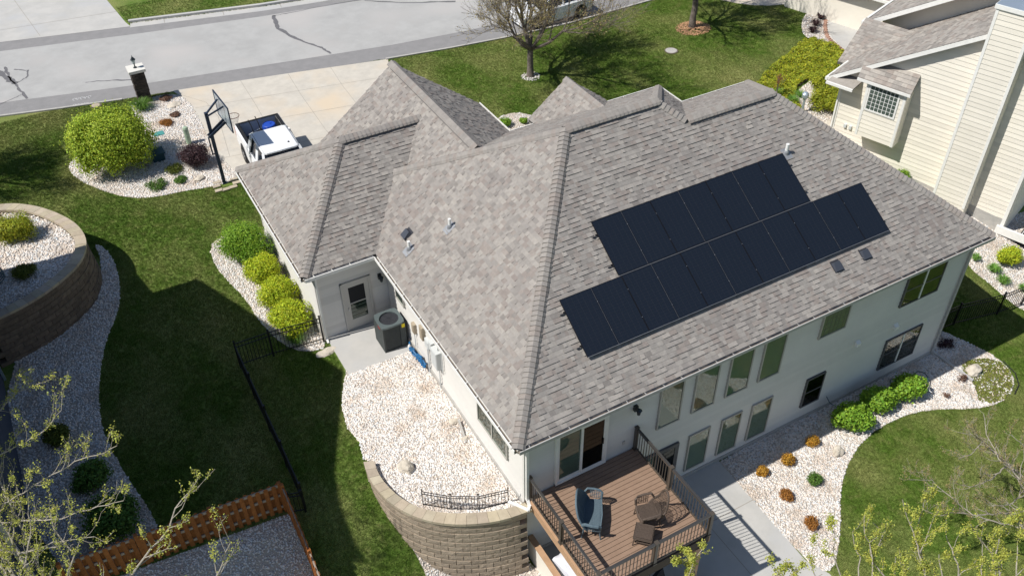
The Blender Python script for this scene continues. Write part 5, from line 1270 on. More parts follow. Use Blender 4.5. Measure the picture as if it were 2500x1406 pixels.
# three little panels of decorative border fence on the gravel
bf = thing('border_fence', 'low wrought iron border fence of three panels above the block wall', 'border fence', (-1.2, 1.1, 2.66))
BP = [(-2.16, 1.78), (-1.52, 1.22), (-.84, .82), (.02, .60)]
for a, b in zip(BP[:-1], BP[1:]):
    A_, B_ = Vector((*a, 2.66)), Vector((*b, 2.66)); d = B_ - A_; fr = MB(); e = d.normalized() * .02; A_ += e; B_ -= e; d = B_ - A_
    for z in (.05, .52, .62): fr.bar(A_ + Vector((0, 0, z)), B_ + Vector((0, 0, z)), .017)
    f_ = fr.build('panel_frame', 'fence_black', bf)
    for i in range(0, 10):
        p = A_ + d * i / 9; q = MB().bar(p, p + Vector((0, 0, .68 if i in (0, 9) else .62)), .020 if i in (0, 9) else .012); q.build('bar', 'fence_black', f_)
        if i in (0, 9): MB().lathe(p + Vector((0, 0, .68)), [(.01, 0), (.028, .03), (.006, .07)], 6).build('finial', 'rail_bronze', f_)
    for i in range(3): c_ = A_ + d * (i + .5) / 3 + Vector((0, 0, .27)); MB().tube([c_ + d.normalized() * .05 * math.cos(a_) + Vector((0, 0, .06 * math.sin(a_))) for a_ in np.linspace(0, 5.6, 9)], .011, 4).build('scroll', 'rail_bronze', f_)
# cedar shadow-box fence
cf = thing('cedar_fence', 'orange cedar shadowbox fence around the lower left gravel yard', 'fence', (-5.55, 3.65, 2.2))
def cedar_run(a, b, zf, h=1.25, pw=.12, gap=.105):
    A_, B_ = Vector((*a, 0)), Vector((*b, 0)); d = B_ - A_; dn = d.normalized(); sd = Vector((-dn.y, dn.x, 0)); L_ = d.length; n = int(L_ / (pw + gap))
    ms = []
    for k in range(4):
        mb = MB(); w_ = pw; mb.extr([tuple(dn * 0 + Vector((0, 0, .04))), tuple(dn * w_ + Vector((0, 0, .04))), tuple(dn * w_ + Vector((0, 0, h - .05))), tuple(dn * (w_ - .035) + Vector((0, 0, h))), tuple(dn * .035 + Vector((0, 0, h))), tuple(Vector((0, 0, h - .05)))], sd * .018, rt(.16)); me = mb.mesh('picket'); me.materials.append(M['cedar'])
        b_ = bmesh.new(); b_.from_mesh(me); bmesh.ops.recalc_face_normals(b_, faces=b_.faces); b_.to_mesh(me); b_.free(); ms.append(me)
    for i in range(n):
        for side in (0, 1):
            s_ = i * (pw + gap) + (pw + gap) / 2 * side; p = A_ + dn * s_; z = zf(p.x, p.y); inst('picket', random.choice(ms), Matrix.Translation(Vector((p.x, p.y, z)) + sd * (.025 if side else -.043)), cf)
    m = max(1, round(L_ / 1.9))
    for k in range(m + 1):
        p = A_ + d * k / m; z = zf(p.x, p.y); o = MB().box(p.x - .05, p.x + .05, p.y - .05, p.y + .05, z - .1, z + h + .05).build('post', 'cedar', cf)
    for k in range(m):
        p, q = A_ + d * k / m, A_ + d * (k + 1) / m
        for f in (.2, .6, .93): MB().bar((p.x, p.y, zf(p.x, p.y) + h * f), (q.x, q.y, zf(q.x, q.y) + h * f), .04, .085).build('rail', 'cedar_pale', cf)
cedar_run((-5.6, 3.72), (-11.4, 4.02), hz)
cedar_run((-5.55, 3.62), (-5.42, -3.2), hz)
# ================================================================== YARD EQUIPMENT
ac = thing('air_conditioner', 'dark grey air conditioner with round fan grille on the side slab', 'air conditioner', (-.17, 8.52, 2.54))
A0 = (-.58, .24, 8.12, 8.94)
mb = MB(); mb.box(A0[0] + .03, A0[1] - .03, A0[2] + .03, A0[3] - .03, 2.57, 3.58); mb.build('coil', 'vent_black', ac)
mb = MB(); mb.box(*A0, 2.54, 2.60); mb.build('base_pan', 'ac_grey', ac)
for x in (A0[0], A0[1] - .06):
    for y in (A0[2], A0[3] - .06): MB().box(x, x + .06, y, y + .06, 2.60, 3.58).build('corner_post', 'ac_grey', ac)
for i in range(17):
    z = 2.64 + i * .055
    MB().extr([(A0[0] + .06, A0[2] + .028, z + .035), (A0[0] + .06, A0[2] + .002, z), (A0[0] + .06, A0[2] + .006, z + .036)], (.54, 0, 0)).build('louver', 'ac_grey', ac, fix=True)
    MB().extr([(A0[0] + .028, A0[2] + .06, z + .035), (A0[0] + .002, A0[2] + .06, z), (A0[0] + .006, A0[2] + .06, z + .036)], (0, .70, 0)).build('louver', 'ac_grey', ac, fix=True)
MB().box(A0[1] - .20, A0[1] - .06, A0[2] + .0, A0[2] + .02, 2.60, 3.58).build('service_panel', 'ac_grey', ac)
cx_, cy_ = -.17, 8.53; R0 = .33; mb = MB(); nseg = 24; vs = []; fs = []
sq = []
for k in range(nseg):
    a = 2 * math.pi * k / nseg; c_, s_ = math.cos(a), math.sin(a); q = 1 / max(abs(c_), abs(s_)); q = min(q, 1.28); vs.append((cx_ + .425 * c_ * q, cy_ + .425 * s_ * q, 3.64)); vs.append((cx_ + R0 * c_, cy_ + R0 * s_, 3.635)); vs.append((cx_ + R0 * c_, cy_ + R0 * s_, 3.36)); vs.append((cx_ + .425 * c_ * q, cy_ + .425 * s_ * q, 3.57))
for k in range(nseg):
    n_ = (k + 1) % nseg
    for j in (0, 1, 3): fs.append((4 * k + j, 4 * n_ + j, 4 * n_ + (j + 1) % 4, 4 * k + (j + 1) % 4))
mb.add(vs, fs); mb.build('top_cover', 'ac_top', ac, fix=True)
mb = MB()
for i in range(1, 5): mb.tube([(cx_ + R0 * i / 4.5 * math.cos(a), cy_ + R0 * i / 4.5 * math.sin(a), 3.645) for a in np.linspace(0, 6.283, 25)], .0028, 4)
for i in range(6): a = i * math.pi / 3; mb.tube([(cx_, cy_, 3.65), (cx_ + R0 * math.cos(a), cy_ + R0 * math.sin(a), 3.645)], .0028, 4)
mb.build('fan_grille', 'fence_black', ac)
for i in range(3):
    a = i * 2.094 + .5; d = Vector((math.cos(a), math.sin(a), 0)); e = Vector((-d.y, d.x, 0)); c_ = Vector((cx_, cy_, 3.42))
    MB().add([c_ + d * .05 - e * .05, c_ + d * .27 - e * .13 + Vector((0, 0, .03)), c_ + d * .28 + e * .10 + Vector((0, 0, -.04)), c_ + d * .05 + e * .05], [(0, 1, 2, 3)]).build('fan_blade', 'alu', ac)
MB().lathe((cx_, cy_, 3.35), [(.07, 0), (.07, .14)], 10).build('motor', 'plastic_black', ac)
MB().box(A0[1] - .135, A0[1] - .02, A0[2] - .004, A0[2] + .0, 3.40, 3.56).build('energy_label', 'yellow_tag', ac); MB().box(A0[0] - .003, A0[0], A0[2] + .25, A0[2] + .42, 3.42, 3.50).build('badge', 'red_tag', ac)
hs = thing('hose', 'blue hose heaped against the wall beside the air conditioner', 'garden hose', (.15, 7.3, 2.55))
mb = MB(); rg = random.Random(4)
for i in range(5): mb.tube([(.2 + rg.uniform(-.08, .1), 7.75 - .28 * i + rg.uniform(-.3, .3) + .22 * math.cos(a), 2.62 + .05 * i + .16 * abs(math.sin(a)) * rg.uniform(.3, 1)) for a in np.linspace(0, 6, 12)], .03, 6)
mb.build('coil', 'hose_blue', hs); MB().lathe((.2, 7.85, 2.6), [(.05, 0), (.06, .12), (.02, .2)], 8).build('nozzle', 'pvc', hs)

# basketball hoop
bk = thing('basketball_hoop', 'navy basketball hoop with backboard and orange rim beside the driveway', 'basketball hoop', (-2.53, 20.5, 2.9))
B0 = Vector((-2.53, 20.5, 2.9)); T0 = Vector((-2.56, 20.42, 6.3))
MB().bar(B0, T0, .13, .13).build('pole', 'steel_navy', bk)
BC = Vector((-1.93, 20.28, 6.25)); bn = Vector((1, .05, 0)).normalized(); bt = Vector((-bn.y, bn.x, 0)); hw_, hh_ = .88, .53
bd = MB().obox(BC - bt * hw_ - Vector((0, 0, hh_)), bt * 2 * hw_, bn * .018, (0, 0, 2 * hh_)).build('backboard', 'board_clear', bk)
mb = MB()
for s_ in (-1, 1): mb.obox(BC + bt * s_ * hw_ - bt * .025 - bn * .012 - Vector((0, 0, hh_ + .02)), bt * .05, bn * .045, (0, 0, 2 * hh_ + .04)); mb.obox(BC - bt * (hw_ - .026) + Vector((0, 0, s_ * hh_ - .025)) - bn * .012, bt * (2 * hw_ - .052), bn * .045, (0, 0, .05))
mb.build('board_frame', 'steel_navy', bd)
mb = MB(); mb.obox(BC - bt * .3 + bn * .019 + Vector((0, 0, -.33)), bt * .6, bn * .003, (0, 0, .03)); mb.obox(BC - bt * .3 + bn * .019 + Vector((0, 0, .1)), bt * .6, bn * .003, (0, 0, .03))
for s_ in (-.3, .27): mb.obox(BC + bt * s_ + bn * .019 + Vector((0, 0, -.299)), bt * .03, bn * .003, (0, 0, .398))
mb.build('target_square', 'pvc', bd)
for s_ in (-1, 1):
    MB().bar(T0 + bt * .09 * s_ + Vector((0, 0, -.12)), BC - bn * .02 + bt * .35 * s_ + Vector((0, 0, .38)), .06).build('upper_arm', 'steel_navy', bk)
    MB().bar(T0 + Vector((-.12, .09 * s_, -1.05)), BC - bn * .02 + bt * .12 * s_ + Vector((0, 0, -.42)), .06, .10).build('lower_arm', 'steel_navy', bk)
MB().bar(T0 + Vector((-.14, 0, -1.1)), B0 + Vector((-.16, .02, 1.45)), .05).build('lift_rod', 'steel_navy', bk); MB().bar(B0 + Vector((-.17, .02, 1.45)), B0 + Vector((0, 0, 1.5)), .04).build('crank', 'steel_navy', bk)
RC = BC + bn * .36 + Vector((0, 0, -.33)); RC.z = 5.93
mb = MB(); mb.tube([RC + Vector((.23 * math.cos(a), .23 * math.sin(a), 0)) for a in np.linspace(0, 6.283, 25)], .012, 6); mb.bar(BC + bn * .02 + Vector((0, 0, -.32)), RC - bn * .23, .12, .02); r_ = mb.build('rim', 'rim_orange', bk)
mb = MB()
for k in range(12):
    a = k * math.pi / 6
    for s_ in (1, -1): mb.tube([RC + Vector((.23 * math.cos(a), .23 * math.sin(a), 0)), RC + Vector((.18 * math.cos(a + s_ * .26), .18 * math.sin(a + s_ * .26), -.14)), RC + Vector((.13 * math.cos(a), .13 * math.sin(a), -.27)), RC + Vector((.12 * math.cos(a + s_ * .26), .12 * math.sin(a + s_ * .26), -.38))], .003, 3, cap=False)
mb.build('net', 'net', r_)
mb = MB(); mb.box(-2.62, -2.44, 20.41, 20.59, 2.9, 2.94); mb.build('base_plate', 'steel_navy', bk)
hp = thing('paver_surround', 'square of pale stone pavers round the foot of the basketball pole', 'paving', (-2.5, 20.35, 2.9))
for i, (dx, dy) in enumerate(((-.38, -.3), (-.38, .05), (-.1, -.36), (.22, -.34), (.42, -.1), (.40, .2), (-.3, .32))):
    MB().box(-2.5 + dx - .16, -2.5 + dx + .15, 20.35 + dy - .10, 20.35 + dy + .09, 2.9, 2.96, rt(.1)).build('paver', 'cap_tan', hp)

# brick entrance pillar with lantern
pl_ = thing('brick_pillar', 'dark brick driveway pillar with a pale cap and lantern', 'pillar', (-3.9, 29.05, 3.0))
P0 = Vector((-3.86, 29.25, 2.95)); HW = .29; PH = 1.62; prz = R_(-8)
MB().box(P0.x - HW + .02, P0.x + HW - .02, P0.y - HW + .02, P0.y + HW - .02, P0.z, P0.z + PH - .005).build('core', 'brick_dark', pl_)
nc = 16; chh = PH / nc; rg = random.Random(9)
for c_ in range(nc):
    z0 = P0.z + c_ * chh
    for face in range(4):
        k = 0; s_ = 0.
        wds = [.29, .29] if (c_ + face) % 2 else [.14, .29, .15]
        for wdt in wds:
            a, b = s_ + .006, s_ + wdt - .006; s_ += wdt; o_ = rg.uniform(0, .02)
            if face == 0: mb = MB().box(P0.x - HW + a, P0.x - HW + b, P0.y - HW - o_, P0.y - HW + .018, z0 + .005, z0 + chh - .005, rt(.35))
            elif face == 1: mb = MB().box(P0.x + HW - .018, P0.x + HW + o_, P0.y - HW + a, P0.y - HW + b, z0 + .005, z0 + chh - .005, rt(.35))
            elif face == 2: mb = MB().box(P0.x - HW + a, P0.x - HW + b, P0.y + HW - .018, P0.y + HW + o_, z0 + .005, z0 + chh - .005, rt(.35))
            else: mb = MB().box(P0.x - HW - o_, P0.x - HW + .018, P0.y - HW + a, P0.y - HW + b, z0 + .005, z0 + chh - .005, rt(.35))
            mb.build('brick', 'brick_dark', pl_)
zt = P0.z + PH; MB().box(P0.x - .38, P0.x + .38, P0.y - .38, P0.y + .38, zt, zt + .13).build('cap', 'cast', pl_)
ln = MB().lathe((P0.x, P0.y, zt + .13), [(.09, 0), (.08, .03), (.03, .05), (.025, .17), (.05, .2), (.06, .22)], 10).build('lantern_post', 'lantern', pl_)
MB().lathe((P0.x, P0.y, zt + .35), [(.06, 0), (.105, .18)], 6).build('lantern_glass', 'lantern_glass', ln); MB().lathe((P0.x, P0.y, zt + .53), [(.125, 0), (.10, .03), (.05, .11), (.015, .15), (.02, .18), (.004, .22)], 6).build('lantern_roof', 'lantern', ln)

# utility things in the corner bed
ub = thing('utility_bollard', 'pale green round utility bollard beside the purple bush', 'utility post', (-3.02, 24.3, 2.97))
MB().lathe((-3.02, 24.3, 2.9), [(.115, 0), (.115, .78), (.125, .78), (.125, .84), (.10, .90), (.03, .92)], 16).build('tube', 'vinyl_green', ub, smooth=False); MB().box(-3.05, -2.99, 24.17, 24.19, 3.3, 3.45).build('hasp', 'vinyl_green', ub)
us = thing('utility_box', 'dark teal utility box half hidden behind the big lime bush', 'utility box', (-4.45, 23.7, 2.95))
MB().box(-4.75, -4.25, 23.45, 23.95, 2.95, 3.32).build('body', 'hose_teal', us); MB().box(-4.8, -4.2, 23.4, 24.0, 3.32, 3.38).build('lid', 'hose_teal', us)
ul = thing('meter_lid', 'flat teal meter lid set in the corner gravel', 'meter lid', (-4.0, 25.75, 3.0))
MB().box(-4.25, -3.8, 25.55, 25.9, 2.99, 3.06).build('lid', 'teal', ul); MB().box(-4.29, -3.76, 25.51, 25.94, 2.96, 3.03).build('rim', 'box_grey', ul)
for i, (x, y, l_) in enumerate(((20.87, 20.75, 'round grey access lid in the front lawn'), (-6.0, 29.9, 'small tan water valve lid by the kerb'))):
    t = thing('access_lid', l_, 'access lid', G_(x, y)); MB().lathe((x, y, hz(x, y)), [(.30 - i * .1, 0), (.30 - i * .1, .045), (.27 - i * .1, .052)], 18).build('lid', 'foundation' if i == 0 else 'cap_tan', t); MB().lathe((x, y, hz(x, y)), [(.36 - i * .1, 0), (.36 - i * .1, .03)], 18).build('rim', 'soil', t)
tw = thing('cloth', 'white cloth rag lying on the gravel above the block wall', 'cloth', (.75 - .6, 3.95, 2.65))
boulder('pale flat rock on the gravel near the house wall', (.02, 4.12, 2.66), .16, .12, .08, 3)
bpy.data.objects.remove(tw)
boulder('tan boulder on the gravel behind the border fence', (-2.02, 3.22, 2.72), .20, .27, .2, 1, .4)
boulder('white smooth boulder in the right-hand gravel bed', (11.55, -1.42, .08), .23, .17, .16, 5, .5)
boulder('cream rock at the edge of the ground cover patch', (18.55, -1.12, .1), .30, .26, .2, 7, .2)
boulder('flat pale slab rock in the corner bed near the pillar', (-2.75, 28.0, 3.02), .34, .24, .10, 9, .1)
boulder('flat rock in the shade of the corner bed', (-3.35, 21.3, 2.98), .24, .16, .08, 11, .6)
boulder('tan rock near the neighbour wall spigot', (23.0, 11.6, 2.55), .25, .2, .18, 13)
boulder('brown flagstone lying by the garage downspout', (-2.35, 9.2, 2.52), .36, .18, .05, 15, .1)
boulder('small pale stone by the leaning stake', (.0, 3.35, 2.66), .12, .09, .07, 17)
sk = thing('garden_stake', 'grey wooden stake lying on the gravel by the west wall', 'stake', (.2, 3.6, 2.68)); MB().bar((.15, 4.05, 2.78), (-.02, 3.2, 2.68), .06, .03).build('stake', 'foundation', sk)
hz_ = thing('hose', 'thin dark teal hose looped on the gravel behind the rear shrubs', 'garden hose', (16.2, -.2, .03))
mb = MB(); mb.tube([(15.4 + 1.1 * (a / 9) + .45 * math.cos(a), -.25 - .5 * (a / 9) + .38 * math.sin(a), .05 + .01 * k) for k, a in enumerate(np.linspace(0, 9, 40))], .018, 5); mb.tube([(12.5, .28, .66), (12.6, .15, .4), (13.0, -.1, .05), (14.2, -.15, .04), (15.5, -.25, .05)], .014, 5); mb.build('line', 'hose_teal', hz_)
ed = thing('edging', 'thin black plastic edging strip at the ground cover corner', 'edging', (19.5, -2.3, 0)); MB().tube([(19.95, -1.3, .03), (19.8, -1.95, .04), (19.4, -2.4, .05), (18.9, -2.62, .03)], .02, 5).build('strip', 'plastic_black', ed)
hw2 = thing('hose', 'dark coiled hose on the raised gravel of the next garden', 'garden hose', (-11.2, 16.2, 4.37))
mb = MB(); mb.tube([(-11.5 + .45 * math.cos(a), 16.3 + .45 * math.sin(a), 4.4 + .004 * k) for k, a in enumerate(np.linspace(0, 25, 90))], .02, 5); mb.build('coil', 'hose_teal', hw2)
sp = thing('sprinkler', 'small sprinkler head on a stake by the neighbour wall', 'sprinkler', G_(22.9, 12.9)); MB().tube([G_(22.9, 12.9), G_(22.9, 12.9, .6)], .02, 6).build('stem', 'metal_blue', sp)
bb = thing('bird_bath', 'pale blue globe post lamp beside the neighbour yellow bushes', 'garden lamp', G_(22.65, 13.0)); MB().lathe(G_(22.65, 13.0), [(.11, 0), (.06, .08), (.055, .65), (.09, .7), (.15, .78), (.16, .95), (.10, 1.03), (.03, 1.06)], 12).build('post', 'metal_blue', bb)
bpy.data.objects.remove(sp.children[0]); bpy.data.objects.remove(sp)

# ================================================================== VEHICLES
def loft(mb, rings, close=True, tone=None):
    n = len(rings[0]); vs = [p for r in rings for p in r]; fs = []
    for i in range(len(rings) - 1):
        for k in range(n): fs.append((i * n + k, i * n + (k + 1) % n, (i + 1) * n + (k + 1) % n, (i + 1) * n + k))
    if close: fs.append(tuple(range(n))[::-1]); fs.append(tuple((len(rings) - 1) * n + k for k in range(n)))
    mb.add(vs, fs, tone)
def wheel(par, c, r=.40, w_=.27):
    c = Vector(c); sx = 1 if c.x > 0 else -1
    mb = MB(); N = 24; prof = [(r * .62, w_ / 2), (r * .93, w_ / 2), (r, w_ * .36), (r, -w_ * .36), (r * .93, -w_ / 2), (r * .62, -w_ / 2)]
    rings = [[(c.x + x_ * sx, c.y + R__ * math.cos(a), c.z + R__ * math.sin(a)) for a in np.linspace(0, 2 * math.pi, N, endpoint=False)] for R__, x_ in prof]
    loft(mb, rings, close=False); wh = mb.build('wheel', 'rubber', par, local=True, fix=True)
    mb = MB(); mb.tube([(c.x + sx * w_ * .30, c.y, c.z), (c.x + sx * w_ * .36, c.y, c.z)], r * .64, 20)
    for k in range(6): a = k * math.pi / 3; mb.bar((c.x + sx * w_ * .40, c.y, c.z), (c.x + sx * w_ * .40, c.y + r * .58 * math.cos(a), c.z + r * .58 * math.sin(a)), .07, .05)
    mb.build('rim', 'rim', wh, local=True)
tk = thing('pickup_truck', 'white crew-cab pickup truck with tools and a blue barrel in its bed', 'pickup truck', (-.30, 19.62, 2.955), R_(-1))
def trk_ring(y, wd, zb, zt, crown=.03): return [(-wd * .94, y, zb), (-wd, y, zb + .12), (-wd, y, zt - .22), (-wd * .97, y, zt - .04), (-wd * .86, y, zt), (0, y, zt + crown), (wd * .86, y, zt), (wd * .97, y, zt - .04), (wd, y, zt - .22), (wd, y, zb + .12), (wd * .94, y, zb)]
mb = MB(); loft(mb, [trk_ring(-2.92, .80, .50, .90), trk_ring(-2.86, .92, .42, 1.06), trk_ring(-2.5, .98, .36, 1.14), trk_ring(-1.75, 1.0, .34, 1.19), trk_ring(-1.70, 1.0, .34, 1.16), trk_ring(1.0, 1.0, .34, 1.16), trk_ring(1.02, 1.0, .34, 1.12)])
tb = mb.build('body', 'paint_white', tk, local=True, fix=True)
# bed: side walls with rounded outer skin, tailgate, liner floor
for s_ in (-1, 1):
    mb = MB(); loft(mb, [[(s_ * .80, y, .72), (s_ * .98, y, .42), (s_ * 1.0, y, .6), (s_ * 1.0, y, 1.22), (s_ * .97, y, 1.33), (s_ * .88, y, 1.35), (s_ * .80, y, 1.33)] for y in (1.03, 1.8, 2.80)]); mb.build('bed_side', 'paint_white', tk, local=True, fix=True)
    MB().box(*sorted((s_ * .80, s_ * .94)), 1.04, 2.82, 1.345, 1.37).build('bed_rail', 'bed_liner', tk, local=True)
    MB().box(*sorted((s_ * .78, s_ * .795)), 1.04, 2.78, .70, 1.34).build('bed_liner', 'bed_liner', tk, local=True)
MB().box(-.97, .97, 2.80, 2.87, .55, 1.34).build('tailgate', 'paint_white', tk, local=True); MB().box(-.94, .94, 2.79, 2.88, 1.345, 1.37).build('bed_rail', 'bed_liner', tk, local=True); MB().box(-.79, .79, 1.02, 2.79, .64, .70).build('bed_floor', 'bed_liner', tk, local=True); MB().box(-.79, .79, 1.02, 1.05, .70, 1.34).build('bed_front', 'bed_liner', tk, local=True)
MB().box(-.95, .95, 2.88, 3.0, .42, .58).build('bumper', 'rim', tk, local=True); MB().box(-.95, .95, -3.0, -2.90, .42, .62).build('bumper', 'rim', tk, local=True)
for s_ in (-1, 1): MB().box(*sorted((s_ * .84, s_ * 1.005)), 2.80, 2.885, .85, 1.22).build('tail_light', 'tail_red', tk, local=True); MB().box(*sorted((s_ * .62, s_ * .93)), -2.935, -2.84, .78, .98).build('headlight', 'lamp_lens', tk, local=True)
MB().box(-.58, .58, -2.95, -2.86, .66, .98).build('grille', 'plastic_black', tk, local=True)
# cab glasshouse
g0 = [(-.94, -1.62, 1.15), (.94, -1.62, 1.15), (.94, .98, 1.15), (-.94, .98, 1.15)]; g1 = [(-.735, -.88, 1.86), (.735, -.88, 1.86), (.735, .80, 1.86), (-.735, .80, 1.86)]
mb = MB(); loft(mb, [g0, g1]); mb.build('window_glass', 'car_glass', tk, local=True, fix=True)
mb = MB(); rr_ = lambda z, k: [(-.74 * k, -.90 * k - .02, z), (-.60 * k, -1.0 * k, z + .01), (0, -1.04 * k, z + .03), (.60 * k, -1.0 * k, z + .01), (.74 * k, -.90 * k - .02, z), (.765 * k, 0, z), (.74 * k, .80 * k, z), (.6 * k, .86 * k, z), (-.6 * k, .86 * k, z), (-.74 * k, .80 * k, z), (-.765 * k, 0, z)]
loft(mb, [rr_(1.845, 1.01), rr_(1.90, 1.0), rr_(1.935, .90)]); cab = mb.build('cab_roof', 'paint_white', tk, local=True, fix=True)
L3 = lambda a, b, f: Vector(a).lerp(Vector(b), f)
mb = MB()
for a, b in zip(g0, g1): mb.bar(a, b, .10, .09)
for s_ in (-1, 1):
    b0 = Vector((s_ * .95, -.28, 1.14)); b1 = Vector((s_ * .745, -.14, 1.87)); mb.bar(b0, b1, .12, .05); mb.bar((s_ * .95, .72, 1.14), (s_ * .745, .62, 1.87), .30, .05); mb.bar((s_ * .955, -1.6, 1.16), (s_ * .955, 1.0, 1.16), .04, .08)
mb.build('pillar', 'paint_white', tk, local=True)
MB().tube([(-.70, -.95, 1.93), (-.72, .82, 1.93)], .006, 4).build('roof_seam', 'plastic_black', tk, local=True); MB().tube([(.70, -.95, 1.93), (.72, .82, 1.93)], .006, 4).build('roof_seam', 'plastic_black', tk, local=True)
MB().lathe((.42, -.62, 1.935), [(.05, 0), (.04, .03), (.01, .06)], 8).build('antenna', 'plastic_black', tk, local=True)
for s_ in (-1, 1):
    MB().box(*sorted((s_ * .99, s_ * 1.24)), -1.28, -1.14, 1.12, 1.32).build('mirror', 'paint_white', tk, local=True)
    for y in (-.55, .55): MB().box(*sorted((s_ * 1.0, s_ * 1.02)), y, y + .16, .98, 1.01).build('door_handle', 'rim', tk, local=True)
    for y in (-1.55, -.30, .80): MB().box(*sorted((s_ * .998, s_ * 1.003)), y, y + .014, .45, 1.12).build('door_gap', 'plastic_black', tk, local=True)
    for y in (-1.95, 1.88):
        mb = MB(); mb.tube([(s_ * .72, y, .42), (s_ * 1.006, y, .42)], .49, 18); mb.build('wheel_arch', 'plastic_black', tk, local=True); wheel(tk, (s_ * .90, y, .40))
MB().box(-.85, .85, -2.7, 2.7, .28, .42).build('chassis', 'plastic_black', tk, local=True)
br = thing('barrel', 'blue plastic barrel in the truck bed', 'barrel', (.02, 21.55, 3.66)); MB().lathe((.02, 21.55, 3.66), [(.26, 0), (.29, .08), (.29, .70), (.27, .78), (.25, .80), (.25, .78)], 18).build('drum', 'plastic_blue', br); MB().lathe((.10, 21.6, 4.44), [(.04, 0), (.04, .03)], 8).build('bung', 'plastic_blue', br)
for i, (x, y) in enumerate(((-.70, 21.45), (-.36, 21.6))):
    t = thing('backpack_sprayer', ('black sprayer with a wand at the left corner of the truck bed', 'black sprayer with a wand beside the blue barrel')[i], 'sprayer', (x, y, 3.66), .2, 'sprayers in the truck bed')
    MB().lathe((0, 0, 0), [(.16, 0), (.19, .1), (.18, .45), (.08, .60), (.05, .64)], 10).build('tank', 'plastic_black', t, local=True); MB().tube([(0, 0, .6), (.0, .10, .9), (-.02, .25, 1.15)], .02, 6).build('wand', 'plastic_black', t, local=True); MB().bar((-.22, 0, .62), (.22, .05, .66), .035).build('handle', 'box_grey', t, local=True)
# parked car on the street
pcar = thing('parked_car', 'white car parked on the street behind the budding tree', 'car', (17.5, 27.2, 3.01), R_(-88))
def car_ring(y, wd, zb, zt, tw): return [(-wd * .92, y, zb), (-wd, y, zb + .14), (-wd, y, zb + .42), (-wd * .95, y, zt - .08), (-tw, y, zt), (0, y, zt + .03), (tw, y, zt), (wd * .95, y, zt - .08), (wd, y, zb + .42), (wd, y, zb + .14), (wd * .92, y, zb)]
mb = MB(); loft(mb, [car_ring(-2.3, .70, .32, .70, .55), car_ring(-2.2, .82, .24, .80, .68), car_ring(-1.6, .90, .20, .90, .75), car_ring(-.9, .91, .2, .98, .78), car_ring(.9, .91, .2, 1.02, .78), car_ring(1.8, .90, .22, 1.02, .76), car_ring(2.2, .84, .28, .96, .7), car_ring(2.3, .74, .36, .85, .6)]); mb.build('body', 'paint_white', pcar, local=True, fix=True)
g0 = [(-.80, -1.15, .95), (.80, -1.15, .95), (.80, 1.95, 1.0), (-.80, 1.95, 1.0)]; g1 = [(-.60, -.35, 1.42), (.60, -.35, 1.42), (.60, 1.15, 1.44), (-.60, 1.15, 1.44)]
mb = MB(); loft(mb, [g0, g1]); mb.build('window_glass', 'car_glass', pcar, local=True, fix=True)
mb = MB(); loft(mb, [[(-.62, -.4, 1.41), (.62, -.4, 1.41), (.62, 1.2, 1.43), (-.62, 1.2, 1.43)], [(-.56, -.3, 1.47), (.56, -.3, 1.47), (.56, 1.1, 1.49), (-.56, 1.1, 1.49)]])
for a, b in zip(g0, g1): mb.bar(a, b, .07, .06)
for s_ in (-1, 1): mb.bar((s_ * .81, .3, .98), (s_ * .61, .3, 1.43), .08, .04)
mb.build('roof', 'paint_white', pcar, local=True)
for s_ in (-1, 1):
    for y in (-1.45, 1.4): MB().tube([(s_ * .66, y, .36), (s_ * .915, y, .36)], .40, 16).build('wheel_arch', 'plastic_black', pcar, local=True); wheel(pcar, (s_ * .82, y, .33), .33, .21)
    MB().box(*sorted((s_ * .50, s_ * .82)), -2.28, -2.10, .58, .72).build('headlight', 'lamp_lens', pcar, local=True); MB().box(*sorted((s_ * .5, s_ * .84)), 2.15, 2.29, .72, .88).build('tail_light', 'tail_red', pcar, local=True)
    MB().box(*sorted((s_ * .9, s_ * 1.04)), -.85, -.72, .95, 1.08).build('mirror', 'paint_white', pcar, local=True)

# ================================================================== SHRUBS AND PLANTS
shrub('lime_shrub', 'big lime green rounded maple bush in the corner gravel bed', G_(-6.15, 24.05), 2.15, 2.6, 38000, .085, 'leaf_lime', 1, lobes=46, lob=.24, cat='bush')
shrub('purple_shrub', 'round dark purple barberry beside the basketball hoop', G_(-3.15, 22.35), .76, 1.0, 7000, .055, 'leaf_purple', 2, lobes=12)
GS = 'rounded bushes along the garage wall'
shrub('garden_shrub', 'largest green bush at the street end of the garage row', G_(-3.15, 15.35), 1.06, 1.5, 15000, .06, 'leaf_bright', 3, lobes=16, group=GS)
shrub('garden_shrub', 'golden bush second in the garage row next to the large green one', G_(-2.95, 13.75), .76, 1.1, 8500, .062, 'leaf_gold', 4, lobes=12, group=GS)
shrub('garden_shrub', 'golden bush third in the garage row between two golden ones', G_(-2.95, 12.35), .80, 1.12, 8500, .062, 'leaf_gold', 5, lobes=12, group=GS)
shrub('garden_shrub', 'golden green bush at the iron fence end of the garage row', G_(-2.95, 10.95), .80, 1.18, 9000, .062, 'leaf_gold', 6, lobes=12, group=GS)
GR = 'broadleaf bushes against the rear wall'
shrub('broadleaf_shrub', 'dark green broadleaf bush, left one of three by the rear wall', G_(12.75, -.72), .72, .95, 4400, .095, 'leaf_bright', 7, lobes=10, group=GR, narrow=.75)
shrub('broadleaf_shrub', 'green broadleaf bush, middle one of three by the rear wall', G_(14.15, -.62), .68, .90, 4000, .095, 'leaf_bright', 8, lobes=10, group=GR, narrow=.75)
shrub('broadleaf_shrub', 'green broadleaf bush, right one of three nearest the downspout', G_(15.45, -.68), .66, .92, 4000, .095, 'leaf_bright', 9, lobes=10, group=GR, narrow=.75)
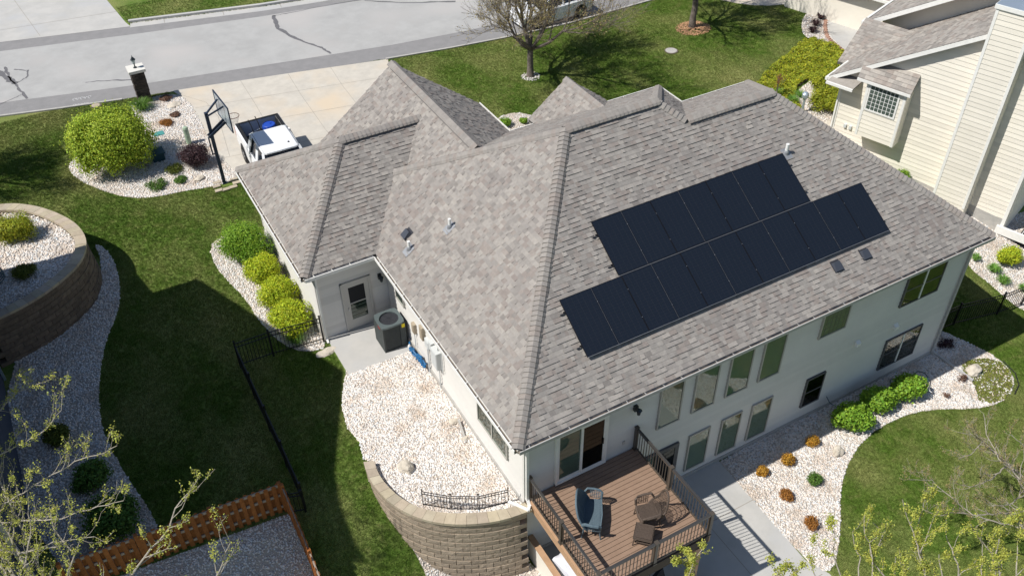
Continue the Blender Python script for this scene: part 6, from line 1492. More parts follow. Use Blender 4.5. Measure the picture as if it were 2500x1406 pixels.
GO = 'small spireas in the right-hand gravel bed'
for i, (x, y, r, ml, lb) in enumerate(((8.74, -.85, .21, 'leaf_orange', 'small golden orange spirea nearest the patio slab'), (9.76, -.92, .24, 'leaf_orange', 'small golden orange spirea, middle of the row along the wall shadow'), (11.0, -.72, .24, 'leaf_orange', 'small golden orange spirea right of its row, near the white boulder'),
        (9.94, -1.96, .25, 'leaf_green', 'small green mound alone in the middle of the gravel bed'), (8.73, -1.95, .23, 'leaf_rust', 'small rusty orange spirea left of the green mound'), (8.70, -3.12, .24, 'leaf_rust', 'small rusty red spirea lowest in the gravel bed'))):
    shrub('spirea' if ml != 'leaf_green' else 'green_mound', lb, G_(x, y), r * 1.2, r * 1.7, 1300, .045, ml, 20 + i, lobes=6, group=GO if ml != 'leaf_green' else None, stem=True)
shrub('dry_shrub', 'bare brown twiggy plant by the end of the downspout', G_(17.8, -1.2), .22, .3, 260, .05, 'leaf_brown', 31, lobes=5); shrub('dry_shrub', 'small dried brown tuft on the gravel left of the downspout end', G_(16.7, -1.5), .14, .22, 150, .04, 'leaf_brown', 32, lobes=4)
shrub('dark_shrub', 'low dark groundcover clump in the shade by the east corner', G_(18.8, .35), .38, .25, 500, .05, 'leaf_purple', 33, lobes=6, flat=1)
shrub('juniper', 'golden tipped juniper on the raised gravel at the left edge', (-10.35, 18.55, 4.36), .72, .92, 6500, .075, 'leaf_juniper', 34, lobes=10, narrow=.35, box=True)
shrub('juniper', 'low dark green spiky juniper on the raised gravel in shade', (-10.45, 16.05, 4.36), .48, .42, 2400, .08, 'leaf_olive', 35, lobes=8, narrow=.3)
shrub('bare_shrub', 'bare grey brown twiggy shrub behind the golden juniper', (-11.0, 19.8, 4.36), .5, .6, 900, .06, 'leaf_brown', 36, lobes=7, narrow=.2)
shrub('corner_shrub', 'round dark green shrub in deep shade, upper of two by the left wall', G_(-10.25, 7.4), .65, .8, 2400, .08, 'leaf_green', 37); shrub('corner_shrub', 'wide green shrub in deep shade behind the cedar fence', G_(-10.0, 5.5), 1.0, 1.0, 4200, .09, 'leaf_green', 38, lobes=12); shrub('corner_shrub', 'dark shrub in deep shade highest along the left wall', G_(-10.9, 9.7), .5, .6, 1600, .08, 'leaf_olive', 39)
spray('grass_clump', 'dark green grassy clump at the foot of the brick pillar', G_(-4.15, 28.45), .62, .42, 420, .022, 'leaf_green', 40); spray('grass_clump', 'green grassy tuft inside the iron fence by the golden bush', G_(-3.05, 10.15), .42, .35, 240, .02, 'leaf_green', 41)
for i, (x, y, r, m__, lb) in enumerate(((-3.0, 28.75, .34, 'leaf_brown', 'low brown heather right beside the pillar shadow'), (-2.95, 27.0, .28, 'leaf_brown', 'low brown heather in the middle of the corner bed'), (-3.5, 26.45, .36, 'leaf_rust', 'rusty brown heather with a tan centre in the corner bed'), (-4.15, 22.4, .45, 'leaf_olive', 'brown green heather in the shade of the lime bush'), (-5.05, 21.6, .5, 'leaf_green', 'dark low shrub in the shade under the lime bush'), (-4.1, 21.5, .34, 'leaf_green', 'small green tuft at the lower rim of the corner bed'))):
    shrub('heather', lb, G_(x, y), r, r * .7, 1100, .045, m__, 50 + i, lobes=7, group='low heathers in the corner bed')
shrub('gold_cypress', 'lime yellow shrub by the east neighbour basement window', G_(24.55, 2.3), .62, .78, 4200, .07, 'leaf_gold', 60, lobes=10)
for i, (x, y, r, lb) in enumerate(((23.32, 2.95, .22, 'smallest green daylily clump next to the house corner'), (23.62, 2.2, .34, 'green daylily clump left of the lime shrub'), (23.50, 1.62, .32, 'green daylily clump closest to the iron fence'), (24.0, .95, .30, 'green daylily clump behind the iron fence posts'))): spray('daylily', lb, G_(x, y), r, .30, 190, .028, 'leaf_daylily', 70 + i, group='daylilies by the east fence')
shrub('yellow_shrub', 'large yellow green cypress at the corner of the cream house', G_(23.9, 12.75), .95, 1.15, 5200, .08, 'leaf_juniper', 61, lobes=12, narrow=.4); shrub('yellow_shrub', 'yellow green cypress behind the larger one by the cream house', G_(24.9, 14.1), .75, 1.0, 3200, .08, 'leaf_juniper', 62, lobes=10, narrow=.4)
shrub('yellow_shrub', 'bright yellow bush showing between the two street-side roofs', G_(15.9, 15.1), .8, .95, 2600, .07, 'leaf_gold', 63)
for i, (x, y) in enumerate(((30.97, 20.18), (30.15, 19.73), (29.35, 19.25), (28.65, 18.75))): spray('purple_plant', ('dark purple clump at the street end of the curved walk bed', 'dark purple clump second from the street in the walk bed', 'smallest dark purple clump third along the walk bed', 'dark purple clump nearest the yellow groundcover')[i], G_(x, y), .30, .30, 130, .05, 'leaf_purple', 80 + i, group='purple plants in the neighbour walk bed')
for i, (x, y, r) in enumerate(((9.9, 18.6, .34), (10.75, 18.4, .22))): shrub('box_shrub', ('round green box bush in the gravel by the entry', 'smaller green box bush in the gravel by the entry')[i], G_(x, y), r, r * 1.3, 1300, .05, 'leaf_bright', 90 + i, lobes=7)
for i, (x, y) in enumerate(((22.9, 13.9), (23.5, 14.1), (22.75, 14.7))): spray('grass_clump', ('green grassy clump beside the globe lamp', 'green grassy clump right of the red twig sapling', 'green grassy clump left of the red twig sapling')[i], G_(x, y), .35, .28, 150, .025, 'leaf_daylily', 95 + i)
shrub('green_shrub', 'green bush peeping over the roof edge at the cream wall', G_(23.6, 7.6), .45, .6, 1500, .06, 'leaf_bright', 99, lobes=7)
stp = tree('leafless red twigged sapling beside the yellow groundcover', G_(22.45, 14.6),   .45, .025, .34, 2, 12, 'leaf_rust', bark='bark', leaf=.03, cluster=1, crad=.02, limbs=4, spread=.22, up=.6, sidep=.5, leafn=1, rmin=.005, lenf=.75, name='sapling')
# spreading golden ground cover of the neighbour, and the low patch by the rear lawn
def groundcover(name, poly, n, leaf, mtl, hmax, seed, lump=1.):
    rg = np.random.default_rng(seed); xs = [p[0] for p in poly]; ys = [p[1] for p in poly]; x = rg.uniform(min(xs), max(xs), n * 2); y = rg.uniform(min(ys), max(ys), n * 2); ok = inpoly(x, y, poly); x, y = x[ok][:n], y[ok][:n]
    b = np.abs(np.sin(x * 2.9 * lump + np.sin(y * 2.3)) * np.sin(y * 3.3 * lump + np.sin(x * 1.7))); z = hzn(x, y) + hmax * (.35 + .65 * b) * rg.uniform(.55, 1, len(x)); N_ = np.stack([rg.normal(0, .3, len(x)), rg.normal(0, .3, len(x)), np.ones(len(x))], 1)
    me = quads_mesh(name, leaf_quads(np.stack([x, y, z], 1), N_, leaf, rg, .45, .5), tones(rg, len(x), .25), mtl); o = bpy.data.objects.new(name, me); COL.objects.link(o); o['kind'] = 'stuff'
GCP = smooth_poly([(19.0, 14.5), (21.5, 15.4), (24.0, 16.8), (26.2, 17.6), (27.9, 18.5), (28.5, 17.3), (28.45, 15.2), (26.8, 14.6), (25.4, 15.2), (23.4, 14.6), (22.6, 12.6), (21.5, 12.2), (19.0, 13.2)], it=1)
drape('groundcover_soil', GCP, 'soil', .02); groundcover('golden_groundcover', GCP, 34000, .11, 'leaf_juniper', .28, 3)
stone_fill('gravel', GROUNDCOVER, 120); groundcover('low_groundcover', GROUNDCOVER, 6500, .055, 'leaf_lowcover', .07, 4, 2.)
# ================================================================== TREES
ft = tree('budding tree in the front lawn with tan new leaves', G_(13.23, 22.05), 1.5, .16, 2.1, 4, 21, 'leaf_tan', bark='bark', leaf=.06, cluster=1, crad=.05, limbs=8, lspread=.85, spread=.45, up=.25, sidep=.92, leafn=1, rmin=.005, gnarl=.12, lenf=.76, keep=.32)
ft2 = tree('front lawn tree standing in a ring of orange mulch', G_(23.45, 22.35), 1.7, .18, 1.9, 4, 33, 'leaf_bud', bark='bark', leaf=.06, cluster=1, crad=.05, limbs=7, lspread=.7, spread=.42, up=.3, sidep=.85, leafn=1, rmin=.006, gnarl=.12, lenf=.76, keep=.3)
mrg = random.Random(6); mb = MB()
for i in range(900):
    a, r = mrg.uniform(0, 6.28), .95 * math.sqrt(mrg.random()); x, y = 23.45 + r * math.cos(a), 22.25 + r * math.sin(a) * .85; z = hz(x, y) + .07 * (1 - r) + .02; b = mrg.uniform(0, 6.28)
    mb.obox((x, y, z), (math.cos(b) * .09, math.sin(b) * .09, mrg.uniform(-.02, .02)), (-math.sin(b) * .03, math.cos(b) * .03, 0), (0, 0, .012), rt(.35))
o = mb.build('mulch', 'mulch', None); o['kind'] = 'stuff'
# foreground crowns rising into view from the lower edge: limbs follow surveyed points, twigs grow from them
TWIGS_LEFT = [[(-11.73, 1.79, 8.8), (-11.21, 1.64, 9.0), (-10.69, 1.55, 9.2), (-9.92, 1.56, 9.4), (-9.46, 1.45, 9.6), (-9.0, 1.18, 9.8), (-8.73, 1.04, 10.0)], [(-11.82, 1.65, 8.6), (-11.32, 1.41, 8.77), (-10.62, 0.93, 8.93), (-10.16, 0.55, 9.1), (-9.81, 0.42, 9.27), (-9.41, 0.21, 9.43), (-8.94, -0.05, 9.6)], [(-11.44, 4.2, 9.0), (-10.85, 4.16, 9.25), (-10.42, 4.22, 9.5), (-10.11, 3.98, 9.75), (-9.81, 3.68, 10.0)], [(-9.55, -1.59, 8.8), (-9.22, -1.38, 9.0), (-8.91, -1.24, 9.2), (-8.54, -1.18, 9.4), (-8.32, -1.15, 9.6), (-8.06, -0.92, 9.8), (-7.56, -0.66, 10.0)], [(-11.57, 2.84, 9.0), (-11.0, 2.79, 9.24), (-10.45, 2.63, 9.48), (-9.98, 2.52, 9.72), (-9.55, 2.68, 9.96), (-9.44, 2.83, 10.2)], [(-8.13, -2.4, 8.8), (-7.79, -2.24, 9.07), (-7.6, -2.19, 9.33), (-7.39, -2.05, 9.6)], [(-10.54, -0.89, 8.6), (-10.31, -0.65, 8.85), (-10.07, -0.39, 9.1), (-10.29, 0.18, 9.35), (-10.23, 0.49, 9.6)], [(-11.89, 0.92, 8.6), (-11.39, 0.7, 8.8), (-10.93, 0.18, 9.0), (-10.36, -0.03, 9.2), (-9.62, -0.46, 9.4)], [(-11.43, -0.38, 8.6), (-10.96, -0.12, 9.0), (-10.67, 0.25, 9.4), (-10.53, 0.6, 9.8)]]
TWIGS_RIGHT = [[(4.59, -7.2, 5.0), (4.82, -6.76, 5.3), (4.87, -6.41, 5.6), (5.13, -6.1, 5.9), (5.01, -5.88, 6.2)], [(4.83, -7.34, 5.0), (5.23, -6.96, 5.25), (5.44, -6.71, 5.5), (5.42, -6.48, 5.75), (5.44, -6.31, 6.0)], [(5.12, -7.5, 5.0), (5.46, -7.14, 5.32), (5.59, -6.9, 5.64), (5.62, -6.67, 5.96), (5.53, -6.54, 6.28), (5.6, -6.33, 6.6)], [(5.71, -6.89, 5.4), (5.81, -6.82, 5.73), (5.98, -6.72, 6.07), (5.8, -6.5, 6.4)], [(6.31, -8.18, 5.0), (6.46, -7.76, 5.38), (6.53, -7.4, 5.76), (6.57, -7.07, 6.14), (6.49, -6.79, 6.52), (6.44, -6.58, 6.9)], [(6.57, -7.38, 5.7), (6.78, -7.27, 6.1), (6.88, -7.2, 6.5)], [(6.68, -7.02, 6.0), (6.83, -6.94, 6.45), (6.87, -6.84, 6.9)], [(6.92, -8.53, 5.0), (7.2, -8.12, 5.3), (7.22, -7.96, 5.6), (7.25, -7.55, 5.9), (7.18, -7.46, 6.2)], [(7.62, -8.93, 5.0), (7.9, -8.56, 5.35), (8.05, -8.23, 5.7), (7.86, -7.78, 6.05), (7.7, -7.63, 6.4)], [(7.74, -9.0, 5.0), (7.92, -8.64, 5.45), (7.96, -8.33, 5.9), (8.26, -8.04, 6.35), (8.36, -8.04, 6.8)], [(8.98, -9.14, 5.4), (8.81, -8.36, 6.0), (8.49, -8.12, 6.6)], [(4.03, -6.88, 5.0), (4.28, -6.49, 5.35), (4.3, -6.21, 5.7)], [(5.49, -7.71, 5.0), (5.85, -7.42, 5.4), (5.99, -7.22, 5.8)], [(6.55, -8.32, 5.0), (6.8, -7.96, 5.4), (6.89, -7.62, 5.8)], [(7.29, -8.74, 5.0), (7.5, -8.44, 5.5), (7.81, -8.04, 6.0)], [(8.02, -9.16, 5.0), (8.11, -8.86, 5.6), (8.41, -8.42, 6.2)], [(5.86, -7.92, 5.0), (6.05, -7.64, 5.3), (6.17, -7.31, 5.6)]]
TWIGS_TAN = [[(12.99, -7.32, 2.6), (13.01, -6.43, 2.8), (13.19, -5.67, 3.0), (13.06, -4.81, 3.2), (12.86, -4.62, 3.4), (12.32, -4.36, 3.6)], [(12.36, -7.88, 2.4), (12.08, -7.24, 2.57), (11.45, -6.73, 2.73), (10.96, -6.34, 2.9), (10.73, -5.48, 3.07), (10.63, -5.06, 3.23), (9.96, -4.82, 3.4)], [(13.17, -7.11, 2.8), (12.99, -6.07, 3.05), (12.84, -5.53, 3.3), (13.05, -4.84, 3.55), (13.35, -4.35, 3.8)], [(14.36, -6.13, 3.0), (13.84, -5.58, 3.3), (13.62, -5.22, 3.6)], [(13.29, -5.63, 2.9), (12.24, -5.83, 3.07), (11.35, -5.79, 3.23), (10.93, -5.53, 3.4)], [(11.21, -6.24, 2.6), (10.68, -5.97, 2.77), (10.04, -5.9, 2.93), (9.73, -5.55, 3.1)], [(13.2, -6.37, 2.6), (12.23, -6.61, 2.85), (11.45, -6.46, 3.1)], [(13.06, -4.81, 3.2), (12.25, -5.02, 3.3), (11.73, -4.99, 3.4)]]
TWIGS_DECK = [[(1.95, -4.74, 3.4), (2.57, -4.27, 3.62), (2.67, -4.2, 3.85), (2.7, -4.19, 4.07), (2.99, -4.11, 4.3)], [(2.7, -4.18, 3.7), (2.53, -3.99, 3.85), (2.3, -4.01, 4.0)], [(2.78, -4.1, 3.8), (2.72, -4.01, 4.0), (2.67, -3.96, 4.2)]]
TWIGS_PATIO = [[(3.42, -6.38, 4.6), (3.76, -5.86, 4.9), (3.73, -5.74, 5.2)], [(3.63, -6.5, 4.6), (4.07, -6.04, 4.9), (4.14, -6.08, 5.2)], [(3.65, -6.16, 4.8), (3.94, -5.93, 4.95), (3.94, -5.94, 5.1)]]

def limb_tree(label, trunk, limbs, r0, leaf, mtl, bark, seed, twig_l=.55, tip_r=.006, cluster=4, side=.8, maxl=1, crad=.04, keep=.9, group=None, tr=.14, up=.5, dens=.45):
    rg = random.Random(seed); t = thing('tree', label, 'tree', trunk[0], 0, group); B = Vector(trunk[0]); top = Vector(trunk[-1]) - B
    MB().tube([Vector(p) - B for p in trunk], [tr * 1.5] + [tr * (1 - .45 * i / len(trunk)) for i in range(1, len(trunk))], 9, cap=False).build('trunk', bark, t, local=True, smooth=True)
    mb = MB(); lv = []
    for L_ in limbs:
        pts = [Vector(p) - B for p in L_]
        far = (pts[0] - top).length
        if far > .35:
            m1 = top.lerp(pts[0], .5) + Vector((0, 0, -.06 * far)); pts = [top, m1] + pts
        fine = [pts[0]]
        for p, q in zip(pts[:-1], pts[1:]):
            k = max(1, int((q - p).length / .16))
            for i in range(1, k + 1): fine.append(p.lerp(q, i / k) + Vector((rg.gauss(0, .012), rg.gauss(0, .012), rg.gauss(0, .012))))
        n = len(fine); rs = [max(tip_r, r0 * (1 - i / n) ** .8 + tip_r) for i in range(n)]; mb.tube(fine, rs, 6, cap=False)
        for i in range(2, n):
            d = (fine[i] - fine[i - 1]).normalized(); f = i / n
            if f > .45: lv += [(fine[i], d)] * 2
            if rg.random() < side * (.35 + .65 * f) and f > .25:
                ax = d.orthogonal().normalized(); ax.rotate(Matrix.Rotation(rg.uniform(0, 6.28), 3, d)); nd = (d * .75 + ax * .7 + Vector((0, 0, .25))).normalized()
                grow(mb, lv, fine[i], nd, rs[i] * .6, twig_l * rg.uniform(.4, 1.1), 0, rg, maxl, up, .5, 2, 4, .6, (1, 2), tip_r * .7, 0, .16, .45, .6)
    mb.build('branches', bark, t, local=True)
    g_ = np.random.default_rng(seed); lv = [q for q in lv if rg.random() < keep]; P_ = np.array([tuple(q[0]) for q in lv]); D_ = np.array([tuple(q[1]) for q in lv]); D_[:, 2] += .3
    sel = g_.random(len(P_)) < dens; P_ = P_[sel]; D_ = D_[sel]
    P_ = np.repeat(P_, cluster, 0) + g_.normal(0, crad, (len(P_) * cluster, 3)); D_ = np.repeat(D_, cluster, 0)
    me = quads_mesh('leaves', leaf_quads(P_, D_, leaf, g_, .6, .8), tones(g_, len(P_), .22, .06), mtl); o = bpy.data.objects.new('leaves', me); COL.objects.link(o); o.parent = t; return t
limb_tree('budding tree whose pale branches reach in at the lower left', [(-10.6, -4.2, -.1), (-10.55, -4.1, 3), (-10.5, -3.7, 6), (-10.4, -3.2, 8.0)], TWIGS_LEFT, .030, .040, 'leaf_bud', 'bark_pale', 44, twig_l=.55, tip_r=.0055, cluster=5, crad=.030, tr=.16, side=1.3, maxl=1, dens=.24)
GB = 'budding trees along the lower edge'
for i, (tx, ty, lo, hi, lb) in enumerate(((4.7, -8.7, 0, 5.6, 'budding tree at the lower edge next to the gravel bed tip'), (6.5, -9.3, 5.6, 7.55, 'budding tree at the lower edge with the tallest upright shoots'), (8.6, -10.2, 7.55, 99, 'budding tree filling the lower right corner'))):
    lm = [L_ for L_ in TWIGS_RIGHT if lo <= L_[-1][0] < hi]
    limb_tree(lb, [(tx, ty, -.1), (tx, ty + .05, 1.5), (tx - .05, ty + .1, 3), (tx, ty + .15, 4.0)], lm, .026, .047, 'leaf_bud', 'bark_pale', 60 + i, twig_l=.42, tip_r=.006, cluster=7, crad=.038, tr=.11, side=.62, maxl=1, group=GB, dens=.46)
limb_tree('slim budding sapling poking up in front of the deck corner', [(2.9, -5.0, -.1), (2.8, -4.9, 1.5), (2.75, -4.8, 2.9)], TWIGS_DECK, .018, .055, 'leaf_bud', 'bark_pale', 71, twig_l=.25, cluster=7, crad=.045, tr=.05, side=.8)
limb_tree('slim budding sapling over the end of the concrete patio', [(3.0, -7.3, -.1), (3.0, -7.2, 2), (3.0, -7.1, 3.9)], TWIGS_PATIO, .016, .055, 'leaf_bud', 'bark_pale', 72, twig_l=.22, cluster=6, crad=.045, tr=.05, side=.7)
limb_tree('wide twiggy tree with tiny tan buds over the right lawn', [(14.4, -7.3, -.1), (14.3, -7.2, 1.0), (14.1, -7.1, 2.2)], TWIGS_TAN, .03, .036, 'leaf_tan', 'bark_pale', 81, twig_l=.55, tip_r=.004, cluster=2, crad=.03, tr=.13, side=1.1, maxl=2, keep=.9, dens=.2)
tree('bare tree at the left street corner casting a spidery lawn shadow', G_(-13.4, 26.4), 1.6, .16, 1.6, 4, 91, 'leaf_tan', bark='bark', leaf=.06, cluster=1, crad=.05, limbs=6, lspread=.6, spread=.45, up=.4, sidep=.75, leafn=1, rmin=.006, gnarl=.12, lenf=.78, keep=.4)

# ================================================================== EAST NEIGHBOUR (cream siding), its west wall turned 18 degrees
YW = R_(18); ND = Vector((math.sin(YW), -math.cos(YW), 0)); NO = Vector((-math.cos(YW), -math.sin(YW), 0))     # along the wall southward; outward to the west
K0 = 25.3528
NP = lambda s_, o_=0.: Vector((math.cos(YW) * K0, math.sin(YW) * K0, 0)) + ND * s_ + NO * o_
nh = thing('neighbour_house', 'cream sided house at the right with a big chimney chase', 'house', tuple(NP(0)))
E0, E1, ZE, RS = -3.72, 4.5, 5.45, 2.2; PT = .65; ZR = ZE + PT * (RS - E0)
top_s = lambda z: None
b = lambda s_, z, o_=0.: tuple(NP(s_, o_) + Vector((0, 0, z)))
mb = MB(); mb.extr([b(E0, .5), b(E1, -.3), b(E1, ZR - PT * (E1 - RS) - .2), b(RS, ZR - .2), b(E0, ZE - .1)], -NO * 11); mb.build('wall', 'siding_cream', nh, fix=True)
mb = MB(); mb.extr([b(E0, .3, .03), b(E1, -.3, .03), b(E1, 1.35, .03), b(E0, 1.95, .03)], -NO * .1); mb.build('foundation', 'foundation', nh, fix=True)
def gable_span(z):
    a = E0 if z <= ZE - .1 else E0 + (z - ZE + .1) / PT; c_ = E1 if z <= ZR - PT * (E1 - RS) - .2 else RS + (ZR - .2 - z) / PT
    if c_ - a < .1: return None
    return (a - E0, c_ - E0)
siding(tuple(NP(E0))[:2], tuple(NP(E1))[:2], tuple(NO)[:2], 1.38, ZR - .2, expo=.2, mtl='siding_cream', host=nh, top=gable_span, th=.02)
# roof slabs with shingle surface
def nroof(s0, z0, s1, z1, o0, depth, mtl='shingle_brown', thick=.12, seed=1):
    a, c_ = NP(s0, o0) + Vector((0, 0, z0)), NP(s1, o0) + Vector((0, 0, z1)); mb = MB(); mb.extr([a, c_, c_ - Vector((0, 0, thick)), a - Vector((0, 0, thick))], -NO * depth); sl = mb.build('roof', 'shingle_under', nh, fix=True)
    up = c_ - a; L_ = up.length; un = up.normalized(); n_ = un.cross(-NO).normalized(); n_ = n_ if n_.z > 0 else -n_; mb = MB(); rg = random.Random(seed); rows = int(L_ / .15)
    for r in range(rows):
        q = -rg.uniform(0, .3)
        while q < depth:
            wd = rg.choice((.2, .28, .36, .5)); q0, q1 = max(q, 0), min(q + wd, depth); q += wd
            if q1 - q0 < .02: continue
            h = rg.choice((.018, .028)); o_ = a + un * (r * .15); A_ = o_ - NO * q0; B_ = o_ - NO * q1; tn = rg.choice(TONES)
            vs = [A_ + n_ * h, B_ + n_ * h, B_ + un * .16 + n_ * .008, A_ + un * .16 + n_ * .008, A_, B_]
            mb.add(vs, [(0, 1, 2, 3) if (B_ - A_).cross(un).dot(n_) > 0 else (3, 2, 1, 0), (4, 5, 1, 0)], tn)
    o = mb.build('shingles', mtl, sl); o['kind'] = 'stuff'; return sl
nroof(E0 - .55, ZE - .36, RS, ZR, .32, 11.6, seed=2); nroof(E1 + .5, ZR - PT * (E1 + .5 - RS), RS, ZR, .32, 11.6, seed=3)
def rake(s0, z0, s1, z1, o0=.32, drop=.20, th=.03, mtl='trim_white', nm='barge_board'):
    mb = MB(); mb.extr([b(s0, z0 - drop, o0 + .002), b(s1, z1 - drop, o0 + .002), b(s1, z1 + .0, o0 + .002), b(s0, z0 + .0, o0 + .002)], NO * th); return mb.build(nm, mtl, nh, fix=True)
rake(E0 - .55, ZE - .36, RS, ZR); rake(E1 + .5, ZR - PT * (E1 + .5 - RS), RS, ZR)
mb = MB(); a = NP(E0 - .57, .35) + Vector((0, 0, ZE - .56)); mb.obox(a, -NO * 5, -ND * .12, (0, 0, .14)); mb.build('gutter', 'trim_white', nh)
# small cross gable over the entry, a raised roof behind it and the garage eave beyond
def slab(pts, nm='roof', th=.12, rows=10, sd=4):
    """pts: eave start, eave end, ridge end, ridge start; shingled on top"""
    pts = [Vector(p) for p in pts]; mb = MB(); mb.extr(pts, (0, 0, -th)); sl = mb.build(nm, 'shingle_under', nh, fix=True); rg = random.Random(sd); mb = MB(); L_ = max((pts[1] - pts[0]).length, (pts[2] - pts[3]).length)
    Q = lambda u_, v_: (pts[0] * (1 - u_) + pts[1] * u_) * (1 - v_) + (pts[3] * (1 - u_) + pts[2] * u_) * v_
    for i in range(rows):
        u_ = 0
        while u_ < 1:
            u1_ = min(1, u_ + rg.choice((.2, .3, .4)) / L_); h = rg.choice((.022, .032)); v1 = min(1, (i + 1.06) / rows)
            mb.add([Q(u_, i / rows) + Vector((0, 0, h)), Q(u1_, i / rows) + Vector((0, 0, h)), Q(u1_, v1) + Vector((0, 0, .01)), Q(u_, v1) + Vector((0, 0, .01)), Q(u_, i / rows), Q(u1_, i / rows)], [(0, 1, 2, 3), (4, 5, 1, 0)], rg.choice(TONES)); u_ = u1_
    o = mb.build('shingles', 'shingle_brown', sl, fix=False); o['kind'] = 'stuff'; return sl
W_ = lambda s_, o_, z: NP(s_, o_) + Vector((0, 0, z))
slab([W_(-4.78, -1.55, 4.92), W_(-4.30, -1.55, 4.92), W_(-2.35, -3.85, 6.22), W_(-4.86, -3.85, 6.22)], rows=16, sd=5)
MB().extr([W_(-4.55, -1.9, 2.7), W_(-4.55, -3.85, 2.7), W_(-4.55, -3.85, 6.05), W_(-4.55, -1.9, 4.95)], ND * .8).build('entry_wall', 'siding_cream', nh, fix=True)
slab([W_(-4.95, -10.5, 5.93), W_(-4.95, -4.0, 5.93), W_(1.6, -4.0, 10.1), W_(1.6, -10.5, 10.1)], rows=44, sd=6)
MB().extr([W_(-4.97, -3.99, 5.70), W_(1.6, -3.99, 9.87), W_(1.6, -3.99, 10.1), W_(-4.97, -3.99, 5.93)], NO * .035).build('barge_board', 'trim_white', nh, fix=True)
MB().extr([W_(-4.4, -4.75, 3), W_(1.6, -4.75, 3), W_(1.6, -4.75, 9.95), W_(-4.4, -4.75, 6.15)], -NO * .3).build('upper_wall', 'siding_cream', nh, fix=True)
MB().obox(W_(-5.05, -4.1, 5.74), -NO * 6.3, -ND * .1, (0, 0, .14)).build('gutter', 'trim_white', nh)
slab([W_(-5.25, -9.1, 5.0), W_(-12, -9.1, 5.0), W_(-12, -12, 6.9), W_(-5.25, -12, 6.9)], rows=20, sd=7)
MB().obox(W_(-12, -9.0, 4.86), ND * 6.75, -NO * .1, (0, 0, .14)).build('gutter', 'trim_white', nh)
MB().extr([W_(-11.7, -9.5, 2.5), W_(-5.4, -9.5, 2.5), W_(-5.4, -9.5, 4.95), W_(-11.7, -9.5, 4.95)], -NO * 5).build('garage_wall', 'siding_cream', nh, fix=True)
# corner boards, pent roof return and downspout at the front corner
MB().obox(Vector(b(E0 - .02, 1.9, .0)), ND * .12, NO * .035, (0, 0, ZE - 2.1)).build('corner_board', 'trim_white', nh); MB().obox(Vector(b(E1 - .10, .9, .0)), ND * .14, NO * .035, (0, 0, 6.2)).build('corner_board', 'trim_white', nh)
mb = MB(); mb.bar(b(E0 + .0, ZE - .3, .06), b(E0 + .0, 2.2, .06), .09, .07); mb.build('downspout', 'trim_white', nh)
mb = MB(); q = [b(E0 - .45, 5.02, .62), b(E0 + .75, 5.02, .62), b(E0 + .9, 5.30, .0), b(E0 - .3, 5.30, .0)]; mb.extr(q, (0, 0, -.08)); mb.build('pent_roof', 'shingle_brown', nh, fix=True); MB().obox(Vector(b(E0 - .47, 4.92, .62)), ND * 1.24, NO * .09, (0, 0, .11)).build('gutter', 'trim_white', nh)
# bay with glass block window
bs0, bs1, bo, bz0, bz1 = -2.40, -.66, .62, 3.07, 5.75
mb = MB(); mb.extr([b(bs0, bz0, 0), b(bs1, bz0, 0), b(bs1, bz0, bo), b(bs0, bz0, bo)], (0, 0, bz1 - bz0)); bay = mb.build('bay', 'siding_cream', nh, fix=True)
siding(tuple(NP(bs0 + .1, bo))[:2], tuple(NP(bs1 - .1, bo))[:2], tuple(NO)[:2], bz0, bz1, expo=.2, mtl='siding_cream', host=nh, th=.02)
for s_ in (bs0, bs1 - .11): MB().obox(Vector(b(s_, bz0 - .01, bo)), ND * .11, NO * .03, (0, 0, bz1 - bz0)).build('corner_board', 'trim_white', nh)
MB().obox(Vector(b(bs1, bz0 - .01, .02)), ND * .02, NO * (bo - .0), (0, 0, bz1 - bz0)).build('bay_side', 'trim_cream', nh)
mb = MB(); q = [b(bs0 - .42, 5.73, bo + .18), b(bs1 + .18, 5.73, bo + .18), b(bs1 + .1, 6.28, .02), b(bs0 - .55, 6.28, .02)]; mb.extr(q, (0, 0, -.10)); pr_ = mb.build('bay_roof', 'shingle_brown', nh, fix=True); 
mb = MB(); rgf = random.Random(12); q = [Vector(v) for v in q]
for i in range(5):
    f0 = i / 5; u_ = 0
    while u_ < 1:
        wq = rgf.choice((.09, .12, .16)); u1_ = min(1, u_ + wq); P0_ = lambda u2, v2: (q[0] * (1 - u2) + q[1] * u2) * (1 - v2) + (q[3] * (1 - u2) + q[2] * u2) * v2
        mb.add([P0_(u_, f0) + Vector((0, 0, .03)), P0_(u1_, f0) + Vector((0, 0, .03)), P0_(u1_, f0 + .21) + Vector((0, 0, .01)), P0_(u_, f0 + .21) + Vector((0, 0, .01))], [(0, 1, 2, 3)], rgf.choice(TONES)); u_ = u1_
o = mb.build('shingles', 'shingle_brown', pr_); o['kind'] = 'stuff'
MB().obox(Vector(b(bs0 - .42, 5.60, bo + .18)), ND * (bs1 - bs0 + .60), NO * .03, (0, 0, .12)).build('fascia', 'trim_white', nh)
ws0, ws1, wz0, wz1 = -2.20, -.98, 4.40, 5.50
fr = MB(); fr.obox(Vector(b(ws0 - .07, wz0 - .07, bo + .02)), ND * (ws1 - ws0 + .14), NO * .03, (0, 0, .07)); fr.obox(Vector(b(ws0 - .07, wz1, bo + .02)), ND * (ws1 - ws0 + .14), NO * .03, (0, 0, .07)); fr.obox(Vector(b(ws0 - .07, wz0, bo + .02)), ND * .07, NO * .03, (0, 0, wz1 - wz0)); fr.obox(Vector(b(ws1, wz0, bo + .02)), ND * .07, NO * .03, (0, 0, wz1 - wz0))
gbw = fr.build('window', 'trim_white', nh); gbw['label'] = 'glass block window of seven by six blocks'
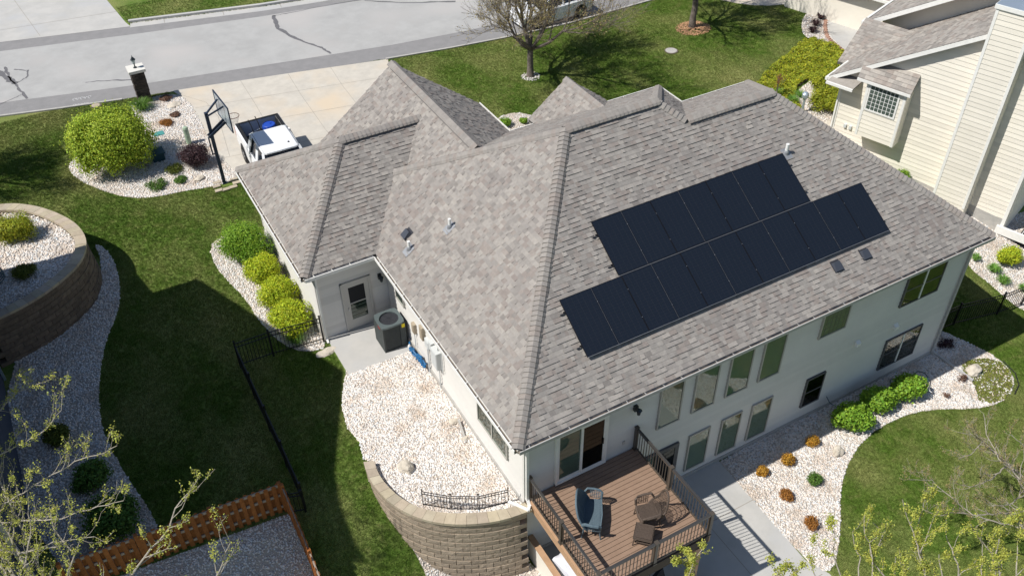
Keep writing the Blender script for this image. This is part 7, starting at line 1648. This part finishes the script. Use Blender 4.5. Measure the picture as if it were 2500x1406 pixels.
MB().obox(Vector(b(ws0, wz0, bo + .021)), ND * (ws1 - ws0), NO * .004, (0, 0, wz1 - wz0)).build('mortar', 'pvc', gbw)
dw, dz_ = (ws1 - ws0) / 7, (wz1 - wz0) / 6
for i in range(7):
    for j in range(6): MB().obox(Vector(b(ws0 + i * dw + .018, wz0 + j * dz_ + .018, bo + .026)), ND * (dw - .036), NO * .014, (0, 0, dz_ - .036)).build('glass_block', 'glass_block', gbw)
# chimney chase
cs0, cs1, co = 1.55, 2.97, .60
mb = MB(); mb.extr([b(cs0, .4, 0), b(cs1, .4, 0), b(cs1, .4, co), b(cs0, .4, co)], (0, 0, 9.7)); ch = mb.build('chimney', 'siding_cream', nh, fix=True)
siding(tuple(NP(cs0 + .1, co))[:2], tuple(NP(cs1 - .1, co))[:2], tuple(NO)[:2], 1.6, 10.0, expo=.2, mtl='siding_cream', host=nh, th=.02)
siding(tuple(NP(cs1, co - .03))[:2], tuple(NP(cs1, 0))[:2], tuple(ND)[:2], 1.6, 10.0, expo=.2, mtl='siding_cream', host=nh, th=.018)
for s_ in (cs0, cs1 - .11): MB().obox(Vector(b(s_, 1.5, co)), ND * .11, NO * .03, (0, 0, 8.5)).build('corner_board', 'trim_white', nh)
MB().obox(Vector(b(cs0 - .07, 9.98, -.9)), ND * (cs1 - cs0 + .14), NO * (co + .97), (0, 0, .16)).build('chimney_trim', 'trim_white', nh); MB().obox(Vector(b(cs0 - .04, 10.14, -.88)), ND * (cs1 - cs0 + .08), NO * (co + .92), (0, 0, .03)).build('chimney_cap', 'metal_blue', nh)
MB().lathe(b(2.5, 10.17, .05), [(.14, 0), (.14, .22), (.2, .24), (.2, .3), (.05, .36)], 12).build('flue', 'alu', nh)
mb = MB(); mb.box(0, .12, 0, .08, 0, .12)
for s_, z in ((E0 + .55, 2.85), (E0 + .8, 2.85)): MB().obox(Vector(b(s_, z, .02)), ND * .12, NO * .08, (0, 0, .16)).build('outlet_cover', 'box_grey', nh)
# south part: shaded return wall and window well
mb = MB(); mb.extr([b(E1 + .02, -.2, -.02), b(E1 + .02, -.2, -9), b(E1 + .02, 4.9, -9), b(E1 + .02, 4.9, -.02)], ND * .05); mb.build('rear_wall', 'siding_cream', nh, fix=True)
mb = MB(); mb.obox(Vector(b(E1 - .2, .7, .02)), ND * 1.7, NO * .12, (0, 0, .35)); mb.build('well_wall', 'trim_white', nh)
gl_ = thing('metal_grate', 'white barred metal window well cover by the cream house', 'window well cover', tuple(NP(5.9, -.7) + Vector((0, 0, .8))))
for k in range(12): a = NP(5.3 + k * .11, 0.1) + Vector((0, 0, .95)); MB().tube([a, a - NO * .5 + Vector((0, 0, .12)), a - NO * 1.2 + Vector((0, 0, .05))], .016, 5).build('bar', 'trim_white', gl_)
MB().obox(NP(5.2, .0) + Vector((0, 0, .3)), ND * 1.5, -NO * 1.3, (0, 0, .55)).build('well', 'dark_room', gl_)

# ================================================================== WEST NEIGHBOUR (mostly out of frame, casts the big gable shadow)
wh = thing('neighbour_house', 'tall dark blue house at the lower left corner in shade', 'house', (-12.1, 9, 0))
mb = MB(); mb.extr([(-12.1, 3.45, -.2), (-12.1, 15.2, -.2), (-12.1, 15.2, 11.3), (-12.1, 9.33, 14.9), (-12.1, 3.45, 11.3)], (-14, 0, 0)); mb.build('wall', 'siding_blue', wh, fix=True)
siding((-12.1, 15.2), (-12.1, 3.45), (1, 0), .2, 11.3, expo=.2, mtl='siding_blue', host=wh)
pk = (9.33, 15.5)
mb = MB(); mb.box(-22, -12.12, 15.2, 16.95, 1.5, 9.3); mb.build('unseen_shadow_wing', 'siding_blue', wh); mb = MB(); mb.extr([(-11.95, 15.2, 9.75), (-11.95, 17.1, 9.3), (-22, 17.1, 9.3), (-22, 15.2, 9.75)], (0, 0, .1)); mb.build('unseen_shadow_roof', 'shingle_brown', wh, fix=True)  # unseen wing and roof, added so their shadow covers the raised gravel
for y0, z0 in ((2.85, 11.75), (15.95, 11.65)):
    mb = MB(); mb.extr([(-11.78, y0, z0), (-11.78, pk[0], pk[1]), (-11.78, pk[0], pk[1] - .2), (-11.78, y0, z0 - .2)], (-15, 0, 0)); mb.build('roof', 'shingle_brown', wh, fix=True)
MB().bar((-11.97, 3.75, 0.2), (-11.97, 3.75, 11.2), .12, .12).build('downspout', 'gutter_grey', wh); MB().bar((-12.02, 13.2, 2.4), (-12.02, 13.2, 11.2), .07, .07).build('downspout', 'metal_blue', wh)
# brick edging of the east neighbour's curved walk
be = thing('brick_edging', 'red brick edging curving along the neighbour front walk', 'edging', (29, 18, 2.9))
EP = smooth_poly([(28.55, 16.3), (28.75, 17.7), (29.75, 19.0), (31.2, 20.2)], False, 2); n = 0
for (x0, y0) in arc_resample(EP, .21) and [(v.x, v.y) for v in arc_resample(EP, .21)]:
    MB().box(x0 - .09, x0 + .09, y0 - .08, y0 + .08, hz(x0, y0) - .02, hz(x0, y0) + .07, rt(.2)).build('brick', 'brick_red', be)
be2 = thing('brick_edging', 'curved brick edging of the small bed beside the neighbour roof', 'edging', (31, 15.8, 2.9))
for v in arc_resample(smooth_poly([(32.5, 17.2), (31.0, 16.9), (30.2, 15.9), (30.3, 14.9)], False, 2), .21): MB().box(v.x - .09, v.x + .09, v.y - .08, v.y + .08, hz(v.x, v.y) + .0, hz(v.x, v.y) + .09, rt(.2)).build('brick', 'brick_red', be2)
# mulch ring stones at the foot of the front tree
mb = MB(); rg = random.Random(31)
for i in range(120): a = rg.uniform(0, 6.28); r = .45 * math.sqrt(rg.random()); mb.box(13.23 + r * math.cos(a) - .03, 13.23 + r * math.cos(a) + .03, 22.0 + r * math.sin(a) - .02, 22.0 + r * math.sin(a) + .02, hz(13, 22), hz(13, 22) + .05, rt(.3))
o = mb.build('root_stones', 'stone', None); o['kind'] = 'stuff'
